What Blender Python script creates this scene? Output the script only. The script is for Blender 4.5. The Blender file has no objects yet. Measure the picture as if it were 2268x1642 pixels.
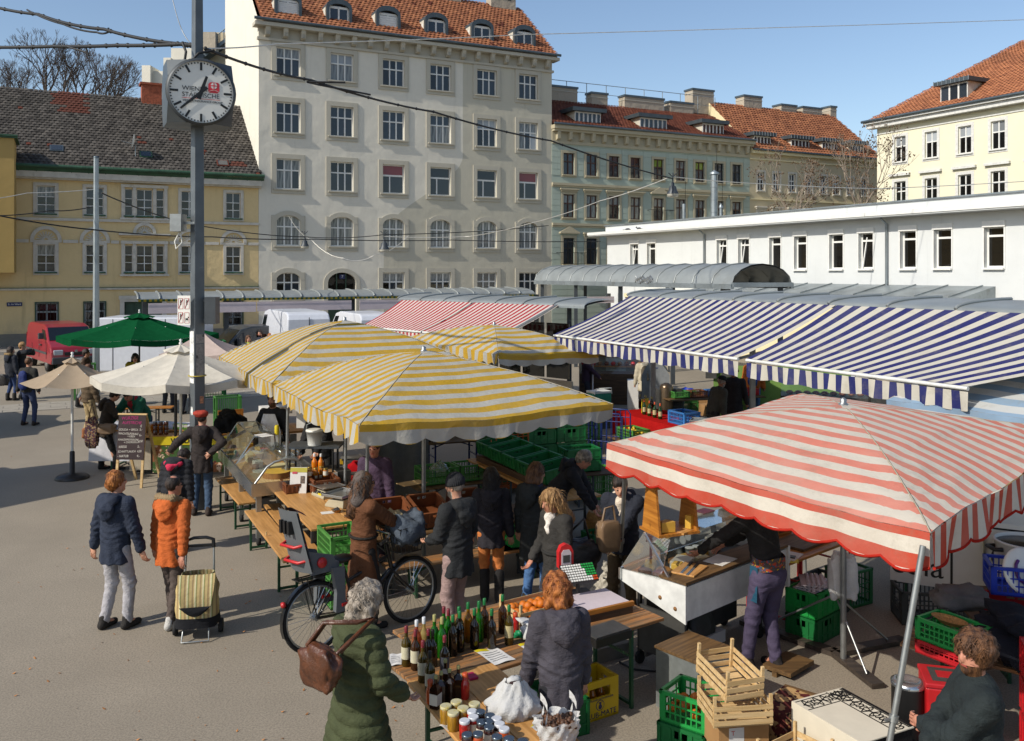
import bpy,math,random
import numpy as np
from mathutils import Vector,Matrix
S=bpy.context.scene
COL=S.collection
PI=math.pi
rnd=random.Random(11)
# ---------------------------------------------------------------- camera, sky, sun, exposure
F,CX,VH,EYE=1984.0,1134.0,602.0,3.9
cam_d=bpy.data.cameras.new('camera');cam=bpy.data.objects.new('camera',cam_d);COL.objects.link(cam)
cam.location=(0,0,EYE);cam.rotation_euler=(PI/2,0,0)
cam_d.sensor_width=36;cam_d.lens=36*F/2268;cam_d.shift_y=-219/2268;cam_d.clip_end=2000;cam_d.clip_start=.2
S.camera=cam
SUN_EL,SUN_AZ=math.radians(37),math.radians(235)      # azimuth clockwise from +Y
w=bpy.data.worlds.new('World');S.world=w;w.use_nodes=True
nt=w.node_tree;nt.nodes.clear()
sky=nt.nodes.new('ShaderNodeTexSky');sky.sky_type='NISHITA';sky.sun_disc=False
sky.sun_elevation=SUN_EL;sky.sun_rotation=SUN_AZ;sky.altitude=200;sky.air_density=1.0;sky.dust_density=1.2;sky.ozone_density=1.6
bg=nt.nodes.new('ShaderNodeBackground');bg.inputs[1].default_value=.13
wo=nt.nodes.new('ShaderNodeOutputWorld');nt.links.new(sky.outputs[0],bg.inputs[0]);nt.links.new(bg.outputs[0],wo.inputs[0])
sd=bpy.data.lights.new('sun','SUN');sd.energy=4.0;sd.angle=math.radians(.53);sd.color=(1,.935,.83)
sun=bpy.data.objects.new('sun',sd);COL.objects.link(sun)
sv=Vector((math.sin(SUN_AZ)*math.cos(SUN_EL),math.cos(SUN_AZ)*math.cos(SUN_EL),math.sin(SUN_EL)))
sun.rotation_euler=(-sv).to_track_quat('-Z','Y').to_euler();sun.location=sv*100
S.view_settings.view_transform='Standard';S.view_settings.look='None';S.view_settings.gamma=1;S.view_settings.use_curve_mapping=False
S.view_settings.exposure=.22
S.render.engine='CYCLES';S.cycles.max_bounces=6;S.cycles.transparent_max_bounces=12;S.cycles.caustics_reflective=False;S.cycles.caustics_refractive=False
S.cycles.use_denoising=True
# ---------------------------------------------------------------- measuring helpers
def G(u,v,z=0.0):
 Y=(EYE-z)*F/(v-VH);return Vector(((u-CX)/F*Y,Y,z))
def Wp(u,v,Y): return Vector(((u-CX)/F*Y,Y,EYE-(v-VH)/F*Y))
TH=math.radians(26.8)                                     # the market's own axes
bx_,ax_=Vector((math.cos(TH),math.sin(TH),0)),Vector((-math.sin(TH),math.cos(TH),0))
def RZ(a): return Matrix.Rotation(a,4,'Z')
def TR(x,y=0,z=0):
 if isinstance(x,(Vector,tuple)): return Matrix.Translation(Vector(x))
 return Matrix.Translation(Vector((x,y,z)))
# ---------------------------------------------------------------- mesh builder
class MB:
 def __init__(s): s.v=[];s.f=[];s.m=[];s.sm=[];s.uv=[];s.mats=[];s.M=None
 def mi(s,mat):
  if mat not in s.mats: s.mats.append(mat)
  return s.mats.index(mat)
 def add(s,vs,fs,mat,smooth=False,M=None,uv=None):
  o=len(s.v);T=s.M if M is None else (s.M @ M if s.M else M)
  for p in vs: s.v.append(tuple(T @ Vector(p)) if T else tuple(p))
  s.uv.extend(uv if uv else [(0.,0.)]*len(vs))
  k=s.mi(mat)
  for f in fs: s.f.append([i+o for i in f]);s.m.append(k);s.sm.append(smooth)
  return s
 def box(s,c,d,mat,M=None,taper=1.0):
  x,y,z=c;a,b,h=d[0]/2,d[1]/2,d[2]/2;t=taper
  vs=[(x-a,y-b,z-h),(x+a,y-b,z-h),(x+a,y+b,z-h),(x-a,y+b,z-h),(x-a*t,y-b*t,z+h),(x+a*t,y-b*t,z+h),(x+a*t,y+b*t,z+h),(x-a*t,y+b*t,z+h)]
  return s.add(vs,[(3,2,1,0),(4,5,6,7),(0,1,5,4),(1,2,6,5),(2,3,7,6),(3,0,4,7)],mat,False,M)
 def bb(s,x0,x1,y0,y1,z0,z1,mat,M=None):
  return s.box(((x0+x1)/2,(y0+y1)/2,(z0+z1)/2),(x1-x0,y1-y0,z1-z0),mat,M)
 def bar(s,p,q,wd,hd,mat,up=(0,0,1)):
  p,q=Vector(p),Vector(q);d=q-p;L=d.length
  if L < 1e-6: return s
  d=d/L;u=Vector(up)
  if abs(d.dot(u)) > .98: u=Vector((1,0,0))
  x=d.cross(u).normalized();y=x.cross(d)
  M=Matrix((( d.x,x.x,y.x,(p.x+q.x)/2),(d.y,x.y,y.y,(p.y+q.y)/2),(d.z,x.z,y.z,(p.z+q.z)/2),(0,0,0,1)))
  return s.box((0,0,0),(L,wd,hd),mat,M)
 def tube(s,pts,r,mat,n=8,smooth=True,M=None,closed=False):
  pts=[Vector(p) for p in pts];m=len(pts);rr=r if isinstance(r,(list,tuple)) else [r]*m
  vs=[];prev=None
  for i,p in enumerate(pts):
   if closed: d=pts[(i+1) % m]-pts[i-1]
   else: d=pts[min(i+1,m-1)]-pts[max(i-1,0)]
   d.normalize()
   if prev is None: u=d.orthogonal().normalized()
   else:
    u=prev-d*prev.dot(d);u=u.normalized() if u.length > 1e-6 else d.orthogonal().normalized()
   prev=u;wv=d.cross(u)
   for j in range(n):
    t=2*PI*j/n;vs.append(p+(u*math.cos(t)+wv*math.sin(t))*rr[i])
  fs=[]
  for i in range(m if closed else m-1):
   a,b=i*n,((i+1) % m)*n
   for j in range(n): k=(j+1) % n;fs.append((a+j,a+k,b+k,b+j))
  s.add(vs,fs,mat,smooth,M)
  if not closed: s.add(vs[:n],[tuple(range(n))[::-1]],mat,False,M);s.add(vs[-n:],[tuple(range(n))],mat,False,M)
  return s
 def lathe(s,prof,mat,n=16,M=None,smooth=True,caps=True):
  vs=[];fs=[]
  for r,z in prof:
   for j in range(n): t=2*PI*j/n;vs.append((r*math.cos(t),r*math.sin(t),z))
  for i in range(len(prof)-1):
   for j in range(n): k=(j+1) % n;fs.append((i*n+j,i*n+k,(i+1)*n+k,(i+1)*n+j))
  s.add(vs,fs,mat,smooth,M)
  if caps:
   if prof[0][0] > 1e-4: s.add(vs[:n],[tuple(range(n))[::-1]],mat,False,M)
   if prof[-1][0] > 1e-4: s.add(vs[-n:],[tuple(range(n))],mat,False,M)
  return s
 def prism(s,poly,h0,h1,mat,M=None,smooth=False):   # poly in xy, extruded along z
  n=len(poly);vs=[(x,y,h0) for x,y in poly]+[(x,y,h1) for x,y in poly]
  s.add(vs,[(i,(i+1) % n,n+(i+1) % n,n+i) for i in range(n)],mat,smooth,M)
  s.add(vs,[tuple(range(n))[::-1],tuple(range(n,2*n))],mat,False,M)
  return s
 def grid(s,nx,ny,fn,mat,smooth=True,M=None):        # fn(i/nx, j/ny) -> (p, uv)
  vs=[];uv=[]
  for j in range(ny+1):
   for i in range(nx+1):
    p,t=fn(i/nx,j/ny);vs.append(p);uv.append(t)
  fs=[(j*(nx+1)+i,j*(nx+1)+i+1,(j+1)*(nx+1)+i+1,(j+1)*(nx+1)+i) for j in range(ny) for i in range(nx)]
  return s.add(vs,fs,mat,smooth,M,uv)
 def ball(s,c,r,mat,n=10,M=None,jit=0,rg=None):
  r=r if isinstance(r,(tuple,list)) else (r,r,r);vs=[];fs=[];m=max(4,n//2+1)
  for i in range(m+1):
   t=PI*i/m
   for j in range(n):
    q=2*PI*j/n;k=1+((rg or rnd).uniform(-jit,jit) if jit else 0)
    vs.append((c[0]+r[0]*k*math.sin(t)*math.cos(q),c[1]+r[1]*k*math.sin(t)*math.sin(q),c[2]+r[2]*k*math.cos(t)))
  for i in range(m):
   for j in range(n): k=(j+1) % n;fs.append((i*n+j,(i+1)*n+j,(i+1)*n+k,i*n+k))
  return s.add(vs,fs,mat,True,M)
 def mesh(s,name):
  me=bpy.data.meshes.new(name);me.from_pydata(s.v,[],s.f)
  for mt in s.mats: me.materials.append(mt)
  me.polygons.foreach_set('material_index',s.m);me.polygons.foreach_set('use_smooth',s.sm)
  if any(t != (0.,0.) for t in s.uv):
   ul=me.uv_layers.new(name='uv');li=np.empty(len(me.loops),dtype=np.int32);me.loops.foreach_get('vertex_index',li)
   ul.data.foreach_set('uv',np.array(s.uv,dtype=np.float32)[li].ravel())
  me.update();return me
 def build(s,name,parent=None,label=None,stuff=False,bevel=0,loc=None,rz=0):
  o=bpy.data.objects.new(name,s.mesh(name));COL.objects.link(o)
  if parent: o.parent=parent
  if label: o['label']=label
  if stuff: o['kind']='stuff'
  if loc is not None: o.location=loc
  if rz: o.rotation_euler=(0,0,rz)
  if bevel: m=o.modifiers.new('bevel','BEVEL');m.width=bevel;m.segments=2;m.limit_method='ANGLE';m.angle_limit=.6
  return o
def thing(name,label,cat,loc=(0,0,0),rz=0.0,group=None):
 o=bpy.data.objects.new(name,None);o.empty_display_size=.1;COL.objects.link(o);o.location=loc;o.rotation_euler=(0,0,rz)
 o['label']=label;o['category']=cat
 if group: o['group']=group
 return o
def tag(o,label,cat,group=None):
 o['label']=label;o['category']=cat
 if group: o['group']=group
 return o
def structure(o): o['kind']='structure';return o
def inst(me,name,parent,loc=(0,0,0),rz=0,rot=None):   # another object with shared mesh data
 o=bpy.data.objects.new(name,me);COL.objects.link(o);o.parent=parent;o.location=loc;o.rotation_euler=rot if rot else (0,0,rz)
 return o
def dup(root,loc,rz,label=None,group=None):
 r=root.copy();COL.objects.link(r);r.location=loc;r.rotation_euler=(root.rotation_euler[0],root.rotation_euler[1],rz)
 if label: r['label']=label
 if group: r['group']=group
 for ch in list(root.children):
  c=ch.copy();COL.objects.link(c);c.parent=r
  for g in list(ch.children): d=g.copy();COL.objects.link(d);d.parent=c
 return r
# ---------------------------------------------------------------- materials
def lin(h):
 if isinstance(h,tuple): return h
 h=h.lstrip('#');c=[int(h[i:i+2],16)/255 for i in (0,2,4)]
 return tuple(x/12.92 if x <= .04045 else ((x+.055)/1.055)**2.4 for x in c)
class NT:
 def __init__(s,name):
  s.mat=bpy.data.materials.new(name);s.mat.use_nodes=True;s.t=s.mat.node_tree;s.t.nodes.clear()
  s.out=s.t.nodes.new('ShaderNodeOutputMaterial')
 def n(s,typ,**kw):
  x=s.t.nodes.new('ShaderNode'+typ)
  for k,v in kw.items():
   if hasattr(x,k) and k not in ('Scale','Detail'):
    setattr(x,k,v)
   else: x.inputs[k].default_value=v
  return x
 def l(s,a,b): s.t.links.new(a,b)
 def math(s,op,a,b=None):
  x=s.t.nodes.new('ShaderNodeMath');x.operation=op
  for i,q in enumerate((a,b)):
   if q is None: continue
   if isinstance(q,(int,float)): x.inputs[i].default_value=q
   else: s.l(q,x.inputs[i])
  return x.outputs[0]
 def mix(s,fac,a,b,typ='MIX'):
  x=s.t.nodes.new('ShaderNodeMix');x.data_type='RGBA';x.blend_type=typ
  for i,q in ((0,fac),(6,a),(7,b)):
   if isinstance(q,(int,float)): x.inputs[i].default_value=q
   elif isinstance(q,tuple): x.inputs[i].default_value=(*q[:3],1)
   else: s.l(q,x.inputs[i])
  return x.outputs[2]
 def noise(s,co,scale,detail=3,rough=.55,stretch=None):
  if stretch:
   mp=s.n('Mapping');s.l(co,mp.inputs[0]);mp.inputs['Scale'].default_value=stretch;co=mp.outputs[0]
  x=s.t.nodes.new('ShaderNodeTexNoise');x.inputs['Scale'].default_value=scale;x.inputs['Detail'].default_value=detail;x.inputs['Roughness'].default_value=rough
  s.l(co,x.inputs['Vector']);return x.outputs[0]
 def ramp(s,fac,lo,hi,a=0.,b=1.):
  x=s.t.nodes.new('ShaderNodeMapRange');x.interpolation_type='SMOOTHSTEP'
  s.l(fac,x.inputs[0]);x.inputs[1].default_value=lo;x.inputs[2].default_value=hi;x.inputs[3].default_value=a;x.inputs[4].default_value=b
  return x.outputs[0]
 def bump(s,h,strength,dist=.02,nrm=None):
  x=s.t.nodes.new('ShaderNodeBump');x.inputs['Strength'].default_value=strength;x.inputs['Distance'].default_value=dist
  s.l(h,x.inputs['Height'])
  if nrm: s.l(nrm,x.inputs['Normal'])
  return x.outputs[0]
 def pbsdf(s,col,rough=.6,metal=0.,nrm=None,spec=.5,trans=0.,coat=0.):
  p=s.t.nodes.new('ShaderNodeBsdfPrincipled')
  if isinstance(col,tuple): p.inputs['Base Color'].default_value=(*col[:3],1)
  else: s.l(col,p.inputs['Base Color'])
  if isinstance(rough,(int,float)): p.inputs['Roughness'].default_value=rough
  else: s.l(rough,p.inputs['Roughness'])
  p.inputs['Metallic'].default_value=metal;p.inputs['Specular IOR Level'].default_value=spec
  p.inputs['Transmission Weight'].default_value=trans;p.inputs['Coat Weight'].default_value=coat
  if nrm: s.l(nrm,p.inputs['Normal'])
  return p.outputs[0]
 def obj(s): return s.n('TexCoord').outputs['Object']
 def end(s,sh): s.l(sh,s.out.inputs[0]);return s.mat
def mul(c,k): return tuple(min(1,x*k) for x in c)
_mc={}
def mk(name,col,rough=.6,metal=0.,var=.12,scale=6.,bump=0.,bscale=40.,spec=.5,dirt=None,coat=0.,stretch=None,trans=0.):
 key=(name,str(col))
 if key in _mc: return _mc[key]
 t=NT(name);c=lin(col);co=t.obj()
 ns=t.noise(co,scale,4,.6,stretch)
 cc=t.mix(t.ramp(ns,.3,.7),mul(c,1-var),mul(c,1+var))
 if dirt:
  d=t.noise(co,dirt[1],5,.7);cc=t.mix(t.ramp(d,dirt[2],dirt[2]+.12,0,dirt[3]),cc,lin(dirt[0]))
 nr=t.bump(t.noise(co,bscale,3,.6,stretch),bump,.02) if bump else None
 _mc[key]=t.end(t.pbsdf(cc,rough,metal,nr,spec,trans,coat));return _mc[key]
def wood(name,col,col2=None,axis=0,rough=.55,wear=None,sc=1.0):
 key=(name,axis)
 if key in _mc: return _mc[key]
 t=NT(name);c=lin(col);c2=lin(col2) if col2 else mul(c,.62);co=t.obj()
 st=[14*sc,14*sc,14*sc];st[axis]=.9*sc
 oi=t.n('ObjectInfo');ad=t.n('VectorMath',operation='ADD');t.l(co,ad.inputs[0])
 cmb=t.n('CombineXYZ');t.l(t.math('MULTIPLY',oi.outputs['Random'],17.),cmb.inputs[0]);t.l(t.math('MULTIPLY',oi.outputs['Random'],31.),cmb.inputs[1]);t.l(cmb.outputs[0],ad.inputs[1])
 g=t.noise(ad.outputs[0],2.2,6,.62,tuple(st));big=t.noise(ad.outputs[0],2.0,3)
 cc=t.mix(t.ramp(g,.35,.68),c,c2)
 cc=t.mix(t.ramp(big,.35,.7,0,.35),cc,mul(c2,.9))
 kn=t.noise(ad.outputs[0],9,2);cc=t.mix(t.ramp(kn,.72,.78,0,.6),cc,mul(c2,.5))
 cc=t.mix(t.math('MULTIPLY',oi.outputs['Random'],.22),cc,mul(c,.7))
 if wear: cc=t.mix(t.ramp(t.noise(ad.outputs[0],5,5,.7,tuple(x*.25 for x in st)),.45,.62,0,.75),cc,lin(wear))
 _mc[key]=t.end(t.pbsdf(cc,rough,0,t.bump(g,.25,.004),.35));return _mc[key]
def stripes(name,ca,cb,duty=.5,transl=.22,wr=.5,fade=.25,grime='#8a8270'):
 t=NT(name);uv=t.n('TexCoord').outputs['UV'];sp=t.n('SeparateXYZ');t.l(uv,sp.inputs[0]);co=t.obj()
 fr=t.math('FRACT',sp.outputs[0]);st=t.math('LESS_THAN',fr,duty)
 a,b=lin(ca),lin(cb);big=t.noise(co,1.4,4,.6)
 A=t.mix(t.ramp(big,.3,.7,0,fade),a,mul(tuple(x*.6+.4*y for x,y in zip(a,b)),1.0))
 cc=t.mix(st,b,A)
 cc=t.mix(t.ramp(t.noise(co,3.1,6,.75),.5,.72,0,.3),cc,lin(grime));cc=t.mix(t.ramp(t.noise(co,1.2,5,.7),.55,.7,0,.2),cc,mul(lin(grime),1.2))
 h=t.noise(co,5,4,.6);nr=t.bump(h,wr,.03);wv=t.noise(co,260,2);nr=t.bump(wv,.08,.002,nr)
 d=t.n('BsdfDiffuse');t.l(cc,d.inputs[0]);t.l(nr,d.inputs['Normal'])
 tr=t.n('BsdfTranslucent');t.l(cc,tr.inputs[0]);t.l(nr,tr.inputs['Normal'])
 m=t.n('MixShader');m.inputs[0].default_value=transl;t.l(d.outputs[0],m.inputs[1]);t.l(tr.outputs[0],m.inputs[2])
 return t.end(m.outputs[0])
def cloth(name,col,var=.15,transl=0.,fine=220,wr=.35,wsc=9.,rough=.85,sheen=0.,pat=None):
 key=(name,str(col),'cloth')
 if key in _mc: return _mc[key]
 t=NT(name);c=lin(col);co=t.obj()
 cc=t.mix(t.ramp(t.noise(co,7,4),.3,.7),mul(c,1-var),mul(c,1+var))
 cc=t.mix(t.ramp(t.noise(co,fine,2),.35,.65,0,.3),cc,mul(c,.6))
 if pat:                                                     # printed fabric: patches of other colours
  for i,(pc,sc,th) in enumerate(pat): cc=t.mix(t.ramp(t.noise(co,sc+i*3.7,2),th,th+.03),cc,lin(pc))
 nr=t.bump(t.noise(co,wsc,4,.6),wr,.03);nr=t.bump(t.noise(co,wsc*2.3,3,.6,(1,1,2.2)),wr*.8,.015,nr)
 if transl:
  d=t.n('BsdfDiffuse');t.l(cc,d.inputs[0]);t.l(nr,d.inputs['Normal']);tr=t.n('BsdfTranslucent');t.l(cc,tr.inputs[0])
  m=t.n('MixShader');m.inputs[0].default_value=transl;t.l(d.outputs[0],m.inputs[1]);t.l(tr.outputs[0],m.inputs[2]);sh=m.outputs[0]
 else: sh=t.pbsdf(cc,rough,0,nr,.25)
 _mc[key]=t.end(sh);return _mc[key]
def clear_glass(name,tint=(.95,.98,.97),refl=1.0,body=0.0):
 t=NT(name);a=t.n('BsdfTransparent');a.inputs[0].default_value=(*tint,1);g=t.n('BsdfGlossy');g.inputs[1].default_value=.02;g.inputs[0].default_value=(1,1,1,1)
 fr=t.n('Fresnel');fr.inputs[0].default_value=1.5;m=t.n('MixShader');t.l(t.math('MINIMUM',t.math('MULTIPLY',fr.outputs[0],refl),.9),m.inputs[0]);t.l(a.outputs[0],m.inputs[1]);t.l(g.outputs[0],m.inputs[2])
 sh=m.outputs[0]
 if body:
  d=t.n('BsdfDiffuse');d.inputs[0].default_value=(.7,.75,.75,1);m2=t.n('MixShader');m2.inputs[0].default_value=body;t.l(sh,m2.inputs[1]);t.l(d.outputs[0],m2.inputs[2]);sh=m2.outputs[0]
 return t.end(sh)
def pane_glass(name,base='#20262c',bright=None,spec=.7):
 t=NT(name);oi=t.n('ObjectInfo');c=lin(base);co=t.obj()
 cc=t.mix(oi.outputs['Random'],mul(c,.5),mul(c,1.5))
 if bright: cc=t.mix(t.ramp(t.noise(co,3,2,.5,(3,3,.4)),.35,.65),cc,lin(bright))
 nr=t.bump(t.noise(co,1.7,2),.15,.02)
 return t.end(t.pbsdf(cc,.04,0,nr,spec))
def tiles_mat(name,c1,c2,c3,moss=0.3):
 t=NT(name);co=t.obj();at=t.n('Attribute');at.attribute_name='tile'
 sp=t.n('SeparateColor');t.l(at.outputs['Color'],sp.inputs[0])
 cc=t.mix(sp.outputs[0],lin(c1),lin(c2));cc=t.mix(t.ramp(t.noise(co,.35,5,.7),.5,.72,0,moss),cc,lin(c3))
 cc=t.mix(sp.outputs[1],cc,lin('#5f3428'))
 return t.end(t.pbsdf(cc,.8,0,t.bump(t.noise(co,14,3),.2,.02),.2))
# ================================================================ SETTING
def asphalt():
 t=NT('asphalt');co=t.obj();c=lin('#948a7a')
 fine=t.noise(co,95,3,.7);sp=t.noise(co,38,2,.8);big=t.noise(co,.22,5,.65);mid=t.noise(co,1.3,5,.7)
 cc=t.mix(t.ramp(big,.3,.7),mul(c,.84),mul(c,1.1));cc=t.mix(t.ramp(mid,.35,.7,0,.3),cc,mul(c,.78))
 cc=t.mix(t.ramp(t.noise(co,55,2,.8),.42,.6,0,.6),cc,mul(c,.48));cc=t.mix(t.ramp(sp,.58,.72,0,.32),cc,mul(c,1.4))
 st=t.noise(co,.9,6,.8);cc=t.mix(t.ramp(st,.62,.75,0,.35),cc,mul(c,.45))
 vo=t.s_vor=t.t.nodes.new('ShaderNodeTexVoronoi');vo.inputs['Scale'].default_value=2.6;t.l(co,vo.inputs['Vector'])
 cc=t.mix(t.ramp(vo.outputs['Distance'],.028,.012,0,.6),cc,mul(c,.35))
 gr=t.noise(co,.33,3,.6,(1,2.2,1));cc=t.mix(t.ramp(gr,.68,.74,0,.16),cc,lin('#5f8a6a'))
 h=t.math('ADD',t.math('MULTIPLY',fine,.7),sp)
 return t.end(t.pbsdf(cc,.82,0,t.bump(h,.16,.005),.35))
MAT_ASPH=asphalt()
m=MB();m.grid(8,8,lambda a,b: (((a-.5)*800,(b-.5)*800+150,0),(0.,0.)),MAT_ASPH,False);structure(m.build('ground'))
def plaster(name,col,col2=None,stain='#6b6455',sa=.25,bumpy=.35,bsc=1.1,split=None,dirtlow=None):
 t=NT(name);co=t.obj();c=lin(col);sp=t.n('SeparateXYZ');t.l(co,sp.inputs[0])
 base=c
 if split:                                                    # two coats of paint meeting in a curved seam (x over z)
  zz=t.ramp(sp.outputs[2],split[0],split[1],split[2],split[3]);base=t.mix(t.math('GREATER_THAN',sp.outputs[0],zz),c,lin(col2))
 n1=t.noise(co,.5,5,.65)
 cc=t.mix(t.ramp(n1,.35,.7,0,.14),base,mul(c,.6));cc=t.mix(t.ramp(t.noise(co,3.5,5,.7),.5,.8,0,.12),cc,mul(c,.55))
 cc=t.mix(t.ramp(t.noise(co,1.0,5,.7,(1.6,1.6,.16)),.55,.8,0,sa),cc,lin(stain))
 if dirtlow: cc=t.mix(t.math('MULTIPLY',t.ramp(sp.outputs[2],dirtlow[0],0,0,1),t.ramp(t.noise(co,.8,5,.7),.42,.6,0,.6)),cc,lin(dirtlow[1]))
 hh=t.noise(co,bsc,3,.5);nr=t.bump(hh,bumpy,.12);nr=t.bump(t.noise(co,45,3),.15,.01,nr)
 return t.end(t.pbsdf(cc,.85,0,nr,.25))
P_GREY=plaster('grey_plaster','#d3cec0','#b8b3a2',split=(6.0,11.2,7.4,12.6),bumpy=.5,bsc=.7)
P_GREYSIDE=plaster('firewall_plaster','#d8d4c6',bumpy=.2)
P_TRIM=plaster('grey_trim','#b4afa0',bumpy=.1,sa=.3)
P_YEL=plaster('yellow_plaster','#d2bb8c',stain='#75684e',sa=.4,bumpy=.3,bsc=2,dirtlow=(1.9,'#8c8478'))
P_YELBAY=plaster('ochre_plaster','#a98f58',sa=.3,bumpy=.2)
P_WHT=mk('white_trim','#bdb8ac',.75,var=.1,scale=3,dirt=('#77705f',1.2,.55,.35),bump=.1)
P_STONE=plaster('plinth_stone','#77736a',bumpy=.6,bsc=3)
P_CREAM=plaster('cream_plaster','#d9cda6',bumpy=.12)
P_CREAMD=plaster('cream_plaster_dull','#bfb294',bumpy=.15,sa=.3)
P_HALL=plaster('white_hall_plaster','#c9cccb',bumpy=.15,sa=.4,stain='#9aa09c')
M_SHEET=mk('sheet_metal','#59646a',.45,.6,var=.15,scale=2)
M_SHEETL=mk('sheet_metal_light','#8f979a',.42,.55,var=.16,scale=1.5,dirt=('#6d6a60',2,.55,.4))
M_GREENSH=mk('green_copper','#30523c',.6,.1,var=.25,scale=2)
M_WHITEF=mk('white_window_paint','#d7d7d2',.5,var=.05)
M_BROWNF=mk('brown_window_paint','#4a2a1c',.5,var=.2)
M_DARKF=mk('dark_window_paint','#26221f',.5,var=.2)
M_GREENF=mk('green_window_paint','#2c4634',.5,var=.15)
M_PANE=pane_glass('window_pane','#2b323a')
M_PANEC=pane_glass('curtained_pane','#565a5c','#8d8f8c',.6)
M_PANEW=pane_glass('blind_pane','#8f9498',None,.5)
M_PANER=pane_glass('red_blind_pane','#7b4145',None,.4)
M_PANEG=pane_glass('green_blind_pane','#6b7f2e','#8fa040',.4)
M_PANED=pane_glass('dark_pane','#12110f')
M_CHIM=plaster('chimney_render','#a99f8e',sa=.6,bumpy=.4,bsc=3)
M_BRICK=mk('chimney_brick','#8a4a34',.9,var=.25,scale=9,bump=.4)
M_IRON=mk('dark_iron','#2a2a2a',.5,.6)
def mulb():
 t=NT('green_block_facade');co=t.obj();sp=t.n('SeparateXYZ');t.l(co,sp.inputs[0]);c=lin('#a6b1a4')
 cc=t.mix(t.ramp(t.noise(co,.6,5),.35,.7,0,.4),c,mul(c,.78));cc=t.mix(t.ramp(t.noise(co,1,5,.7,(1.5,1.5,.2)),.55,.8,0,.3),cc,lin('#626a58'))
 return t.end(t.pbsdf(cc,.85,0,t.bump(t.noise(co,8,3),.2,.02),.2))
P_GREEN=mulb()
P_GREENTRIM=plaster('green_house_trim','#aea58c',bumpy=.15,sa=.35)

def wall_holes(mb,x0,x1,z0,z1,holes,mat,depth=.22,y=0.,rev=None):
 xs=sorted({x0,x1,*[h[0] for h in holes],*[h[1] for h in holes]});zs=sorted({z0,z1,*[h[2] for h in holes],*[h[3] for h in holes]})
 for i in range(len(xs)-1):
  for j in range(len(zs)-1):
   cx,cz=(xs[i]+xs[i+1])/2,(zs[j]+zs[j+1])/2
   if any(h[0] < cx < h[1] and h[2] < cz < h[3] for h in holes): continue
   mb.add([(xs[i],y,zs[j]),(xs[i+1],y,zs[j]),(xs[i+1],y,zs[j+1]),(xs[i],y,zs[j+1])],[(0,1,2,3)],mat)
 for a,b,c,d in holes:
  D=y+depth
  mb.add([(a,y,c),(b,y,c),(b,y,d),(a,y,d),(a,D,c),(b,D,c),(b,D,d),(a,D,d)],[(0,4,5,1),(1,5,6,2),(2,6,7,3),(3,7,4,0)],rev or mat)
_pm={}
def pane_mesh(mat):
 if mat.name not in _pm:
  m=MB();m.box((0,0,0),(1,.02,1),mat);_pm[mat.name]=m.mesh('pane')
 return _pm[mat.name]
def put_pane(parent,cx,cz,w,h,mat,y,rot=0):
 o=inst(pane_mesh(mat),'pane',parent,(cx,y,cz));o.scale=(w,1,h);return o
_wc={}
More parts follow.
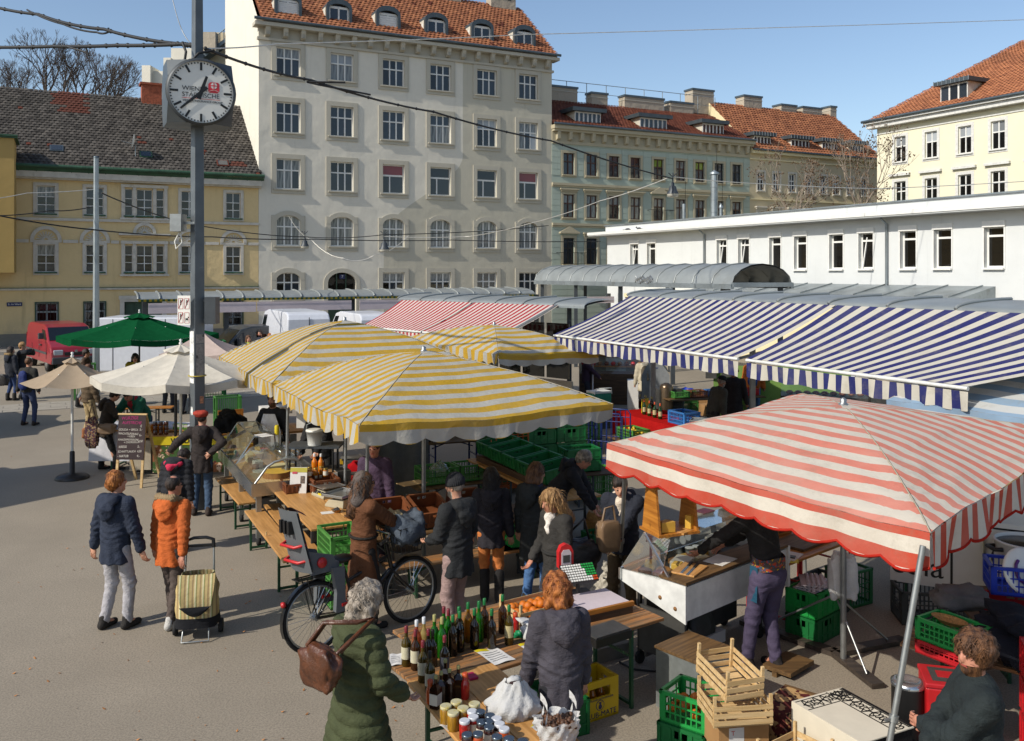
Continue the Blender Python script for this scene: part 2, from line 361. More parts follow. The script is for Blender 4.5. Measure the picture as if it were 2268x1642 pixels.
def window(parent,cx,z0,w,h,style='cross3',fm=None,pm=None,trim=None,tw=.22,ty=.05,sill=None,arch=0.,wallmat=None,depth=.22,head=None,pmtop=None,name='window',keystone=False,split=None):
 """opening at y=0 of the building's facade, centred cx, from z0; children: frame, panes"""
 fm=fm or M_WHITEF;pm=pm or M_PANE;trim=trim or P_TRIM
 key=(round(w,2),round(h,2),style,fm.name,trim.name,tw,ty,bool(sill),arch,wallmat.name if wallmat else '',depth,head,name,keystone)
 if key not in _wc:
  m=MB();a=w/2
  if tw:
   m.bb(-a-tw,-a,-ty,.02,-tw,h+(tw if not arch else 0),trim);m.bb(a,a+tw,-ty,.02,-tw,h+(tw if not arch else 0),trim);m.bb(-a,a,-ty,.02,-tw,0,trim)
   if not arch: m.bb(-a,a,-ty,.02,h,h+tw,trim)
  m.bb(-a-(tw*.6 if tw else .06),a+(tw*.6 if tw else .06),-ty-.09,depth-.06,-.07,.002,sill or trim)
  if arch:
   N=12;zc=lambda t: h-arch+arch*math.sin(t);X=lambda t: a*math.cos(t)
   ts=[PI*i/N for i in range(N+1)]
   R2=(a+tw)/a;A2=arch+tw
   for i in range(N):
    p=[(X(ts[i]),zc(ts[i])),(X(ts[i+1]),zc(ts[i+1])),((a+tw)*math.cos(ts[i+1]),h-arch+A2*math.sin(ts[i+1])),((a+tw)*math.cos(ts[i]),h-arch+A2*math.sin(ts[i]))]
    if tw: m.add([(x,-ty-.01,z) for x,z in p]+[(x,.02,z) for x,z in p],[(0,1,2,3),(0,4,5,1),(3,2,6,7)],trim)
    q=[(X(ts[i]),zc(ts[i])),(X(ts[i+1]),zc(ts[i+1])),(X(ts[i+1]),h+.001),(X(ts[i]),h+.001)]
    m.add([(x,-.004,z) for x,z in q]+[(x,depth,z) for x,z in q],[(0,1,2,3),(0,4,5,1)],wallmat or trim)
  if head == 'hood':
   m.bb(-a-tw-.12,a+tw+.12,-.22,.02,h+tw+.12,h+tw+.22,trim);m.bb(-a-tw-.05,a+tw+.05,-.12,.02,h+tw,h+tw+.12,trim)
  if head == 'pediment':
   m.bb(-a-tw-.16,a+tw+.16,-.25,.02,h+tw+.12,h+tw+.22,trim);m.prism([(-a-tw-.16,0),(a+tw+.16,0),(0,.38)],0,.2,trim,TR(0,.0,h+tw+.22) @ Matrix.Rotation(PI/2,4,'X'))
  if head == 'box':
   m.bb(-a-.06,a+.06,-.06,.02,h-.02,h+.2,M_WHITEF)
  fr=MB();f=.065 if name != 'window' or tw != .16 and tw != .0 else .036;y0,y1=depth-.09,depth-.02;panes=[]
  fr.bb(-a,-a+f,y0,y1,0,h,fm);fr.bb(a-f,a,y0,y1,0,h,fm);fr.bb(-a+f,a-f,y0,y1,0,f,fm);fr.bb(-a+f,a-f,y0,y1,h-f,h,fm)
  iw0,iw1,iz0,iz1=-a+f,a-f,f,h-f;b=.038 if f > .05 else .02
  def cells(cols,zsp):
   xs=[iw0]+[iw0+(iw1-iw0)*c for c in cols]+[iw1]
   zs=[iz0]+[iz0+(iz1-iz0)*c for c in zsp]+[iz1]
   for c in xs[1:-1]: fr.bb(c-b,c+b,y0-.012,y1,iz0,iz1,fm)
   for c in zs[1:-1]: fr.bb(iw0,iw1,y0-.02,y1,c-b,c+b,fm)
   for i in range(len(xs)-1):
    for j in range(len(zs)-1):
     panes.append(((xs[i]+xs[i+1])/2,(zs[j]+zs[j+1])/2,xs[i+1]-xs[i],zs[j+1]-zs[j],j == len(zs)-2))
  if style == 'cross3': cells([1/3,2/3],[.64])
  elif style == 'cross2': cells([.5],[.62])
  elif style == 'mod': fr.bb(iw0,iw1,y0-.02,y1,h*.62-.05,h*.62+.05,fm);fr.bb(-a*.3-b,-a*.3+b,y0-.01,y1,f,h*.62,fm);panes += [((iw0-a*.3)/2,h*.31+.03,-a*.3-iw0,h*.62-f,False),((iw1-a*.3)/2,h*.31+.03,iw1+a*.3,h*.62-f,False),(0,h*.81,iw1-iw0,h*.38-f,True)]
  elif style == 'grid': cells([.5],[.31,.62])
  elif style == 'tall': cells([],[.8])
  elif style == 'narrow': cells([],[.35,.65])
  elif style == 'sash': cells([.5],[.3,.68])
  elif style == 'door': cells([.5],[.22,.8])
  elif style == 'five': cells([.2,.4,.6,.8],[])
  elif style == 'three': cells([1/3,2/3],[])
  elif style == 'two': cells([.5],[])
  _wc[key]=(m.mesh(name),fr.mesh('frame'),panes,depth)
 wm,fm_,panes,dp=_wc[key]
 o=inst(wm,name,parent,(cx,0,z0));inst(fm_,'frame',o)
 for i,(px,pz,pw,ph,top) in enumerate(panes):
  mt=(pmtop if (top and pmtop) else (pm[i % len(pm)] if isinstance(pm,list) else pm));put_pane(o,px,pz,pw,ph,mt,dp-.045)
 return o
def roof_tiles(parent,p00,p10,p11,p01,tw,th,mat,lift=.05,odd=0.,seed=1,name='roof_tiles',patch=None,ucut=None):
 p00,p10,p11,p01=[np.array(p,float) for p in (p00,p10,p11,p01)];rg=np.random.RandomState(seed)
 nx=max(2,int(round(np.linalg.norm(p10-p00)/tw)));ny=max(2,int(round(np.linalg.norm(p01-p00)/th)))
 nrm=np.cross(p10-p00,p01-p00);nrm /= np.linalg.norm(nrm)
 i,j=np.meshgrid(np.arange(nx),np.arange(ny));i=i.ravel();j=j.ravel();off=(j % 2)*.5*0.999
 def P(a,b,hgt):
  a=np.clip(a,0,nx)/nx;b=b/ny
  return ((p00*(1-a)[:,None]+p10*a[:,None])*(1-b)[:,None]+(p01*(1-a)[:,None]+p11*a[:,None])*b[:,None])+nrm*hgt[:,None]
 n=len(i);k=rg.uniform(.8,1.2,n)*lift;z=np.zeros(n);g=.02
 a0,a1,am=i+off+g-.5,i+off+1-g-.5,i+off
 V=np.stack([P(a0,j-.06,k*.55),P(am,j-.06,k*1.25),P(a1,j-.06,k*.55),P(a0,j+1.,z+.004),P(am,j+1.,z+lift*.55),P(a1,j+1.,z+.004),P(a0,j-.06,z-.01),P(a1,j-.06,z-.01)],1).reshape(-1,3)
 q=np.array([[0,1,4,3],[1,2,5,4],[6,7,2,0]]);FQ=(q[None]+8*np.arange(n)[:,None,None]).reshape(-1,4)
 me=bpy.data.meshes.new(name);me.vertices.add(len(V));me.vertices.foreach_set('co',V.astype(np.float32).ravel())
 me.loops.add(FQ.size);me.loops.foreach_set('vertex_index',FQ.astype(np.int32).ravel());me.polygons.add(len(FQ));me.polygons.foreach_set('loop_start',np.arange(0,FQ.size,4,dtype=np.int32))
 at=me.color_attributes.new('tile','FLOAT_COLOR','POINT');colr=np.zeros((n,4),np.float32);colr[:,0]=rg.beta(1.6,1.6,n);colr[:,1]=(rg.uniform(0,1,n) < odd);colr[:,3]=1
 if patch:
  for (u0,u1,v0,v1) in patch: s=((i/nx > u0+.006*(j % 3)) & (i/nx < u1+.006*(j % 2)) & (j/ny > v0) & (j/ny < v1));colr[s,1]=.85
 at.data.foreach_set('color',np.repeat(colr,8,0).ravel())
 me.materials.append(mat);me.update(calc_edges=True);o=bpy.data.objects.new(name,me);COL.objects.link(o);o.parent=parent;o['kind']='stuff';return o
T_RED=tiles_mat('red_roof_tiles','#80503a','#ae7350','#54392d',.4)
T_DARK=tiles_mat('weathered_roof_tiles','#35322f','#5f5a54','#4c4a43',.5)
T_BROWN=tiles_mat('brown_roof_tiles','#5c3226','#7c4a38','#43291f',.4)
# street facade: one line of houses, local x along the street, y into the house
def fs(u):
 k=(u-CX)/F;return (45*k+25.7)/(.8925-.451*k)
FP=Vector((-25.7,45,0))
def fpos(s): return FP+bx_*s
S_G,S_N,S_C,S_E=fs(573),fs(1222),fs(1660),62.5
# ---- grey tenement
gb=thing('tenement_house','tall pale grey tenement with six window columns and red tiled attic','building',fpos(S_G),TH)
cols=[1.67,4.82,8.02,11.09,14.27,17.26];rows=[(15.15,1.62),(11.88,1.76),(8.64,1.74),(5.39,1.74),(2.3,1.55)]
GW=S_N-S_G;holes=[];specs=[]
for r,(z0,h) in enumerate(rows):
 for c,x in enumerate(cols):
  if r == 4 and c == 1: holes.append((x-.85,x+.85,0.0,3.85));continue
  wd=1.38;holes.append((x-wd/2,x+wd/2,z0,z0+h));specs.append((r,c,x,z0,wd,h))
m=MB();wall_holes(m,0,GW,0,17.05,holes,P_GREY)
m.add([(0,0,0),(0,11.5,0),(0,11.5,23.5),(0,5.2,22.9),(0,.9,18.9),(0,0,18.1)],[(0,5,4,3,2,1)],P_GREYSIDE)
m.add([(GW,0,0),(GW,11.5,0),(GW,11.5,18),(GW,5.2,22.5),(GW,0,17.1)],[(0,1,2,3,4)],P_GREYSIDE)
m.bb(.0,GW,11.3,11.5,0,20,P_GREYSIDE)
m.bb(-.25,0,0,11.6,-.1,.05,P_STONE)
m.build('wall',gb)
for r,c,x,z0,wd,h in specs:
 st='cross3' if r in (0,1,4) or (r == 2 and c < 2) or r == 3 else 'mod'
 arch=.42 if (r == 3 or (r == 4 and c == 0)) else 0
 top={(2,2): M_PANER,(2,5): M_PANER,(1,4): M_PANEW,(1,5): M_PANEC,(0,0): M_PANEC,(0,1): M_PANEW,(3,1): M_PANEC,(4,2): M_PANEC,(4,3): M_PANEC}.get((r,c))
 pm={(1,5): [M_PANEC,M_PANEW,M_PANE],(0,1): [M_PANEC,M_PANE],(2,0): [M_PANEC,M_PANE,M_PANEC],(2,1): [M_PANE,M_PANED],(1,3): [M_PANEC,M_PANE]}.get((r,c),M_PANEC if r == 3 else M_PANE)
 if pm is M_PANE: pm=rnd.choice((M_PANE,M_PANE,[M_PANE,M_PANE,M_PANEC],[M_PANED,M_PANE,M_PANE]))
 window(gb,x,z0,wd,h,st,M_WHITEF,pm,P_TRIM,.27,.06,None,arch,P_GREY if arch else None,pmtop=top)
d=MB();d.bb(-.85,.85,.18,.24,0,2.3,M_GREENF);d.bb(-.85,.85,.16,.24,2.3,2.42,M_GREENF)
for k in (-.28,.28): d.bb(k-.03,k+.03,.15,.2,0,3.8,M_GREENF)
d.bb(-.85,.85,.2,.22,2.42,3.85,M_PANED)
N=12
for i in range(N):
 t0,t1=PI*i/N,PI*(i+1)/N;zc=lambda t: 3.25+.6*math.sin(t)
 p=[(1.1*math.cos(t0),3.25+.85*math.sin(t0)),(1.1*math.cos(t1),3.25+.85*math.sin(t1)),(.85*math.cos(t1),zc(t1)),(.85*math.cos(t0),zc(t0))]
 d.add([(x,-.06,z) for x,z in p]+[(x,.02,z) for x,z in p],[(0,3,2,1),(0,1,5,4),(3,7,6,2)],P_TRIM)
 q=[(.85*math.cos(t0),zc(t0)),(.85*math.cos(t1),zc(t1)),(.85*math.cos(t1),3.852),(.85*math.cos(t0),3.852)]
 d.add([(x,-.004,z) for x,z in q]+[(x,.2,z) for x,z in q],[(0,3,2,1),(0,1,5,4)],P_GREY)
d.bb(-1.1,-.85,-.06,.02,0,3.25,P_TRIM);d.bb(.85,1.1,-.06,.02,0,3.25,P_TRIM)
M_BLUE=mk('enamel_blue','#1d2452',.35)
gd=d.build('door',gb,loc=(4.82,0,0))
def text(parent,body,size,mat,M,depth=.004,name='lettering',align='CENTER',shear=0.,sx=1.0,font_space=1.0):
 cu=bpy.data.curves.new(name,'FONT');cu.body=body;cu.size=size;cu.extrude=depth;cu.align_x=align;cu.align_y='CENTER';cu.shear=shear;cu.space_character=font_space
 tmp=bpy.data.objects.new('tmp',cu);COL.objects.link(tmp)
 dg=bpy.context.evaluated_depsgraph_get();me=bpy.data.meshes.new_from_object(tmp.evaluated_get(dg));bpy.data.objects.remove(tmp)
 me.materials.clear();me.materials.append(mat);me.transform(Matrix.Diagonal((sx,1,1,1)));me.transform(M);o=bpy.data.objects.new(name,me);COL.objects.link(o)
 if parent: o.parent=parent
 return o
FACE=Matrix.Rotation(PI/2,4,'X')                           # text that faces local -y
nm=MB();nm.bb(-.16,.16,.1,.14,-.13,.13,M_BLUE);hn=nm.build('house_number',gd,loc=(.05,0,3.6))
text(hn,'7',.22,M_WHITEF,TR(0,.095,0) @ FACE)
m=MB();m.bb(-.3,GW+.3,-.55,.3,17.78,17.98,P_TRIM);m.bb(-.2,GW+.2,-.38,.3,17.98,18.1,P_TRIM);m.bb(-.1,GW+.1,-.12,.1,17.05,17.2,P_TRIM);m.bb(0,GW,-.03,.1,17.2,17.78,P_TRIM)
m.tube([(-.35,-.6,18.12),(GW+.35,-.6,18.12)],.09,M_SHEET,8);m.build('cornice',gb)
br=MB();br.prism([(0,0),(-.32,.12),(-.34,.3),(-.4,.42),(-.42,.56),(0,.56)],-.13,.13,P_TRIM,Matrix(((0,0,1,0),(1,0,0,0),(0,1,0,0),(0,0,0,1))))
for k in (-.07,0,.07): br.bb(k-.015,k+.015,-.36,-.3,.1,.44,P_TRIM)
bm=br.mesh('bracket')
for i in range(19): inst(bm,'bracket',gb,(.45+i*(GW-.9)/18,-.02,17.22))
m=MB();m.add([(.06,-.5,18.05),(GW+.2,-.5,18.05),(GW+.2,4.9,22.6),(.06,4.9,22.6),(GW+.2,11,18),(.06,11,18)],[(0,1,2,3),(3,2,4,5)],T_RED)
rf=m.build('roof',gb);roof_tiles(rf,(.1,-.55,18.13),(GW+.25,-.55,18.13),(GW+.25,4.9,22.66),(.1,4.9,22.66),.27,.31,T_RED,.065,.03,3)
M_DORM=mk('dormer_sheet','#4c555a',.5,.5,var=.12,scale=2);M_CHEEK=mk('dormer_cheek','#b9b5a6',.8,var=.1)
def arch_dormer(parent,x,zb,wid,hgt,closed):
 m=MB();a=wid/2;N=10;y0=.1;a2=a+.16
 pr=[(a2,0),(a2,hgt-.35)]+[(a2*math.cos(PI*i/N),hgt-.35+.5*math.sin(PI*i/N)) for i in range(1,N)]+[(-a2,hgt-.35),(-a2,0)]
 inn=[(a,.05),(a,hgt-.45)]+[(a*math.cos(PI*i/N),hgt-.45+.3*math.sin(PI*i/N)) for i in range(1,N)]+[(-a,hgt-.45),(-a,.05)]
 n=len(pr);L=3.0
 m.add([(p[0],y0,p[1]) for p in pr]+[(p[0],y0,p[1]) for p in inn]+[(p[0],y0+L,p[1]) for p in pr]+[(p[0],y0+.25,p[1]) for p in inn],
          [(i,i+1,n+i+1,n+i) for i in range(n-1)]+[(2*n+i,2*n+i+1,i+1,i) for i in range(n-1)]+[(n+i,n+i+1,3*n+i+1,3*n+i) for i in range(n-1)],M_DORM)
 m.add([(a2+.004,y0+.25,0),(a2+.004,y0+L,hgt-.3),(a2+.004,y0+.25,hgt-.3)],[(0,1,2)],M_CHEEK);m.add([(-a2-.004,y0+.25,.1),(-a2-.004,y0+L,hgt-.35),(-a2-.004,y0+.25,hgt-.35)],[(0,2,1)],M_CHEEK)
 m.bb(-a2-.02,-a2-.006,.5,.66,.55,1.25,M_WHITEF)
 o=m.build('dormer',parent,loc=(x,0,zb));fr=MB();b=.05;yy=y0+.16
 for c in (-a+b,0,a-b): fr.bb(c-b,c+b,yy,yy+.06,.05,hgt-.28,M_WHITEF)
 fr.bb(-a,a,yy+.002,yy+.062,hgt-.42,hgt-.28,M_WHITEF);fr.bb(-a,a,yy+.002,yy+.058,.05,.14,M_WHITEF)
 if closed:
  for k in range(9): fr.bb(-a+.08,a-.08,yy-.02,yy+.04,closed+(hgt-.45-closed)*k/9+.005,closed+(hgt-.45-closed)*(k+1)/9-.005,M_WHITEF)
 fr.build('frame',o)
 for c in (-a/2,a/2): put_pane(o,c,(hgt-.3)/2,a-.1,hgt-.45,M_PANE,yy+.03)
 put_pane(o,0,hgt-.3,a,.28,M_PANED,yy+.08)
for i,u in enumerate((640,753,862,969,1071,1165)):
 arch_dormer(gb,fs(u)-S_G,18.1,1.22,1.78,{0: .42,2: .1}.get(i,0))
for (u0,u1,zt) in ((800,868,23.9),(955,1018,23.55),(1085,1140,23.4)):
 s0,s1=fs(u0)*1.08-S_G,fs(u1)*1.08-S_G;c=MB();c.bb(s0,s1,4.4,5.2,21.2,zt-.12,M_CHIM);c.bb(s0-.08,s1+.08,4.32,5.28,zt-.12,zt,P_TRIM)
 for k in range(2): c.bb(s0+.3+k*1.0,s0+.55+k*1.0,4.38,4.42,zt-.5,zt-.25,M_PANED)
 c.build('chimney',gb)
# ---- yellow two-storey house
yb=thing('townhouse','ochre yellow old two storey house with dark tiled roof and green gutter','building',fpos(0),TH)
YW=S_G;hol=[];win=[]
UP=(6.88,1.42);LO=(3.88,1.42)
for z0,h in (UP,LO):
 for x,wd in ((2.03,.84),(4.3,.84),(9.0,.84),(11.33,.78)): win.append((x,z0,wd,h,'c'));hol.append((x-wd/2,x+wd/2,z0,z0+h))
 for x,wd in ((5.94,.4),(6.72,.8),(7.5,.4)): win.append((x,z0,wd,h,'t'));hol.append((x-wd/2,x+wd/2,z0,z0+h))
for x,wd in ((2.07,1.0),(4.3,1.0),(9.0,1.0),(11.33,1.0)): win.append((x,.9,wd,1.4,'g'));hol.append((x-wd/2,x+wd/2,.9,2.3))
hol.append((5.72,7.6,0,2.42))
m=MB();wall_holes(m,-14,YW-.01,0,8.7,hol,P_YEL,.2);m.add([(YW-.01,0,0),(YW-.01,12,0),(YW-.01,12,9),(YW-.01,6,14),(YW-.01,0,9)],[(0,1,2,3,4)],P_YEL)
m.build('wall',yb)
for x,z0,wd,h,k in win:
 if k == 'c': o=window(yb,x,z0,wd,h,'grid',M_WHITEF,[M_PANE,M_PANED,M_PANED],P_WHT,.16,.05,M_GREENSH,pmtop=M_PANE if x != 2.03 else M_PANEC)
 elif k == 't': o=window(yb,x,z0,wd,h,'grid' if wd > .6 else 'narrow',M_WHITEF,[M_PANE,M_PANED],P_WHT,.0,.04,M_GREENSH,pmtop=M_PANE)
 else:
  o=window(yb,x,z0,wd,h,'sash',M_SHEETL,M_PANED,M_GREENF,.05,.05,P_WHT);g=MB()
  for q in range(7): g.tube([(-wd/2+wd*q/6,.03,.02),(-wd/2+wd*q/6,.03,h-.02)],.012,M_IRON,5)
  for q in (.05,.45,1.0,1.35): g.bar((-wd/2,.03,q),(wd/2,.03,q),.02,.02,M_IRON)
  g.build('grille',o)
m=MB()
for z0 in (UP[0],LO[0]):
 for x in (5.66,6.22,7.22,7.78): m.bb(x-.085,x+.085,-.09,.02,z0-.12,z0+1.5,P_WHT)
 m.bb(5.5,7.95,-.16,.02,z0-.22,z0-.12,P_WHT);m.bb(5.55,7.9,-.14,.02,z0+1.5,z0+1.66,P_WHT)
m.bb(5.45,8.0,-.28,.02,LO[0]+1.95,LO[0]+2.05,P_WHT);m.bb(5.55,7.9,-.12,.02,LO[0]+1.85,LO[0]+1.95,P_YEL)
m.build('triple_window_surround',yb)
def fan(parent,x,z,r,ray_r,nr,mat,arch_only=False):
 m=MB();N=16
 for i in range(N):
  t0,t1=PI*i/N,PI*(i+1)/N
  p=[((r)*math.cos(t0),r*math.sin(t0)),(r*math.cos(t1),r*math.sin(t1)),((r-.17)*math.cos(t1),(r-.17)*math.sin(t1)),((r-.17)*math.cos(t0),(r-.17)*math.sin(t0))]
  m.add([(a,-.08,b) for a,b in p]+[(a,.02,b) for a,b in p],[(0,3,2,1),(0,1,5,4),(3,7,6,2)],mat)
 for i in range(nr):
  t=PI*(i+.5)/nr;m.bar((.1*math.cos(t),-.015,.1*math.sin(t)),(ray_r*math.cos(t),-.015,ray_r*math.sin(t)),.07,.05,mat)
 m.bb(-r,r,-.06,.02,-.12,0,mat);m.build('fanlight_relief',parent,loc=(x,0,z))
for x in (2.03,4.3,9.0,11.33): fan(yb,x,5.52,.72,.44,9,P_WHT)
fan(yb,6.72,5.96,.58,.36,9,P_WHT)
def ybox(name,*bxs):
 m=MB()
 for b in bxs: m.bb(*b)
 m.build(name,yb)
for a,b in ((-14,1.25),(2.81,3.52),(5.08,5.46),(7.98,8.22),(9.78,10.55),(12.11,YW)): ybox('string_course',(a,b,-.06,.02,5.38,5.54,P_WHT))
ybox('string_course',(-14,YW,-.1,.02,6.52,6.66,P_WHT));ybox('string_course',(-14,YW,-.12,.02,2.95,3.05,P_WHT),(-14,YW,-.14,.02,3.05,3.08,M_GREENSH))
ybox('cornice',(-14,YW+.12,-.45,.1,8.7,9.0,P_WHT),(-14,YW+.12,-.3,.1,8.62,8.7,P_WHT));ybox('plinth',(-14,5.5,-.08,.02,0,.75,P_STONE),(7.8,YW,-.08,.02,0,.75,P_STONE))
m=MB();m.bb(5.72,7.6,.16,.2,0,2.42,M_GREENF)
for k in range(4):
 for q in (.15,1.0,1.75): m.bb(5.8+k*.46,6.16+k*.46,.13,.17,q,q+.62,M_GREENF)
m.bb(5.5,5.72,-.12,.02,0,2.3,P_WHT);m.bb(7.6,7.82,-.12,.02,0,2.3,P_WHT);m.bb(5.45,7.87,-.18,.02,2.42,2.62,P_WHT);m.bb(5.5,7.82,-.14,.02,2.3,2.42,P_WHT);m.build('door',yb)
m=MB();m.add([(-14,-.5,9.25),(YW+.1,-.5,9.25),(YW+.1,6,14.2),(-14,6,14.2),(YW+.1,12,9.2),(-14,12,9.2)],[(0,1,2,3),(3,2,4,5)],T_DARK);yr=m.build('roof',yb)
roof_tiles(yr,(-14,-.55,9.3),(YW+.12,-.55,9.3),(YW+.12,6,14.27),(-14,6,14.27),.24,.27,T_DARK,.06,.012,5,patch=[(.6,.665,.78,.97),(.615,.67,.68,.8),(.72,.9,.0,.022),(.86,.92,.93,.97),(.935,.965,.09,.15)])
m=MB();m.tube([(-14,-.62,9.25),(YW+.2,-.62,9.25)],.1,M_GREENSH,8);
m.add([(-14,-.62,9.14),(YW+.2,-.62,9.14),(YW+.2,-.46,9.0),(-14,-.46,9.0)],[(0,3,2,1)],M_GREENSH)
for k in range(34): m.bar((-13.6+k*.8,-.64,9.16),(-13.6+k*.8,-.45,8.98),.03,.02,M_GREENSH)
m.build('gutter',yb)
m=MB();m.bb(7.0,8.1,5.4,6.3,12.8,15.0,M_BRICK);m.bb(6.9,8.2,5.3,6.4,15.0,15.12,M_BRICK);m.build('chimney',yb)
for (u,v,gl) in ((118,340,M_SHEET),(315,345,M_GREENSH),(482,364,T_BROWN)):
 s=fs(u)*1.02+.1;zr=9.25+(402-v)*.016;yy=(zr-9.25)/4.95*6.5-.5;m=MB();Mx=TR(s,yy,zr+.02) @ Matrix.Rotation(math.radians(37),4,'X')
 m.bb(-.32,.32,-.3,.3,0,.14,gl,Mx);m.bb(-.25,.25,-.23,.23,.14,.155,M_PANE,Mx);m.build('skylight',yb)
m=MB();m.tube([(0,0,0),(0,0,.75)],.025,M_SHEETL,6);dM=TR(0,-.06,.95) @ Matrix.Rotation(math.radians(-50),4,'Z') @ Matrix.Rotation(math.radians(80),4,'X')
m.lathe([(.02,0),(.2,.02),(.36,.07),(.42,.11)],M_WHITEF,16,dM,caps=False);m.tube([(0,-.05,.8),(-.5,-.5,.95)],.015,M_SHEETL,5);m.tube([(0,0,.2),(-.35,.1,.0)],.015,M_SHEETL,5)
tag(m.build('satellite_dish',None,loc=fpos(6.3)+ax_*.5+Vector((0,0,9.95)),rz=TH-.75),'small white satellite dish standing on the dark tiled roof','satellite dish')
m=MB();m.bb(-.34,.34,-.03,0,-.1,.1,M_BLUE);ss=m.build('street_sign',None,loc=fpos(.62)+Vector((0,0,2.25))-ax_*.02,rz=TH)
tag(ss,'blue street name plate reading 2. Im Werd on the ochre wall','street sign');text(ss,'2., Im Werd',.115,M_WHITEF,TR(0,-.035,0) @ FACE)
# ochre oriel at the left edge
ob=thing('corner_house','ochre house at the far left with a projecting upper storey','building',fpos(-12)-ax_*2.6,TH)
m=MB();m.bb(0,12.7,0,2.7,3.85,10.3,P_YELBAY);m.build('oriel',ob);m=MB();m.bb(-.1,12.85,-.12,2.7,10.3,10.38,M_GREENSH);m.bb(-.1,12.85,-.2,-.06,10.38,10.46,M_GREENSH);m.add([(-.1,-.1,10.42),(12.85,-.1,10.42),(12.85,2.7,10.75),(-.1,2.7,10.75)],[(0,1,2,3)],M_GREENSH);m.build('roof',ob)
# firewalls and chimneys behind the yellow roof
def back_block(name,label,boxes,cat='building'):
 m=MB()
 for (u0,u1,v0,v1,Y,dp,mt) in boxes:
  p,q=Wp(u0,v0,Y),Wp(u1,v1,Y);m.bb(p.x,q.x,Y,Y+dp,0,p.z,mt)
 o=m.build(name);tag(o,label,cat);return o
back_block('fire_wall','white stepped firewall rising behind the yellow house',[(314,333,145,240,66,2.5,P_GREYSIDE),(334,362,158,240,66.5,2.5,P_GREYSIDE),(362,378,128,240,67,3,P_GREYSIDE),(379,432,107,240,67.3,4,P_GREYSIDE)])
bk=back_block('back_house','beige back building with sloping roof edge behind the clock',[(428,505,72,250,70,5,P_CREAMD)])
m=MB();p,q=Wp(430,145,69.5),Wp(508,90,69.5);m.bar(p,q,1.0,.25,M_SHEET);p=Wp(452,100,69);m.bb(p.x,p.x+1,68.6,69.4,p.z-.6,p.z+.9,M_CHIM)
for k in range(4): a=Wp(478+k*9,118-k*7,69.2);m.tube([a,a+Vector((0,0,1.3))],.04,M_SHEET,5)
m.tube([Wp(478,118,69.2)+Vector((0,0,1.3)),Wp(508,94,69.2)+Vector((0,0,1.3))],.04,M_SHEET,5);m.build('roof_edge',bk)
# ---- green house and cream house
nb=thing('apartment_house','pale green apartment house with brown windows and bracketed cornice','building',fpos(S_N),TH)
NW=S_C-S_N;cs=[1.3,3.1,4.9,6.67,8.63,10.56,12.28,14.05,15.7];hol=[];ws=[]
for i,x in enumerate(cs):
 for z0,h,k in ((10.38,1.45,'A'),(7.52,1.55,'B'),(4.4,1.75,'C')): hol.append((x-.43,x+.43,z0,z0+h));ws.append((i,x,z0,h,k))
m=MB();wall_holes(m,0,NW,0,12.6,hol,P_GREEN,.2)
zz=0.3
while zz < 12.4:                                                # rusticated courses: shallow raised bands between joints
 if not (9.4 < zz < 10.0 or 6.8 < zz < 7.2):
  x=0
  for h in sorted(set((h[0]-.22,h[1]+.22) for h in hol if h[2]-.1 < zz+.2 and h[3]+.1 > zz)):
   if h[0] > x: m.bb(x,h[0],-.025,.0,zz+.015,zz+.385,P_GREEN)
   x=h[1]
  m.bb(x,NW,-.025,.0,zz+.015,zz+.385,P_GREEN)
 zz += .4
m.bb(NW-.02,NW,0,10,0,13,P_GREEN);m.build('wall',nb)
for i,x,z0,h,k in ws:
 fmt=M_BROWNF if not (k == 'A' and i > 6) else M_DARKF
 if k == 'C': fmt=M_DARKF
 pt=M_PANEG if (k == 'A' and i in (4,6)) else (M_PANEC if (k == 'B' or i in (5,)) else None)
 window(nb,x,z0,.86,h,'cross2',fmt,M_PANEC if k == 'B' and i % 2 else M_PANE,P_GREENTRIM,.17,.045,None,head={'A': None,'B': 'pediment' if i == 4 else 'hood','C': 'pediment' if i == 0 else 'hood'}[k],pmtop=pt,depth=.2)
m=MB();m.bb(-.05,NW+.15,-.5,.2,13.35,13.6,P_GREENTRIM);m.bb(0,NW+.1,-.36,.2,13.2,13.35,P_GREENTRIM);m.bb(0,NW,-.06,.1,12.6,13.2,P_GREENTRIM);m.bb(0,NW,-.1,.02,12.4,12.6,P_GREENTRIM);m.tube([(-.1,-.55,13.66),(NW+.15,-.55,13.66)],.08,M_SHEET,7);m.build('cornice',nb)
for z0 in (9.65,6.98): m=MB();m.bb(0,NW,-.16,.02,z0,z0+.16,P_GREENTRIM);m.bb(0,NW,-.08,.02,z0-.12,z0,P_GREENTRIM);m.build('string_course',nb)
br=MB();br.prism([(0,0),(-.24,.1),(-.26,.3),(-.3,.58),(0,.58)],-.12,.12,P_GREENTRIM,Matrix(((0,0,1,0),(1,0,0,0),(0,1,0,0),(0,0,0,1))));bm=br.mesh('bracket')
for i in range(19): inst(bm,'bracket',nb,(.4+i*(NW-.8)/18,-.06,12.61))
def balcony(parent,x,z,wid,dp):
 m=MB();m.bb(x-wid/2,x+wid/2,-dp,0,z-.12,z,P_GREENTRIM)
 for k in range(int(wid/.11)+1): m.tube([(x-wid/2+k*.11,-dp+.03,z),(x-wid/2+k*.11,-dp+.03,z+.85)],.012,M_IRON,4,False)
 m.bar((x-wid/2,-dp+.03,z+.86),(x+wid/2,-dp+.03,z+.86),.04,.03,M_IRON);m.bar((x-wid/2,-dp+.03,z+.12),(x+wid/2,-dp+.03,z+.12),.03,.02,M_IRON)
 for sx in (-wid/2,wid/2): m.bar((x+sx,-dp+.03,z+.86),(x+sx,0,z+.86),.04,.03,M_IRON)
 m.build('balcony',parent)
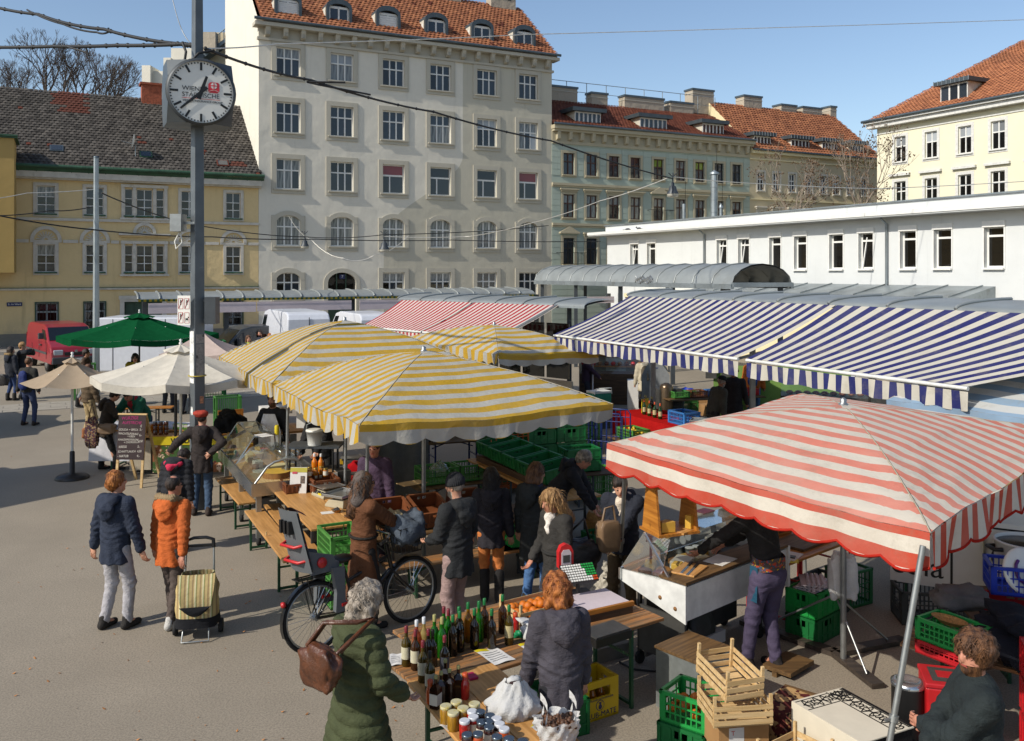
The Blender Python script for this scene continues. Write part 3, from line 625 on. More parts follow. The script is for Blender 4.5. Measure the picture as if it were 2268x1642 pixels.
balcony(nb,1.3,4.3,1.9,.7);balcony(nb,8.63,7.35,1.9,.6)
m=MB();m.add([(-.0,-.45,13.6),(NW,-.45,13.6),(NW,4.4,16.2),(0,4.4,16.2),(NW,9,13.5),(0,9,13.5)],[(0,1,2,3),(3,2,4,5)],T_BROWN);nr_=m.build('roof',nb)
roof_tiles(nr_,(0,-.5,13.66),(NW,-.5,13.66),(NW,4.4,16.27),(0,4.4,16.27),.26,.3,T_BROWN,.05,0.,7)
M_DORW=mk('dormer_white','#c9c9c4',.6)
def flat_dormer(parent,x0,x1,zb,h,n,seam=False,y=.25):
 m=MB();m.bb(x0,x1,y,y+2.2,zb,zb+h,M_CHEEK);m.bb(x0-.3,x1+.3,y-.35,y+2.6,zb+h,zb+h+.26,M_DORM)
 if seam:
  for k in range(9): m.bb(x0-.3+(x1-x0+.56)*k/8,x0-.26+(x1-x0+.56)*k/8,y-.38,y-.34,zb+h,zb+h+.3,M_SHEETL)
 o=m.build('dormer',parent);fr=MB();f=.06;W_=x1-x0
 for k in range(n+1): fr.bb(x0+W_*k/n-f*(k != 0),x0+W_*k/n+f*(k != n),y-.05,y-.002,zb+.05,zb+h-.02,M_DORW)
 fr.bb(x0,x1,y-.052,y-.004,zb,zb+.1,M_DORW);fr.bb(x0,x1,y-.052,y-.004,zb+h-.1,zb+h-.01,M_DORW);fr.build('frame',o)
 for k in range(n): put_pane(o,x0+W_*(k+.5)/n,zb+h/2,W_/n-.06,h-.1,M_PANE,y-.02)
for a,b in ((1.9,3.95),(7.2,9.5),(12.7,14.65)): flat_dormer(nb,a,b,13.68,1.05,6)
def chimney(parent,x0,x1,z0,z1,y=4.2,dp=.8,mt=None):
 m=MB();m.bb(x0,x1,y,y+dp,z0,z1-.15,mt or M_CHIM);m.bb(x0-.06,x1+.06,y-.06,y+dp+.06,z1-.15,z1,M_SHEET);m.bb(x0-.03,x1+.03,y-.03,y+dp+.03,z1-.42,z1-.36,P_TRIM);m.build('chimney',parent)
K=1.09
for x0,x1,z1 in ((.6,4.5,16.95),(5.7,7.1,16.75),(8.6,12.2,16.8),(12.8,15.0,16.7)): chimney(nb,x0,x1,15.6,z1+.35)
m=MB()
for k in range(11): m.tube([(.3+k*1.7,4.4,16.2),(.3+k*1.7,4.4,17.7)],.03,M_SHEETL,5)
m.tube([(0,4.4,17.7),(NW,4.4,17.7)],.025,M_SHEETL,5);m.tube([(0,4.4,17.0),(NW,4.4,17.0)],.02,M_SHEETL,5);m.build('roof_railing',nb)
cb=thing('apartment_house','cream apartment house with orange roof behind the bare trees','building',fpos(S_C),TH)
CW=S_E-S_C;cs=[1.1,2.65,4.25,5.95,7.5,8.9,10.4,12.0];hol=[(x-.32,x+.32,z0,z0+h) for x in cs for z0,h in ((10.0,1.4),(7.0,1.45),(4.0,1.5))]
m=MB();wall_holes(m,0,CW,0,12.75,hol,P_CREAMD,.2);m.add([(0,-.4,13),(0,4.9,17.5),(0,9,13)],[(0,1,2)],P_CREAM);m.bb(CW-.02,CW,0,9,0,13,P_CREAMD);m.build('wall',cb)
for x in cs:
 for z0,h,hd in ((10.0,1.4,None),(7.0,1.45,'hood'),(4.0,1.5,None)): window(cb,x,z0,.64,h,'cross2',M_WHITEF,M_PANE,P_WHT,.14,.04,head=hd,depth=.2)
m=MB();m.bb(0,CW,-.35,.1,12.75,13.0,P_CREAM);m.bb(0,CW,-.1,.02,12.3,12.4,P_CREAM);m.bb(0,CW,-.1,.02,9.3,9.4,P_CREAM);m.tube([(0,-.45,13.02),(CW,-.45,13.02)],.08,M_SHEET,7);m.build('cornice',cb)
m=MB();m.add([(0,-.4,13),(CW,-.4,13),(CW,5,17.4),(0,5,17.4),(CW,10,13),(0,10,13)],[(0,1,2,3),(3,2,4,5)],T_RED);cr=m.build('roof',cb)
roof_tiles(cr,(0,-.45,13.05),(CW,-.45,13.05),(CW,5,17.47),(0,5,17.47),.3,.34,T_RED,.07,.0,9)
for a,b in ((.6,2.25),(4.35,6.2),(7.6,9.2),(10.6,12.1)): flat_dormer(cb,a,b,13.1,1.05,5,True)
for x0,x1,z1 in ((-1.6,.5,18.35),(3.6,5.5,18.3),(7.6,9.3,17.9),(10.0,12.2,17.9),(13.2,13.9,18.2)): chimney(cb,x0,x1,16.4,z1,4.7,1.0)
# ---- long white hall on the right (local x runs toward the camera along its wall)
TH2=math.atan2(-ax_.y,-ax_.x)
HP=Vector((5.74,54.,0))
hb=thing('market_hall','long white flat roofed hall with tall narrow windows','building',HP,TH2)   # local +y = bx direction
hx=[(2.42,3.31,4.05),(4.08,4.96,4.05),(10.05,10.9,4.03),(11.64,12.52,4.03),(13.78,14.62,3.92),(15.36,16.2,3.92),(17.42,18.27,3.93),(18.99,19.83,3.94),(21.04,21.87,3.94),(22.56,23.41,3.95),(24.62,25.47,3.96),(27.0,27.9,3.96),(28.7,29.6,3.96)]
m=MB();wall_holes(m,0,36,0,6.05,[(a+.05,b-.05,c+.08,5.5) for a,b,c in hx],P_HALL,.25);m.bb(-.0,.01,0,14,0,6.05,P_HALL);m.build('wall',hb)
for i,(a,b,c) in enumerate(hx):
 o=window(hb,(a+b)/2,c+.08,b-a-.1,5.5-c-.08,'tall',M_WHITEF,M_PANED,M_WHITEF,.05,.03,None,head='box',depth=.25,pmtop=M_PANED)
 if i in (0,2,3,7):
  q=MB();q.bar((-.26,.12,.05),(-.1,.2,1.3),.05,.05,M_WHITEF);q.build('tilted_sash',o)
m=MB();m.bb(-1.0,36,-.75,14,6.05,6.22,P_HALL);m.bb(-1.02,36,-.79,-.74,6.1,6.26,M_WHITEF);m.build('cornice',hb)
m=MB();m.bb(0,36,-.12,14,6.22,6.62,P_HALL);m.bb(-.06,36,-.2,14.1,6.62,6.68,M_SHEETL);m.build('parapet',hb)
for x in (9.2,20.5):
 m=MB();m.tube([(x,-.09,3.0),(x,-.09,5.8),(x,-.4,6.0)],.05,M_SHEETL,8);m.build('downpipe',hb)
m=MB();m.bb(10.3,25,-1.6,0,2.7,2.95,P_CREAM);m.bb(4,10.3,-1.5,0,2.5,2.7,P_CREAM)
m.add([(10.1,-1.8,3.0),(25.1,-1.8,3.0),(25.1,0,3.38),(10.1,0,3.38),(10.1,-1.8,2.94),(25.1,-1.8,2.94),(25.1,0,2.94)],[(0,1,2,3),(4,5,1,0),(5,6,2,1)],M_SHEETL)
for k in range(11): m.bar((10.6+k*1.4,-1.8,3.02),(10.6+k*1.4,0,3.4),.05,.05,M_SHEETL)
m.bb(10.3,25,-1.5,-1.3,0,2.7,P_CREAM);m.bb(4,10.3,-1.4,-1.2,0,2.5,P_CREAMD);m.build('lean_to',hb)
def flue(x,y,z0,z1,r,cap=True):
 m=MB();m.tube([(x,y,z0),(x,y,z1)],r,M_SHEETL,12)
 for q in (.25,.5,.75): m.lathe([(r*1.08,0),(r*1.08,.06)],M_SHEETL,12,TR(x,y,z0+(z1-z0)*q))
 if cap: m.lathe([(r*1.3,0),(r*1.35,.1),(.02,.25)],M_SHEETL,12,TR(x,y,z1+.02))
 m.tube([(x+r,y,z1-.5),(x+r+.02,y,z1+1.5)],.012,M_IRON,4);m.build('flue_pipe',hb)
p=Wp(1582,480,50);lp=(p-HP);lx,ly=lp.dot(-ax_),lp.dot(bx_);flue(lx,ly,6.5,EYE+(602-388)/F*50,.2)
p=Wp(1515,480,52);lp=(p-HP);flue(lp.dot(-ax_),lp.dot(bx_),6.5,EYE+(602-452)/F*52,.11,False)
p=Wp(1597,480,49);lp=(p-HP);flue(lp.dot(-ax_),lp.dot(bx_),6.5,EYE+(602-462)/F*49,.09)
M_PIG=mk('pigeon_grey','#3a3d44',.7,var=.3,scale=30)
for i,(u,v,st) in enumerate(((1455,504,'left of two pigeons on the white hall roof, beak down'),(1490,502,'right of two pigeons on the white hall roof, body stretched flat'))):
 m=MB();m.ball((0,0,.09),(.15,.07,.07),M_PIG,8);m.ball((.15,0,.16 if i else .06),(.045,.04,.045),M_PIG,6);m.bar((-.1,0,.09),(-.3,0,.06),.06,.02,M_PIG);m.tube([(.02,.02,0),(.02,.02,.04)],.01,M_BROWNF,4);m.tube([(.02,-.02,0),(.02,-.02,.04)],.01,M_BROWNF,4);m.bar((.18,0,.16 if i else .05),(.22,0,.15 if i else .02),.015,.015,M_DARKF)
 sx=3.0+i*1.1;tag(m.build('pigeon',None,loc=HP-ax_*sx-bx_*.55+Vector((0,0,6.22)),rz=2.5*i),st,'pigeon','pigeons on the hall roof')
# ---- pale yellow corner house on the right
rb=thing('corner_house','sunlit pale yellow corner house with orange hipped roof','building',Vector((26.1,64,0)),TH2)
hol=[];ws=[]
for x in (1.95,4.42,6.93,9.22,11.8):
 for z0,h in ((11.53,1.77),(8.4,1.77)): hol.append((x-.47,x+.47,z0,z0+h));ws.append((x,z0,h))
P_PALE=plaster('pale_yellow_plaster','#dbd6bc',bumpy=.06,sa=.05)
m=MB();wall_holes(m,0,24,0,14.1,hol,P_PALE,.2);m.bb(-.02,0,0,14,0,14.1,P_PALE);m.build('wall',rb)
for x,z0,h in ws: window(rb,x,z0,.94,h,'cross2',M_WHITEF,M_PANED,M_DORW,.2,.03,head=None,pmtop=M_PANEW if z0 > 10 else None,depth=.2)
m=MB()
for x in (1.95,4.42,6.93,9.22,11.8): m.bb(x-.85,x+.85,-.2,.02,10.55,10.72,M_DORW)
m.build('window_hood',rb)
m=MB();m.bb(-.5,24,-.55,.1,14.1,14.4,M_DORW);m.bb(-.6,24,-.75,.1,14.4,14.55,M_DORW);m.bb(0,24,-.06,.02,13.65,13.75,M_DORW);m.tube([(-.7,-.8,14.6),(24,-.8,14.6)],.1,M_SHEET,8);m.build('cornice',rb)
m=MB();m.add([(-.5,-.6,14.55),(24,-.6,14.55),(24,6.5,19.6),(6.5,6.5,19.6),(-.5,13.5,14.55)],[(0,1,2,3),(0,3,4)],T_RED);rr_=m.build('roof',rb)
roof_tiles(rr_,(-.5,-.65,14.62),(24,-.65,14.62),(24,6.5,19.67),(6.5,6.5,19.67),.28,.3,T_RED,.07,0,12)
flat_dormer(rb,5.1,7.1,14.85,1.35,3,True,.1);chimney(rb,10.5,12.0,17.8,21.0,5.6,1.0);
# fallen leaves and scraps on the asphalt
M_LITT=mk('leaf_litter','#a06a38',.8,var=.5,scale=3);m=MB()
for k in range(170):
 p=G(rnd.uniform(0,1100),rnd.uniform(860,1640),.006);a=rnd.uniform(0,6.3);s=rnd.uniform(.008,.022);e,f_=Vector((math.cos(a),math.sin(a),.15))*s,Vector((-math.sin(a),math.cos(a),.1))*s*.6;m.add([p-e,p+f_,p+e+Vector((0,0,s*.5)),p-f_],[(0,1,2,3)],M_LITT)
m.build('leaf_litter',stuff=True)
# sidewalk and paving band
M_PAVE=mk('pavement_asphalt','#8b857c',.85,var=.12,scale=2,bump=.3,bscale=60);M_KERB=mk('granite_kerb','#9a958c',.8,var=.15,scale=12)
m=MB();m.bb(-14,66,-3.4,.0,-.2,.13,M_PAVE);sw=m.build('pavement',None,loc=fpos(0),rz=TH);structure(sw)
ks=MB();ks.box((0,0,0),(1.17,.26,.34),M_KERB);km=ks.mesh('kerb_stone')
for k in range(30): inst(km,'kerb_stone',sw,(-12+k*1.2,-3.53,-.02))
M_SLAB=mk('paving_slab','#938c80',.85,var=.1,scale=3,bump=.25,bscale=60)
pb=MB();pb.bb(-8,8,-.85,.85,.0,.004,M_PAVE);pv=pb.build('paving_band',None,loc=G(60,903)+Vector((0,0,0)),rz=TH+math.radians(1.5));structure(pv)
sl=MB();sl.box((0,0,.009),(.78,.39,.01),M_SLAB);sm_=sl.mesh('paving_slab')
for r in range(4):
 for k in range(19): inst(sm_,'paving_slab',pv,(-7.4+k*.8+(r % 2)*.4,-.62+r*.41,rnd.uniform(-.001,.002)))
# ---------------------------------------------------------------- bare trees
M_BARK=mk('bark','#4a4038',.9,var=.3,scale=9,bump=.6);M_BARKL=mk('plane_bark','#85786a',.9,var=.3,scale=7,bump=.5);M_IVY=mk('ivy_leaf','#1f3018',.6,var=.5,scale=9);M_SEED=mk('dry_seed_ball','#5a4530',.9)
def bare_tree(label,base,hgt,seed,mat,ivy=0,spread=.5,seeds=0,lean=(0,0),tf=.22):
 rg=random.Random(seed);segs=[]
 def grow(p,d,L,r,lev):
  n=3 if lev < 3 else 2;pts=[p];q=p.copy();dd=d.copy()
  for i in range(n):
   dd=(dd+Vector((rg.gauss(0,.1),rg.gauss(0,.1),.05+(.06 if lev else 0)))).normalized();q=q+dd*L/n;pts.append(q.copy())
  segs.append((pts,r,r*.62,lev))
  if lev >= (5 if seeds else 6): return
  k=(3 if lev == 0 else rg.choice((2,3,3)))
  for c in range(k):
   a=rg.uniform(0,2*PI);s=spread*rg.uniform(.6,1.25);o=dd.orthogonal().normalized();o2=dd.cross(o)
   nd=(dd+(o*math.cos(a)+o2*math.sin(a))*s).normalized();grow(q.copy(),nd,L*rg.uniform(.62,.8),r*.58,lev+1)
  if lev in (1,2,3):
   for c in range(2):
    a=rg.uniform(0,2*PI);o=dd.orthogonal().normalized();o2=dd.cross(o);grow(pts[1+c % 2].copy(),(dd*.6+(o*math.cos(a)+o2*math.sin(a))*.8).normalized(),L*.5,r*.4,lev+2)
 t=thing('bare_tree',label,'tree',base)
 grow(Vector((0,0,hgt*tf)),Vector((lean[0],lean[1],1)).normalized(),hgt*(1-tf)*.31,hgt*.012*(1-tf*.5),0)
 zm=max(p.z for sg in segs for p in sg[0]);kz=hgt/zm
 segs=[([Vector((p.x*kz,p.y*kz,p.z*kz)) for p in sg[0]],sg[1]*kz,sg[2]*kz,sg[3]) for sg in segs]
 tr=MB();tr.tube([(0,0,0),(0,0,hgt*tf*kz+.05)],[hgt*.017*kz,hgt*.0125*kz],mat,8);cr=MB()
 for pts,r0,r1,lev in segs:
  m=tr if lev < 1 else cr;nn=len(pts);m.tube(pts,[max(.009,r0+(r1-r0)*i/(nn-1)) for i in range(nn)],mat,6 if lev < 2 else 3,True)
 trunk=tr.build('trunk',t);cr.build('crown',t)
 if ivy:
  iv=MB();ax=[s for s in segs if s[3] == 0][0][0];pl=[Vector((0,0,0))]+ax
  for k in range(1500):
   i=rg.randrange(len(pl)-1);p=pl[i].lerp(pl[i+1],rg.random());p=p if p.z < hgt*ivy else pl[0].lerp(pl[1],.6+.4*rg.random())
   a=rg.uniform(0,2*PI);q=p+Vector((math.cos(a),math.sin(a),0))*rg.uniform(.1,.45);s=rg.uniform(.08,.16);e=Vector((rg.gauss(0,1),rg.gauss(0,1),rg.gauss(0,1))).normalized();f=e.orthogonal().normalized()
   iv.add([q-e*s,q+f*s,q+e*s,q-f*s],[(0,1,2,3)],M_IVY)
  iv.build('ivy',trunk,stuff=True)
 if seeds:
  sb=MB();ends=[s[0][-1] for s in segs if s[3] >= 4]
  for k in range(seeds): p=rg.choice(ends);sb.ball((p.x+rg.gauss(0,.08),p.y+rg.gauss(0,.08),p.z-rg.uniform(.05,.25)),.045,M_SEED,5)
  sb.build('seed_balls',t,stuff=True)
for i,(u,v,Y,sd_,iv,lb) in enumerate(((30,112,72,1,0,'leftmost slender bare tree behind the dark tiled roof'),(88,58,70,2,.45,'tallest bare tree with an ivy wrapped trunk behind the roof'),(128,75,74,3,.4,'bare tree with two dark ivy stems between its taller neighbours'),(178,95,70,4,.5,'bare tree with thick bright ivy trunk left of the brick chimney'),(248,125,73,5,0,'small spreading bare tree beside the brick chimney'),(5,130,76,6,0,'bare tree cut by the left edge of the picture'),(205,105,77,8,0,'thin bare tree behind the ivy clad trunk'))):
 top=Wp(u,v,Y);bare_tree(lb,(top.x,top.y,0),top.z*1.0,sd_,M_BARK,iv and .97,.5,lean=(.05*(i % 3-1),0),tf=.66 if iv else .6)
for i,(u,v,Y,sd_,lb) in enumerate(((1745,310,55,21,'left bare plane tree with seed balls behind the white hall'),(1858,268,53,22,'right taller bare plane tree with seed balls before the corner house'))):
 top=Wp(u,v,Y);bare_tree(lb,(top.x,top.y,0),top.z*1.02,sd_,M_BARKL,0,.55,420)
# ================================================================ STREET FURNITURE, VEHICLES, ROOFS, AWNINGS
M_POLE=mk('pole_paint','#5c6266',.5,.3,var=.12,scale=3,dirt=('#8b8d88',6,.62,.5));M_POLED=mk('pole_paint_dark','#3f4448',.5,.3,var=.1)
M_CLOCK=mk('clock_housing','#555b5e',.4,.35,var=.1,scale=2,dirt=('#7b7a70',2,.55,.4));M_DIAL=mk('clock_dial','#d6d6cf',.35,var=.02);M_BLK=mk('black_paint','#151515',.45,var=.2)
M_RED=mk('signal_red','#b01f22',.4);M_LOGO=mk('logo_red','#c0303a',.5);M_CHROME=mk('chrome','#b9bcbd',.2,.9,var=.05);M_STEEL=mk('galvanised_steel','#9a9d9c',.38,.75,var=.12,scale=8);M_RUB=mk('rubber','#141414',.8,var=.2)
PY=14.7;pp=Wp(437,700,PY);PP=Vector((pp.x,PY,0))
t=thing('clock_column','square grey steel column carrying a round street clock','street clock',PP,0)
m=MB();c45=PI/2
def sq(r,z): return [(r*math.cos(a),r*math.sin(a),z) for a in (-PI/2,0,PI/2,PI)]
zs=[0,2.2,6.0,8.2,10.2];rs=[.134,.128,.112,.098,.085];vs=sum((sq(r,z) for r,z in zip(rs,zs)),[])
m.add(vs,[(4*i+j,4*i+(j+1) % 4,4*i+4+(j+1) % 4,4*i+4+j) for i in range(4) for j in range(4)]+[(16,17,18,19)],M_POLE);m.build('pole',t,bevel=.012)
def pz(v): return EYE-(v-VH)/F*PY
cz=pz(215);ch=MB();a=.5;cc_=.2
oc=[(-a,-a+cc_*1.4),(-a+cc_*1.4,-a),(a-cc_*1.4,-a),(a,-a+cc_*1.4),(a,a-cc_*1.4),(a-cc_*1.4,a),(-a+cc_*1.4,a),(-a,a-cc_*1.4)]
big=[(x*1.0,y*1.0) for x,y in oc];inn=[(x*.93,y*.93) for x,y in oc]
sqr=[(-a,-a),(a,-a),(a,a),(-a,a)]
B=[(-a,-a),(-a,-a),(a,-a),(a,-a),(a,a),(a,a),(-a,a),(-a,a)]
vs=[(x,-.44,z) for x,z in big]+[(x,-.27,z) for x,z in B]+[(x,.27,z) for x,z in B]+[(x,.44,z) for x,z in big]
fs_=[tuple(range(8))]+[(i+8*k,8*k+8+i,8*k+8+(i+1) % 8,8*k+(i+1) % 8) for k in range(3) for i in range(8)]+[tuple(range(24,32))[::-1]]
ch.add(vs,fs_,M_CLOCK);hous=ch.build('clock_housing',t,loc=(0,0,cz),rz=TH);
m=MB();R_=Matrix.Rotation(PI/2,4,'X');m.lathe([(.495,0),(.53,0),(.54,.03),(.495,.05)],M_POLED,40,TR(0,-.43,0) @ R_,caps=False);m.build('dial_rim',hous)
m=MB();m.lathe([(.5,.004),(.5,.012)],M_DIAL,40,TR(0,-.43,0) @ R_,False);dl=m.build('dial',hous)
hm=MB();hm.box((0,0,.0),(.034,.008,.125),M_BLK);hmm=hm.mesh('hour_mark')
for k in range(12):
 an=2*PI*k/12;o=inst(hmm,'hour_mark',hous,(.41*math.sin(an),-.445,.41*math.cos(an)),rot=(0,an,0))
mm_=MB()
for k in range(60):
 if k % 5: an=2*PI*k/60;mm_.box((0,0,0),(.016,.006,.024),M_BLK,TR(.465*math.sin(an),-.446,.465*math.cos(an)) @ Matrix.Rotation(an,4,'Y'))
mm_.build('minute_marks',hous,stuff=True)
for nm,an,L,wd,y in (('hour_hand',math.radians(19),.27,.055,-.455),('minute_hand',math.radians(228),.42,.045,-.463)):
 m=MB();M=TR(0,y,0) @ Matrix.Rotation(an,4,'Y');m.add([(-wd*.6,0,-.12),(wd*.6,0,-.12),(wd*.35,0,L),(-wd*.35,0,L),(-wd*.6,.006,-.12),(wd*.6,.006,-.12),(wd*.35,.006,L),(-wd*.35,.006,L)],[(0,1,2,3),(0,4,5,1),(1,5,6,2),(2,6,7,3),(3,7,4,0)],M_BLK,False,M);m.build(nm,hous)
M_INK=mk('print_grey','#2a2c30',.5)
text(hous,'WIENER',.1,M_INK,TR(-.29,-.446,.045) @ R_,.001,align='LEFT',sx=1.05);text(hous,'STÄDTISCHE',.1,M_INK,TR(-.29,-.446,-.055) @ R_,.001,align='LEFT',sx=1.0)
text(hous,'VIENNA INSURANCE GROUP',.046,M_INK,TR(-.28,-.446,-.15) @ R_,.001,align='LEFT',sx=1.02)
m=MB();m.bb(-.29,.29,-.449,-.446,-.112,-.106,M_LOGO);lg=m.build('logo_line',hous)
m=MB();m.prism([(.11,.02),(.13,.0),(.25,.0),(.28,.03),(.28,.15),(.26,.17),(.14,.17),(.11,.14)],.446,.45,M_LOGO,R_)
m.lathe([(.05,0),(.05,.003)],M_DIAL,16,TR(.195,-.449,.115) @ R_);m.bb(.188,.202,-.4545,-.45,.06,.165,M_LOGO);m.bb(.14,.25,-.4535,-.4505,.108,.122,M_LOGO);m.bar((.12,-.451,.02),(.195,-.451,.05),.02,.004,M_DIAL);m.bar((.27,-.451,.02),(.195,-.451,.05),.02,.004,M_DIAL)
m.build('logo',hous)
m=MB();m.bb(-.14,.1,-.02,.02,-.02,.02,M_STEEL);m.bb(-.26,-.08,-.16,.1,-.14,.14,M_STEEL);m.tube([(-.15,0,-.14),(-.1,-.05,-.32),(-.2,-.05,-.42),(-.24,0,-.3),(-.16,0,-.14)],.012,M_DIAL,5)
tag(m.build('junction_box',None,loc=PP+Vector((-.1,-.08,pz(495)))),'grey junction box with looped cable on the clock column','junction box')
m=MB();m.bb(.1,.28,-.1,.12,-.22,.22,M_POLED);m.bb(.0,.12,-.02,.02,-.18,-.14,M_POLED);m.bb(.0,.12,-.02,.02,.14,.18,M_POLED)
tag(m.build('control_box',None,loc=PP+Vector((.05,.0,pz(688)))),'dark metal control box on the right side of the clock column','control box')
m=MB();m.bb(-.115,.115,-.012,0,-.24,.24,M_DIAL)
for i in range(2):
 for j in range(2):
  x,z=-.055+.11*i,.11-.23*j;
  for (q0,q1) in (((-.04,-.085),(.04,-.085)),((-.04,.085),(.04,.085)),((-.04,-.085),(-.04,.085)),((.04,-.085),(.04,.085))): m.bar((x+q0[0],-.014,z+q0[1]),(x+q1[0],-.014,z+q1[1]),.008,.003,M_RED)
  if not (i and j): m.bar((x-.035,-.015,z-.075),(x+.035,-.015,z+.075),.009,.003,M_RED);m.ball((x,-.014,z+.02),(.014,.003,.05),M_BLK,6)
  else: m.ball((x,-.014,z-.02),(.028,.003,.018),M_BLK,6);m.bar((x-.018,-.014,z-.03),(x-.018,-.014,z-.06),.008,.003,M_BLK);m.bar((x+.018,-.014,z-.03),(x+.018,-.014,z-.06),.008,.003,M_BLK);m.ball((x+.026,-.014,z+.008),(.012,.003,.012),M_BLK,6)
tag(m.build('prohibition_sign',None,loc=PP+Vector((-.17,-.12,pz(687))),rz=math.radians(-12)),'white sign with four red pictograms on the clock column','sign')
M_POST=mk('torn_poster','#cfd0cc',.8,var=.2,scale=9,dirt=('#54585a',5,.52,.9));M_POST2=mk('grey_poster','#8a8580',.85,var=.3,scale=14,dirt=('#2b2a29',7,.5,.9));M_STK=mk('orange_sticker','#b07a5a',.6,var=.4,scale=30)
def on_pole(name,label,side,zb,zt,w_,mat,off=.0):
 L=Vector((-1,-1,0)).normalized() if side < 0 else Vector((1,-1,0)).normalized();tdir=Vector((1,-1,0)).normalized() if side < 0 else Vector((1,1,0)).normalized()
 r=.126/math.sqrt(2)+.006;c=PP+L*r+tdir*off;m=MB();T=Matrix(((tdir.x,L.x,0,c.x),(tdir.y,L.y,0,c.y),(0,0,1,0),(0,0,0,1)))
 n=9;vs=[]
 for k in range(n): z=zb+(zt-zb)*k/(n-1);j=rnd.uniform(.88,1);vs += [(-w_/2*j,0,z),(w_/2*rnd.uniform(.88,1),0,z)]
 m.add(vs,[(2*k,2*k+1,2*k+3,2*k+2) for k in range(n-1)],mat,False,T);tag(m.build(name),label,'poster')
on_pole('poster','torn white poster remains pasted on the lit face of the clock column',-1,pz(848),pz(733),.15,M_POST);on_pole('poster','grey street art portrait peeling off the shaded face of the column',1,pz(832),pz(762),.14,M_POST2);on_pole('poster','small grey printed notice above the portrait on the column',1,pz(760),pz(740),.15,M_POST2);on_pole('poster','small white sticker with blue mark low on the column',-1,pz(918),pz(900),.08,M_POST);on_pole('poster','round orange sticker on the shaded face of the column',1,pz(893),pz(877),.07,M_STK,.03)
m=MB();m.tube([(.14*math.cos(q),.14*math.sin(q),0) for q in [2*PI*i/16 for i in range(16)]],.008,mk('yellow_strap','#b9a32a',.6),5,closed=True);tag(m.build('strap',None,loc=PP+Vector((0,0,pz(832)))),'thin yellow strap tied round the clock column','strap')
# small mast
p=Wp(213,700,28);m=MB();m.tube([(0,0,0),(0,0,3),(0,0,EYE+(602-350)/F*28)],[.12,.1,.075],M_SHEETL,8,False);mz=EYE+(602-350)/F*28
t=thing('lamp_mast','slim pale grey mast behind the green umbrella','mast',(p.x,28,0));m.build('pole',t);m=MB();m.lathe([(.09,0),(.09,.03),(.02,.06)],M_SHEET,8,TR(0,0,mz));m.build('cap',t)
MAST=Vector((p.x,28,0))
# hanging lamps and cables
def lamp(label,pos,s=1.0):
 t=thing('hanging_lamp',label,'street lamp',pos,0,'lamps hung on street cables');m=MB()
 m.lathe([(.02,.42),(.05,.4),(.06,.3),(.12,.26),(.15,.12),(.2,.04),(.21,0)],M_POLED,14,Matrix.Scale(s,4),caps=False);m.tube([(0,0,.4*s),(0,0,.75*s)],.02,M_POLED,5);m.tube([(-.15*s,0,.75*s),(0,0,.6*s),(.15*s,0,.75*s)],.02,M_POLED,5);m.build('lamp_shade',t)
 m=MB();m.lathe([(.2*s,0),(.19*s,-.1*s),(.02,-.12*s)],mk('lamp_glass','#b8b4a6',.15,var=.05),14);m.build('glass',t)
L1,L2,L3=Wp(1490,430,30),Wp(675,546,44),Wp(851,553,42)
lamp('bell shaped street lamp hanging before the green house',L1,.95);lamp('small bell lamp hanging at the left edge of the grey tenement',L2,1.0);lamp('bell lamp hanging in front of an arched window of the grey tenement',L3,1.15)
M_CAB=mk('cable_black','#141516',.6);M_WIRE=mk('steel_wire','#c9c6bd',.4,.5)
def cable(label,pts,r,mat,sag=0.,cat='cable',name='cable',lace=0):
 o=[];
 for a,b in zip(pts[:-1],pts[1:]):
  for i in range(12): t=i/12;q=a.lerp(b,t);q.z -= sag*4*t*(1-t);o.append(q)
 o.append(pts[-1]);m=MB();m.tube(o,r,mat,6)
 for i in range(lace):
  q=o[int(i*len(o)/lace)];m.ball(q,(r*1.3,r*1.3,r*1.5),mat,5)
 tag(m.build(name),label,cat)
def Q(u,v,Y): return Wp(u,v,Y)
TOP=Q(430,100,PY)
cable('thick black cable bundle running up left from the clock column',[Q(-60,0,19),Q(85,32,17.8),Q(230,65,16.3),TOP],.03,M_CAB,.05,lace=16)
cable('second looped strand under the upper left cable bundle',[Q(60,22,18),Q(140,54,17.2),Q(215,72,16.5),Q(243,70,16.3),Q(240,62,16.3)],.018,M_CAB,.03)
cable('thick black cable running level to the left from the column',[Q(-60,105,18),Q(120,103,17),Q(260,101,15.8),Q(405,98,14.9),TOP],.032,M_CAB,.01,lace=20)
cable('short looped cable end hanging before the bare trees',[Q(150,104,16.6),Q(190,116,16.4),Q(197,124,16.4),Q(190,106,16.4)],.018,M_CAB)
cable('looped feeder cable bent round the top of the clock',[Q(405,97,14.6),Q(412,115,14.5),Q(409,135,14.5),Q(420,140,14.5),Q(440,118,14.55),Q(475,112,14.7)],.022,M_CAB)
cable('thick black cable falling from the column to the bell lamp',[Q(455,108,PY),Q(690,178,18),Q(960,248,22),Q(1220,312,26),Q(1490,396,30)],.026,M_CAB,.06,lace=22)
cable('short doubled cable strand in front of the grey facade',[Q(765,183,17.9),Q(680,182,17.8),Q(705,188,18.2),Q(820,210,19.6)],.02,M_CAB)
cable('bright steel wire crossing the sky to the right edge',[Q(455,108,PY),Q(610,98,17),Q(1160,77,26),Q(2330,42,34)],.012,M_WIRE,.02)
cable('thin wire climbing from the column to the upper left',[Q(378,-20,15.5),Q(402,65,15),TOP],.008,M_STEEL,.05)
cable('thin bright wire from the bell lamp to the right',[Q(1490,392,30),Q(1700,408,33),Q(1950,418,36),Q(2330,398,40)],.014,M_WIRE,.03)
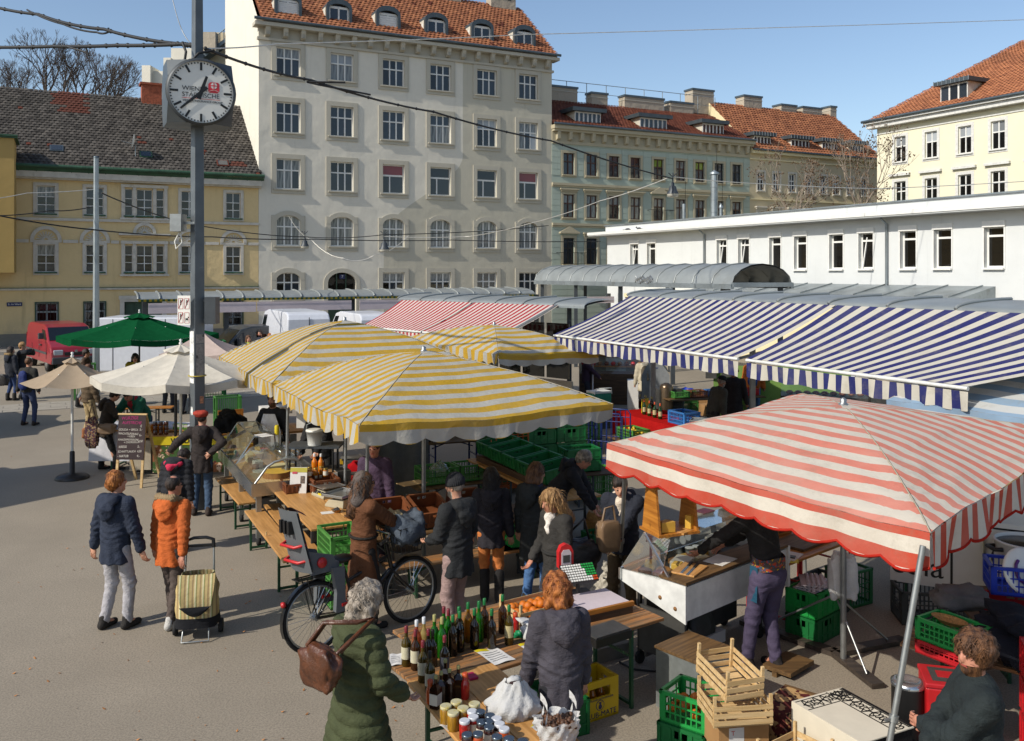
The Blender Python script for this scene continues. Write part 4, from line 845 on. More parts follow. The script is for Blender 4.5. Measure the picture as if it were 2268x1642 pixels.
cable('thin bright wire sloping down left from the bell lamp',[Q(1480,394,30),Q(1330,445,32),Q(1175,495,36),Q(1040,524,42),Q(850,524,42)],.014,M_WIRE,.05)
cable('thin wire from the slim mast to the grey tenement',[Q(225,428,28),Q(430,498,36),Q(675,525,44),Q(850,520,44),Q(1215,500,50)],.022,M_CAB,.1)
cable('long low cable passing the column across the grey tenement',[Q(-40,470,24),Q(215,510,26),Q(470,525,32),Q(700,530,38),Q(1000,532,44),Q(1330,535,50)],.02,M_CAB,.05)
cable('short low cable from the mast to the left edge',[Q(-40,478,26),Q(110,467,27),Q(205,458,28)],.016,M_CAB,.05)
cable('bright wire from the mast to the left edge',[Q(-40,444,26),Q(60,428,27),Q(208,420,28)],.012,M_WIRE,.02)
cable('slack white cord sagging below the two bell lamps',[Q(640,480,50),Q(690,532,44),Q(760,572,43),Q(830,565,43),Q(905,522,44)],.014,M_WIRE,.2)
# bollards
M_BOLG=mk('bollard_green','#1d4034',.5);M_BOLY=mk('bollard_yellow','#c9a235',.5)
p=G(123,822);t=thing('bollard','dark green bollard with yellow and white bands by the red van','bollard',p);m=MB();m.lathe([(.07,0),(.07,1.02),(.05,1.1),(.01,1.13)],M_BOLG,12);m.build('post',t)
for z,mt in ((.98,M_WHITEF),(.84,M_BOLY),(.7,M_WHITEF)): m=MB();m.lathe([(.074,z),(.074,z+.09)],mt,12);m.build('band',t)
# ---------------------------------------------------------------- vehicles
M_VRED=mk('van_red','#8a1f2a',.35,var=.06,scale=2,coat=.4);M_VWHITE=mk('van_white','#c9ccd2',.35,var=.04,coat=.3);M_VDARK=mk('van_dark','#2b2f31',.35,var=.1,coat=.3)
M_VGLASS=pane_glass('vehicle_glass','#0d1012');M_HEAD=mk('headlamp','#b9bfc4',.1,.3);M_TAIL=mk('tail_lamp','#7a0f12',.2);M_BUMP=mk('bumper_plastic','#3a3b3d',.6)
def van(label,loc,head,paint,L=4.6,Wd=1.75,Hh=1.9,kind='mpv',cat='van'):
 t=thing('parked_van',label,cat,loc,math.atan2(head[1],head[0]));h=L/2
 prof=[(-h,.42),(-h,Hh-.25),(-h+.12,Hh-.06),(-h+.4,Hh),(.2*h,Hh),(.42*h,Hh-.1),(.74*h,1.18 if Hh < 2.1 else 1.3),(.95*h,.98),(h,.8),(h+.03,.45),(h-.1,.32),(-h+.1,.34)]
 yw=lambda z: Wd/2*(1-.13*max(0,(z-.95)/(Hh-.95))**1.3);m=MB();n=len(prof)
 vs=[(x,-yw(z),z) for x,z in prof]+[(x,yw(z),z) for x,z in prof]
 m.add(vs,[(i,(i+1) % n,n+(i+1) % n,n+i) for i in range(n)]+[tuple(range(n))[::-1],tuple(range(n,2*n))],paint);m.build('body',t,bevel=.05)
 def panel(name,xz,side,mat,off=.012):
  m=MB();vs=[(x,side*(yw(z)+off),z) for x,z in xz];k=len(vs);m.add(vs+[(x,y-side*.02,z) for x,y,z in vs],[tuple(range(k))]+[(i,k+i,k+(i+1) % k,(i+1) % k) for i in range(k)],mat);return m.build(name,t)
 zb=prof[6][1]
 for s in (-1,1):
  panel('side_window',[(.36*h,zb+.06),(.63*h,zb+.06),(.40*h,Hh-.22),(.2*h,Hh-.2)],s,M_VGLASS)
  if kind == 'mpv' and paint is not M_VRED: panel('side_window',[(-.1*h,zb+.06),(.3*h,zb+.06),(.14*h,Hh-.22),(-.1*h,Hh-.2)],s,M_VGLASS)
  d=MB()
  for x in (.12*h,-.42*h,.66*h):
   zt=Hh-.3 if x < .5*h else zb-.1;d.bb(x-.012,x+.012,s*(yw(.9)+.004)-.006,s*(yw(.9)+.004)+.006,.5,zb-.02 if x > 0 else 1.0,M_BUMP)
  d.bb(-.95*h,.7*h,s*yw(.7)-.02,s*yw(.7)+.02,.68,.76,M_BUMP);d.bb(.16*h,.28*h,s*yw(.95)-.03,s*yw(.95)+.03,.98,1.02,M_BUMP);d.build('door_trim',t)
  k=MB();k.box((.5*h,s*(yw(1.2)+.14),zb+.2),(.12,.2,.24),M_BUMP);k.build('mirror',t,bevel=.03)
  k=MB();k.box((h-.06,s*(Wd/2-.26),.78),(.16,.34,.2),M_HEAD);k.build('headlight',t,bevel=.03)
  k=MB();k.box((-h,s*(Wd/2-.12),1.1),(.06,.14,.5),M_TAIL);k.build('tail_light',t)
  for x in (.62*h,-.6*h):
   wm=MB();Mx=TR(x,s*(Wd/2-.12),.33) @ Matrix.Rotation(PI/2,4,'X');wm.lathe([(.2,-.1),(.32,-.1),(.335,-.06),(.335,.06),(.32,.1),(.2,.1)],M_RUB,20,Mx);o=wm.build('wheel',t)
   rm=MB();rm.lathe([(.03,-.115),(.2,-.105),(.2,.105),(.03,.115)],M_STEEL,16,Mx);rm.build('rim',o)
 m=MB();a,b=prof[5],prof[6];w0,w1=yw(a[1])-.06,yw(b[1])-.06;e=Vector((b[1]-a[1],0,a[0]-b[0]));e=-e.normalized()*.015
 pa,pb_=Vector((a[0]+.04*(b[0]-a[0]),0,a[1]+.04*(b[1]-a[1]))),Vector((b[0]-.06*(b[0]-a[0]),0,b[1]-.06*(b[1]-a[1])))
 m.add([(pa.x+e.x,-w0,pa.z+e.z),(pa.x+e.x,w0,pa.z+e.z),(pb_.x+e.x,w1,pb_.z+e.z),(pb_.x+e.x,-w1,pb_.z+e.z)],[(0,3,2,1)],M_VGLASS);m.build('windscreen',t)
 m=MB();m.box((h+.01,0,.47),(.16,Wd-.06,.26),M_BUMP);m.box((h-.02,0,.72),(.1,Wd-.95,.14),M_BLK);m.build('bumper',t,bevel=.03);m=MB();m.box((h+.1,0,.5),(.015,.5,.11),M_DIAL);m.build('number_plate',t);m=MB();m.box((h+.02,0,.82),(.03,.1,.1),M_CHROME);m.build('badge',t)
 m=MB();m.box((-h-.012,0,(Hh+.5)/2-.05),(.02,.02,Hh-.75),M_BUMP)
 if kind == 'mpv': m.box((-h-.01,0,Hh-.5),(.02,Wd-.5,.4),M_VGLASS)
 m.build('rear_door_seam',t);return t
van('dusty red delivery van parked by the ochre house',Vector((-18.4,36.6,0)),(.63,-.77),M_VRED,4.6,1.78,1.8,'panel')
van('white high roof van seen from behind its rear doors',Vector((-7.7,30.5,0))+ax_*2.75+bx_*.8,(ax_.x,ax_.y),M_VWHITE,5.5,1.65,2.5,'panel')
van('second white van showing only its roof above the orange umbrella',Vector((-5.3,36,0))+ax_*2.7,(ax_.x,ax_.y),M_VWHITE,5.2,1.7,2.2,'panel')
van('dark grey round roofed van behind the white pavilion',Vector((-9.6,33.5,0)),(-.8,-.6),M_VDARK,3.8,1.6,1.9)
p=G(2040,885);van('white van parked behind the butcher counter under the blue awning',Vector((12.0,26.5,0)),(-.93,.36),M_VWHITE,5.2,1.9,2.2,'panel')
def trailer():
 p=Wp(218,800,30);t=thing('market_trailer','white box trailer with a black stripe behind the white umbrella','trailer',(p.x,30,0),math.radians(6));m=MB();m.bb(0,3.3,0,2.0,.55,2.35,M_VWHITE);m.build('box_body',t,bevel=.04)
 m=MB();m.bb(.5,2.0,-.015,0,1.42,1.47,M_BLK);m.build('stripe',t);m=MB();m.bb(2.15,2.17,-.01,0,.6,2.3,M_BUMP);m.bb(.45,.47,-.01,0,.6,2.3,M_BUMP);m.build('flap_seam',t)
 for x in (1.3,2.2): m=MB();m.lathe([(.1,-.1),(.3,-.1),(.32,0),(.3,.1),(.1,.1)],M_RUB,16,TR(x,.25,.32) @ Matrix.Rotation(PI/2,4,'X'));m.build('wheel',t)
trailer()
# ---------------------------------------------------------------- barrel roofs and awnings
def barrel(parent,p0,p1,up_dir,width,rise,n,mat,rib=M_SHEETL,half=True,z=0,ribr=.05):
 """row of curved sheet-metal sections from p0 to p1 (eave line), curving up toward up_dir"""
 d=(p1-p0);L=d.length;d.normalize();N=8
 for k in range(n):
  m=MB();a,b=p0+d*(L*k/n+.02),p0+d*(L*(k+1)/n-.02);vs=[]
  for q in (a,b):
   for i in range(N+1):
    t=PI*i/N*(.5 if half else 1.0)
    off=(1-math.cos(t))*width*(1 if half else .5);vs.append(q+up_dir*off+Vector((0,0,math.sin(t)*rise)))
  m.add(vs,[(i,i+1,N+2+i,N+1+i) for i in range(N)],mat,True)
  m.add([v+Vector((0,0,-.05)) for v in vs],[(i,N+1+i,N+2+i,i+1) for i in range(N)],rib,True);m.add([vs[0],vs[N+1],vs[N+1]+Vector((0,0,-.06)),vs[0]+Vector((0,0,-.06))],[(0,3,2,1)],rib)
  m.build('roof_panel',parent)
  r=MB();pts=[]
  for i in range(N+1): t=PI*i/N*(.5 if half else 1.0);pts.append(a-d*.02+up_dir*((1-math.cos(t))*width*(1 if half else .5))+Vector((0,0,math.sin(t)*rise+.015)))
  r.tube(pts,ribr,mat,6);r.build('roof_rib',parent)
M_ALU=mk('aluminium_sheet','#8a8f8e',.45,.25,var=.1,scale=1.5,dirt=('#77766f',2,.56,.35))
BLUE=stripes('blue_stripe_cloth','#2c3062','#bdb8ab',.5,.12,.25,.12);REDS=stripes('red_stripe_cloth','#a02a36','#c9beb6',.5,.12,.2,.1)
def mk_pt(b,a,z): return bx_*b+ax_*a+Vector((0,0,z))
def awning(parent,name,T0,T1,F0,F1,n,mat,val=.25,sag=.05,u0=0):
 m=MB();NX,NY=n*4,8
 def fn(i,j):
  p=T0.lerp(T1,i).lerp(F0.lerp(F1,i),j);p=p.copy();p.z -= sag*math.sin(PI*j);return p,(u0+i*n+.0001,j)
 m.grid(NX,NY,fn,mat);m.build(name,parent)
 v=MB();out=(F0-T0);out.z=0;out.normalize()
 def vf(i,j):
  p=F0.lerp(F1,i)-Vector((0,0,.07));dr=val*(.88+.12*abs(math.sin(PI*(i*n/2.5))));return p-Vector((0,0,dr*j))+out*(.02*math.sin(i*n*5.3)*j+.02*math.sin(i*31)*j),(u0+i*n+.0001,j)
 v.grid(n*6,3,vf,mat);v.build('valance',parent)
 r=MB();r.tube([F0-Vector((0,0,.03)),F1-Vector((0,0,.03))],.026,M_DORW,8);r.build('front_rail',parent)
st=thing('awning_stall','market stall roof with long blue and white striped awning in two pieces','stall')
FB,RB=9.9,12.03
awning(st,'awning',mk_pt(RB,17.5,3.37),mk_pt(RB,11.25,3.37),mk_pt(FB,17.5,2.5),mk_pt(FB,11.4,2.5),24,BLUE)
awning(st,'awning',mk_pt(RB,11.22,3.37),mk_pt(RB,5.2,3.37),mk_pt(FB,11.2,2.5),mk_pt(FB,7.25,2.5),17,BLUE)
barrel(st,mk_pt(RB-.1,17.6,3.33),mk_pt(RB-.1,4.0,3.33),bx_,1.3,.13,11,M_ALU,z=0,ribr=.03)
m=MB()
for a in (17.4,14,11,7.5): mp=MB();mp.bb(-.05,.05,-.05,.05,0,3.4,M_STEEL,TR(mk_pt(RB+.5,a,0)));mp.build('post',st)
for a in (17.3,11.5,11.1,7.4): m.bar(mk_pt(RB+.2,a,3.1),mk_pt((FB+RB)/2+.1,a-.2,2.7),.05,.05,M_STEEL);m.bar(mk_pt((FB+RB)/2+.1,a-.2,2.7),mk_pt(FB+.05,a,2.46),.04,.04,M_STEEL)
m.bar(mk_pt(RB+.3,17.5,3.32),mk_pt(RB+.3,4.5,3.32),.12,.1,M_STEEL);m.build('frame',st)
m=MB()
for i in range(7): m.tube([mk_pt(RB+.2,17+q*.1,3.66+.1*i/7+.06*math.sin(q*2+i)) for q in range(8)],.015,M_STEEL,4)
m.build('cable_coil',st)
T1_,T2_,F1_,F2_=Wp(890,665,28.3),Wp(1237,677,23.8),Wp(800,722,26.5),Wp(1103,748,21.7)
st2=thing('awning_stall','market stall with red and white finely striped awning','stall')
awning(st2,'awning',T1_,T1_.lerp(T2_,.49),F1_,F1_.lerp(F2_,.49),17,REDS,.2);awning(st2,'awning',T1_.lerp(T2_,.505),T2_,F1_.lerp(F2_,.5),F2_,17,REDS,.2)
dd=(T2_-T1_);dd.z=0;dd.normalize();upd=Vector((-dd.y,dd.x,0))
barrel(st2,T1_-dd*.2+Vector((0,0,.03)),T2_+dd*.9+Vector((0,0,.0)),upd,1.4,.16,7,M_ALU,ribr=.03)
m=MB()
for q in (.02,.5,.98): p=T1_.lerp(T2_,q)+upd*.6;mp=MB();mp.bb(-.06,.06,-.06,.06,0,3.1,M_POLED,TR(p.x,p.y,0));mp.build('post',st2)
for q in (.99,): m.bar(T1_.lerp(T2_,q),F1_.lerp(F2_,q)-Vector((0,0,.06)),.06,.06,M_STEEL)
m.build('brace',st2)
M_DKGL=pane_glass('stall_glass','#1c211f');M_BEIGE=mk('stall_panel','#a59a86',.6,var=.1)
m=MB();c=T1_.lerp(T2_,.85)+upd*.4;M=Matrix.Translation((c.x,c.y,0)) @ RZ(math.atan2(dd.y,dd.x))
m.bb(-2.6,1.1,0,.06,.0,.95,M_BEIGE,M);m.build('counter_wall',st2)
for k in range(4): m=MB();m.bb(-2.5+k*.9,-1.7+k*.9,.0,.03,1.0,2.5,M_DKGL,M);m.build('pane',st2)
st3=thing('stall_row','far row of market stalls with ribbed metal roof edge and pale roller blinds','stall')
a0,a1=Wp(306,664,38),Wp(1185,650,46.6);dd3=(a1-a0);dd3.z=0;dd3.normalize();up3=Vector((-dd3.y,dd3.x,0))
barrel(st3,a0,a1,up3,1.8,.28,22,M_ALU)
M_BLIND=mk('pale_blind','#b9aeb2',.8,var=.06,scale=2,bump=.2,bscale=8)
L3_=(a1-a0).length;M3=Matrix.Translation((a0.x,a0.y,0)) @ RZ(math.atan2(dd3.y,dd3.x))
for k,(x0,x1,zb) in enumerate(((.4,4.9,2.1),(4.95,9.3,2.12),(9.7,14.2,2.1),(14.3,19.5,2.15),(19.6,24,2.2))): m=MB();m.bb(x0,x1,.0,.04,zb,2.55,M_BLIND,M3);m.build('roller_blind',st3)
YGS=stripes('yellow_green_edge','#8a7a2a','#2c4a38',.5);m=MB();m.grid(200,1,lambda i,j: (M3 @ Vector((i*L3_,-.05,2.72-.1*j)),(i*90+.001,j)),YGS);m.build('valance',st3)
m=MB()
for x in (.3,3.7,9.5,14.2,19.5,24): m=MB();m.bb(x-.1,x+.1,.5,.7,0,2.7,M_POLED,M3);m.build('post',st3)
st4=thing('platform_canopy','arched grey metal canopy on posts before the white hall','canopy')
e0,e1=Wp(1185,628,39.5),Wp(1622,636,28.0);e0.z=e1.z=3.5
barrel(st4,e0,e1,bx_,2.5,.66,13,M_ALU,half=False,ribr=.03)
m=MB();d4=(e1-e0).normalized()
for q in (.03,.25,.5,.75,.97):
 for s in (.15,2.35): p=e0.lerp(e1,q)+bx_*s;mp=MB();mp.bb(-.07,.07,-.07,.07,0,3.5,M_POLED,TR(p.x,p.y,0));mp.build('post',st4)
for s in (0,2.5): m.bar(e0+bx_*s-Vector((0,0,.07)),e1+bx_*s-Vector((0,0,.07)),.12,.16,M_SHEETL)
for k in range(14): p=e0.lerp(e1,k/13);m.bar(p+Vector((0,0,-.02)),p+bx_*2.5+Vector((0,0,-.02)),.1,.14,M_SHEETL)
m.build('frame',st4)
# ---------------------------------------------------------------- market umbrellas
YEL=stripes('yellow_stripe_cloth','#c29c34','#b9b7ae',.52,.3,.6,.3);REDW=stripes('faded_red_stripe_cloth','#d48271','#cfc8ba',.5,.28,.5,.5);SKYB=stripes('light_blue_stripe_cloth','#86a0b8','#c2c4c2',.5,.25)
M_SEAM=cloth('canvas_seam','#b3ab98',.1,.2);W_CAN=cloth('white_canvas','#d6d0c2',.07,.25,300,.45,3);B_CAN=cloth('beige_canvas','#b7a48c',.05,.3,300,.15,3);G_CAN=cloth('green_canvas','#14502f',.1,.2,300,.2,3);P_CAN=cloth('pinkish_canvas','#c6b4aa',.06,.25,300,.2,3);O_CAN=cloth('orange_canvas','#a8452a',.06,.25,300,.2,3)
M_REDHEM=cloth('red_hem','#a52c22',.1,.1)
def market_tent(label,LF,N_,RB_,LB,apex_z,mat,period_n,along,drop=.26,seed=1,hem=None,group=None,sag=.1,wr=.02,scal=.032,vmat=None):
 """canopy over four rim corners (LF,N,RB,LB in order); stripes run LF->N; count period_n across N->RB ('v') or along LF->N ('u')"""
 t=thing('market_umbrella',label,'umbrella',((LF.x+RB_.x)/2,(LF.y+RB_.y)/2,0),0,group);c0=Vector(t.location)
 cs=[q-c0 for q in (LF,N_,RB_,LB)];rg=random.Random(seed);ph=[rg.uniform(0,6) for _ in range(6)]
 def P(u,v):
  a=cs[0].lerp(cs[1],u);b=cs[3].lerp(cs[2],u);p=a.lerp(b,v)
  r=max(abs(2*u-1),abs(2*v-1));dg=abs(abs(2*u-1)-abs(2*v-1));z=p.z*1.0;zr=z+(apex_z-z)*(1-r**1.55)
  zr -= sag*math.sin(PI*min(1,r))*min(1,dg*1.6)*(1.0)
  zr += wr*(math.sin(u*9+ph[0]+v*5)*math.sin(v*7+ph[1]))*r
  dc=min(math.hypot(u-a_,v-b_) for a_ in (0,1) for b_ in (0,1));an_=math.atan2(abs(v-.5)-.5,abs(u-.5)-.5);zr += (.016*math.sin(an_*22+ph[4])*max(0,1-dc/.4) if dc < .4 else 0)*min(1,dc*9)+.007*math.sin(u*23+v*17+ph[5])*math.sin(v*29-u*13+ph[3])*r;zr -= .035*r*r*(1-(2*min(abs(u-.5),abs(v-.5)))) if r > .6 else 0
  return Vector((p.x,p.y,zr))
 def uv(u,v): return ((v if along == 'v' else u)*period_n+.25,0.)
 m=MB();m.grid(56,56,lambda i,j: (P(i,j),uv(i,j)),mat);can=m.build('canopy',t)
 ctr=sum(cs,Vector())/4;edges=[(cs[0],cs[1],lambda s: (s,0.)),(cs[1],cs[2],lambda s: (1.,s)),(cs[2],cs[3],lambda s: (1-s,1.)),(cs[3],cs[0],lambda s: (0.,1-s))]
 for ei,(A,B_,f) in enumerate(edges):
  Ln=(B_-A).length;nsc=max(5,int(Ln/.36));out=(A+B_)/2-ctr;out.z=0;out.normalize();v=MB()
  stripe_edge=(ei in (1,3)) if along == 'v' else (ei in (0,2))
  def vf(i,j,f=f,nsc=nsc,out=out,stripe_edge=stripe_edge,Ln=Ln):
   u_,v_=f(i);p=P(u_,v_);sc=abs(math.sin(PI*i*nsc));d=(drop-scal+scal*1.5*sc)*j
   q=p+out*(.012+.03*j*math.sin(i*nsc*2.1+ph[2])+.02*math.sin(i*nsc*5.7+ph[3])*j)-Vector((0,0,d))
   if stripe_edge: w_=uv(u_,v_)
   else:
    base=uv(u_,v_)[0];sgn=-1 if (v_ if along == 'v' else u_) < .5 else 1;w_=(base+sgn*d/(Ln*0+(cs[2]-cs[1]).length if along == 'v' else (cs[1]-cs[0]).length)*period_n,0.)
   return q,w_
  NX=nsc*8;v.grid(NX,4,vf,vmat or mat)
  if hem: v.tube([vf(i/NX,1.0)[0] for i in range(NX+1)],.012,hem,5)
  v.build('valance',t)
 for q in range(4):
  m=MB();a_,b_=((0,0),(1,0),(1,1),(0,1))[q];m.tube([P(.5+(a_-.5)*e/24,.5+(b_-.5)*e/24) for e in range(1,25)],.006,M_SEAM,4);m.build('seam',t)
 m=MB();zc=apex_z-.05
 m.tube([(ctr.x,ctr.y,0),(ctr.x,ctr.y,zc)],.03,M_STEEL,10);m.build('mast',t)
 for q in cs:
  m=MB();m.tube([(ctr.x,ctr.y,zc-.02),(q.x*.985+ctr.x*.015,q.y*.985+ctr.y*.015,q.z-.02)],.018,M_STEEL,6);m.tube([(ctr.x,ctr.y,zc-.75),((q.x+ctr.x)/2,(q.y+ctr.y)/2,(zc+q.z)/2-.04)],.014,M_STEEL,6);m.build('rib',t)
 m=MB();m.lathe([(.05,-.06),(.12,-.05),(.06,0),(.03,.03),(.035,.06),(.0,.08)],M_STEEL,10,TR(ctr.x,ctr.y,apex_z+.01));m.build('finial',t)
 m=MB();vt=[]
 for q in range(17): a=2*PI*q/16;vt.append((ctr.x+.34*math.cos(a),ctr.y+.34*math.sin(a),apex_z-.045-.03*(q % 2)));
 m.add([(ctr.x,ctr.y,apex_z+.03)]+vt,[(0,i+1,i+2) for i in range(16)],mat,True,uv=[(.6,0)]+[(.6+.8*math.cos(2*PI*q/16),0) for q in range(17)]);m.build('vent_cap',t)
 return t,cs,c0
def post(t,c0,top,foot,r=.022,name='corner_post'):
 m=MB();a,b=top-c0,foot-c0;m.tube([b,a],r,M_STEEL,8);mid=b.lerp(a,.45);m.tube([mid-(a-b)*.01,mid+(a-b)*.01],r*1.5,M_STEEL,8);m.bar(mid,mid+Vector((-.07,-.03,0)),.015,.015,M_STEEL);m.build(name,t)
# red and white umbrella over the cheese cart
LF,N_,RBk,LBk=Vector((.95,8.9,2.2)),Vector((2.85,6.1,2.12)),Vector((5.65,8.94,2.3)),Vector((3.75,11.74,2.30))
tr,cs,c0=market_tent('faded red and white striped market umbrella over the cheese cart',LF,N_,RBk,LBk,2.56,REDW,18.5,'v',.27,3,M_REDHEM,sag=-.02,vmat=stripes('red_valance_cloth','#b94c3a','#cfc8ba',.5,.2,.5,.3))
post(tr,c0,LF+Vector((.17,-.1,-.05)),G(1370,1335));post(tr,c0,N_+Vector((-.06,-.02,-.08)),Vector((2.35,5.9,0)));post(tr,c0,LBk+Vector((0,0,-.05)),Vector((3.8,11.6,0)))
m=MB();M_BOARD=wood('dark_board','#4a4038','#2c2723');gp=G(1850,1452)-c0
for d,L in ((Vector((-.55,.62,0)),1.1),(Vector((.9,.35,0)),.9),(Vector((.18,-.98,0)),.75)):
 d=d.normalized();e=gp+d*L;m.bar(gp+Vector((0,0,.03)),e+Vector((0,0,.03)),.13,.045,M_BOARD);m.tube([gp+Vector((0,0,.62)),gp+d*L*.75+Vector((0,0,.06))],.012,M_STEEL,5)
m.build('foot',tr)
# yellow umbrellas
def rect(N1,bw,al,zs,tw=0):
 b,a=(RZ(tw) @ bx_),(RZ(tw) @ ax_)
 return [N1+Vector((0,0,zs[1]-N1.z)),N1+b*bw+Vector((0,0,zs[2]-N1.z)),N1+b*bw+a*al+Vector((0,0,zs[3]-N1.z)),N1+a*al+Vector((0,0,zs[0]-N1.z))]
n1=Vector((-1.5,8.8,2.38));R1=Vector((1.22,10.85,2.3));L1_=Vector((-3.63,13.6,2.2));B1=R1+(L1_-n1)
ty,cs,c0=market_tent('front yellow and white striped market umbrella over the vegetable table',n1,R1,B1,L1_,2.8,YEL,18.5,'v',.2,5,None,'yellow market umbrellas',sag=.02)
for q,f in ((Vector((-1.72,10.75,2.45)),Vector((-1.8,10.9,0))),(Vector((-2.35,12.75,2.5)),Vector((-2.4,12.8,0))),(Vector((-3.3,13.2,2.2)),Vector((-3.36,13.3,0)))): post(ty,c0,q,f)
n2=Vector((-3.62,13.5,2.2));q=rect(n2,3.7,5.0,(2.2,2.2,2.2,2.2))
market_tent('back left yellow and white striped market umbrella beside the column',q[0],q[1],q[2],q[3],2.98,YEL,18.5,'v',.22,7,None,'yellow market umbrellas',sag=.02)
n3=Vector((-.28,18.4,2.2));q=rect(n3,2.4,5.4,(2.2,2.2,2.15,2.2))
market_tent('farthest small yellow and white striped umbrella below the red awning',q[0],q[1],q[2],q[3],2.62,YEL,13,'v',.22,9,None,'yellow market umbrellas',sag=.02)
bl=Vector((4.98,11.9,2.2));q=[bl,bl+Vector((1.9,-2.8,.05)),bl+Vector((4.7,.1,.35)),bl+Vector((2.8,2.9,.3))]
market_tent('pale blue and white striped umbrella behind the red one',q[0],q[1],q[2],q[3],2.78,SKYB,14,'v',.25,11,None,sag=.02)
def parasol(label,pos,R_,n,rim_z,apex_z,mat,pole_mat,rot=0,drop=.0,base=None,vent=True,pole_r=.025,flap=.0,sagk=.06):
 t=thing('parasol',label,'umbrella',pos);m=MB();K=10
 rr=lambda i: (R_*math.cos(rot+2*PI*i/n),R_*math.sin(rot+2*PI*i/n))
 for i in range(n):
  a,b=rr(i),rr(i+1)
  def fn(s,r,a=a,b=b):
   x,y=a[0]*(1-s)+b[0]*s,a[1]*(1-s)+b[1]*s;z=apex_z+(rim_z-apex_z)*r-sagk*math.sin(PI*s)*r*1.2-.04*math.sin(PI*r);k=1-.06*math.sin(PI*s)*r
   return Vector((x*r*k,y*r*k,z)),(0.,0.)
  m.grid(6,K,fn,mat,True)
  if drop:
   def fd(s,j,fn=fn): p=fn(s,1.)[0];return p*1.004*1.0-Vector((0,0,drop*j+p.z*.004))+Vector((.01*math.sin(s*20),0,0))*j,(0.,0.)
   m.grid(10,2,fd,mat,True)
 m.build('canopy',t)
 m=MB();m.tube([(0,0,0),(0,0,apex_z-.03)],pole_r,pole_mat,10);m.build('pole',t)
 for i in range(n): r=MB();r.tube([(0,0,apex_z-.09),(rr(i)[0]*.55,rr(i)[1]*.55,(apex_z*.45+rim_z*.55)-.07),(rr(i)[0]*.96,rr(i)[1]*.96,rim_z-.02)],.009,M_WHITEF,4);r.tube([(0,0,apex_z-.5),(rr(i)[0]*.5,rr(i)[1]*.5,(apex_z+rim_z)/2-.03)],.008,M_WHITEF,4);r.build('rib',t)
 if vent:
  m=MB()
  for i in range(n):
   a,b=rr(i),rr(i+1);k=.2;m.add([(0,0,apex_z+.05),(a[0]*k,a[1]*k,apex_z-.2*(apex_z-rim_z)+.05),((a[0]+b[0])/2*k,(a[1]+b[1])/2*k,apex_z-.2*(apex_z-rim_z)+.015),(b[0]*k,b[1]*k,apex_z-.2*(apex_z-rim_z)+.05)],[(0,1,2,3)],mat)
  m.build('vent_cap',t)
 m=MB();m.lathe([(.02,0),(.035,.03),(.015,.06),(.03,.09),(0,.11)],M_WHITEF,8,TR(0,0,apex_z+.04));m.build('finial',t)
 if base: m=MB();m.lathe([(.3,0),(.3,.03),(.25,.07),(.05,.1),(.045,.5),(.03,.52)],base,24);m.build('base',t)
 return t
parasol('small beige parasol on a round black foot, standing in front',G(160,1060),.88,6,1.84,2.24,B_CAN,M_DORW,.45,0,M_BLK)
parasol('large white canvas umbrella with short flap behind the column',Vector((-5.88,15.9,0)),1.5,8,2.08,2.56,W_CAN,M_DORW,.2,.13,None)
parasol('dark green umbrella behind the white ones',Vector((-10.4,25,0)),2.1,8,2.15,2.7,G_CAN,M_POLED,.3,.16,None)
parasol('pointed pinkish white pavilion roof behind the column',Vector((-7.6,22.0,0)),1.15,4,1.95,2.42,P_CAN,M_STEEL,.9,.1,None,False)
parasol('orange red umbrella peeking over the big yellow one',Vector((-4.2,22.6,0)),1.3,8,2.3,2.6,O_CAN,M_STEEL,.3,.1,None,False)
# ================================================================ STALL FURNITURE AND GOODS
W_BEER=wood('beer_bench_wood','#c6955a','#a1743f',0,.45);W_OLD=wood('weathered_table_wood','#86694a','#4f3c2a',0,.7,wear='#a86f38');W_PALE=wood('crate_wood','#cdb183','#b0905e',0,.7);W_HON=wood('honey_pine','#b27630','#8a5520',0,.4);W_DARK=wood('dark_wood','#5a4430','#38291c',0,.6);W_BROWN=wood('brown_wood','#6f5433','#463420',0,.6)
M_LEG=mk('leg_green','#1f4a30',.5,.2,var=.15);M_GCR=mk('green_crate','#1d8a3d',.45,var=.1,scale=3);M_GCD=mk('dark_green_crate','#0e5f2c',.5,var=.15,scale=3);M_GOL=mk('olive_green_crate','#3f7a34',.5,var=.12,scale=3);M_BCR=mk('blue_crate','#17329c',.45,var=.1,scale=3);M_LBCR=mk('light_blue_crate','#2f6aa8',.45,var=.1);M_RCR=mk('red_crate','#a81820',.45,var=.14,scale=3);M_BRC=mk('brown_crate','#6b3d22',.5,var=.14,scale=4);M_GYC=mk('grey_crate','#3a3d3c',.6,var=.1);M_YCR=mk('yellow_crate','#c9a410',.45,var=.06);M_PAP=mk('paper','#c9c7c2',.8,var=.04);M_CARD=mk('cardboard','#9a7448',.85,var=.08,scale=4);M_BAGW=cloth('white_bag_plastic','#cfcfcd',.03,.25,400,.5,14);M_DKG=mk('dark_panel','#3a3936',.6,var=.2)
GL=clear_glass('display_glass',(.95,.98,.96),.55,.02);GL2=clear_glass('thin_plastic',(.95,.97,.97),.8,.12)
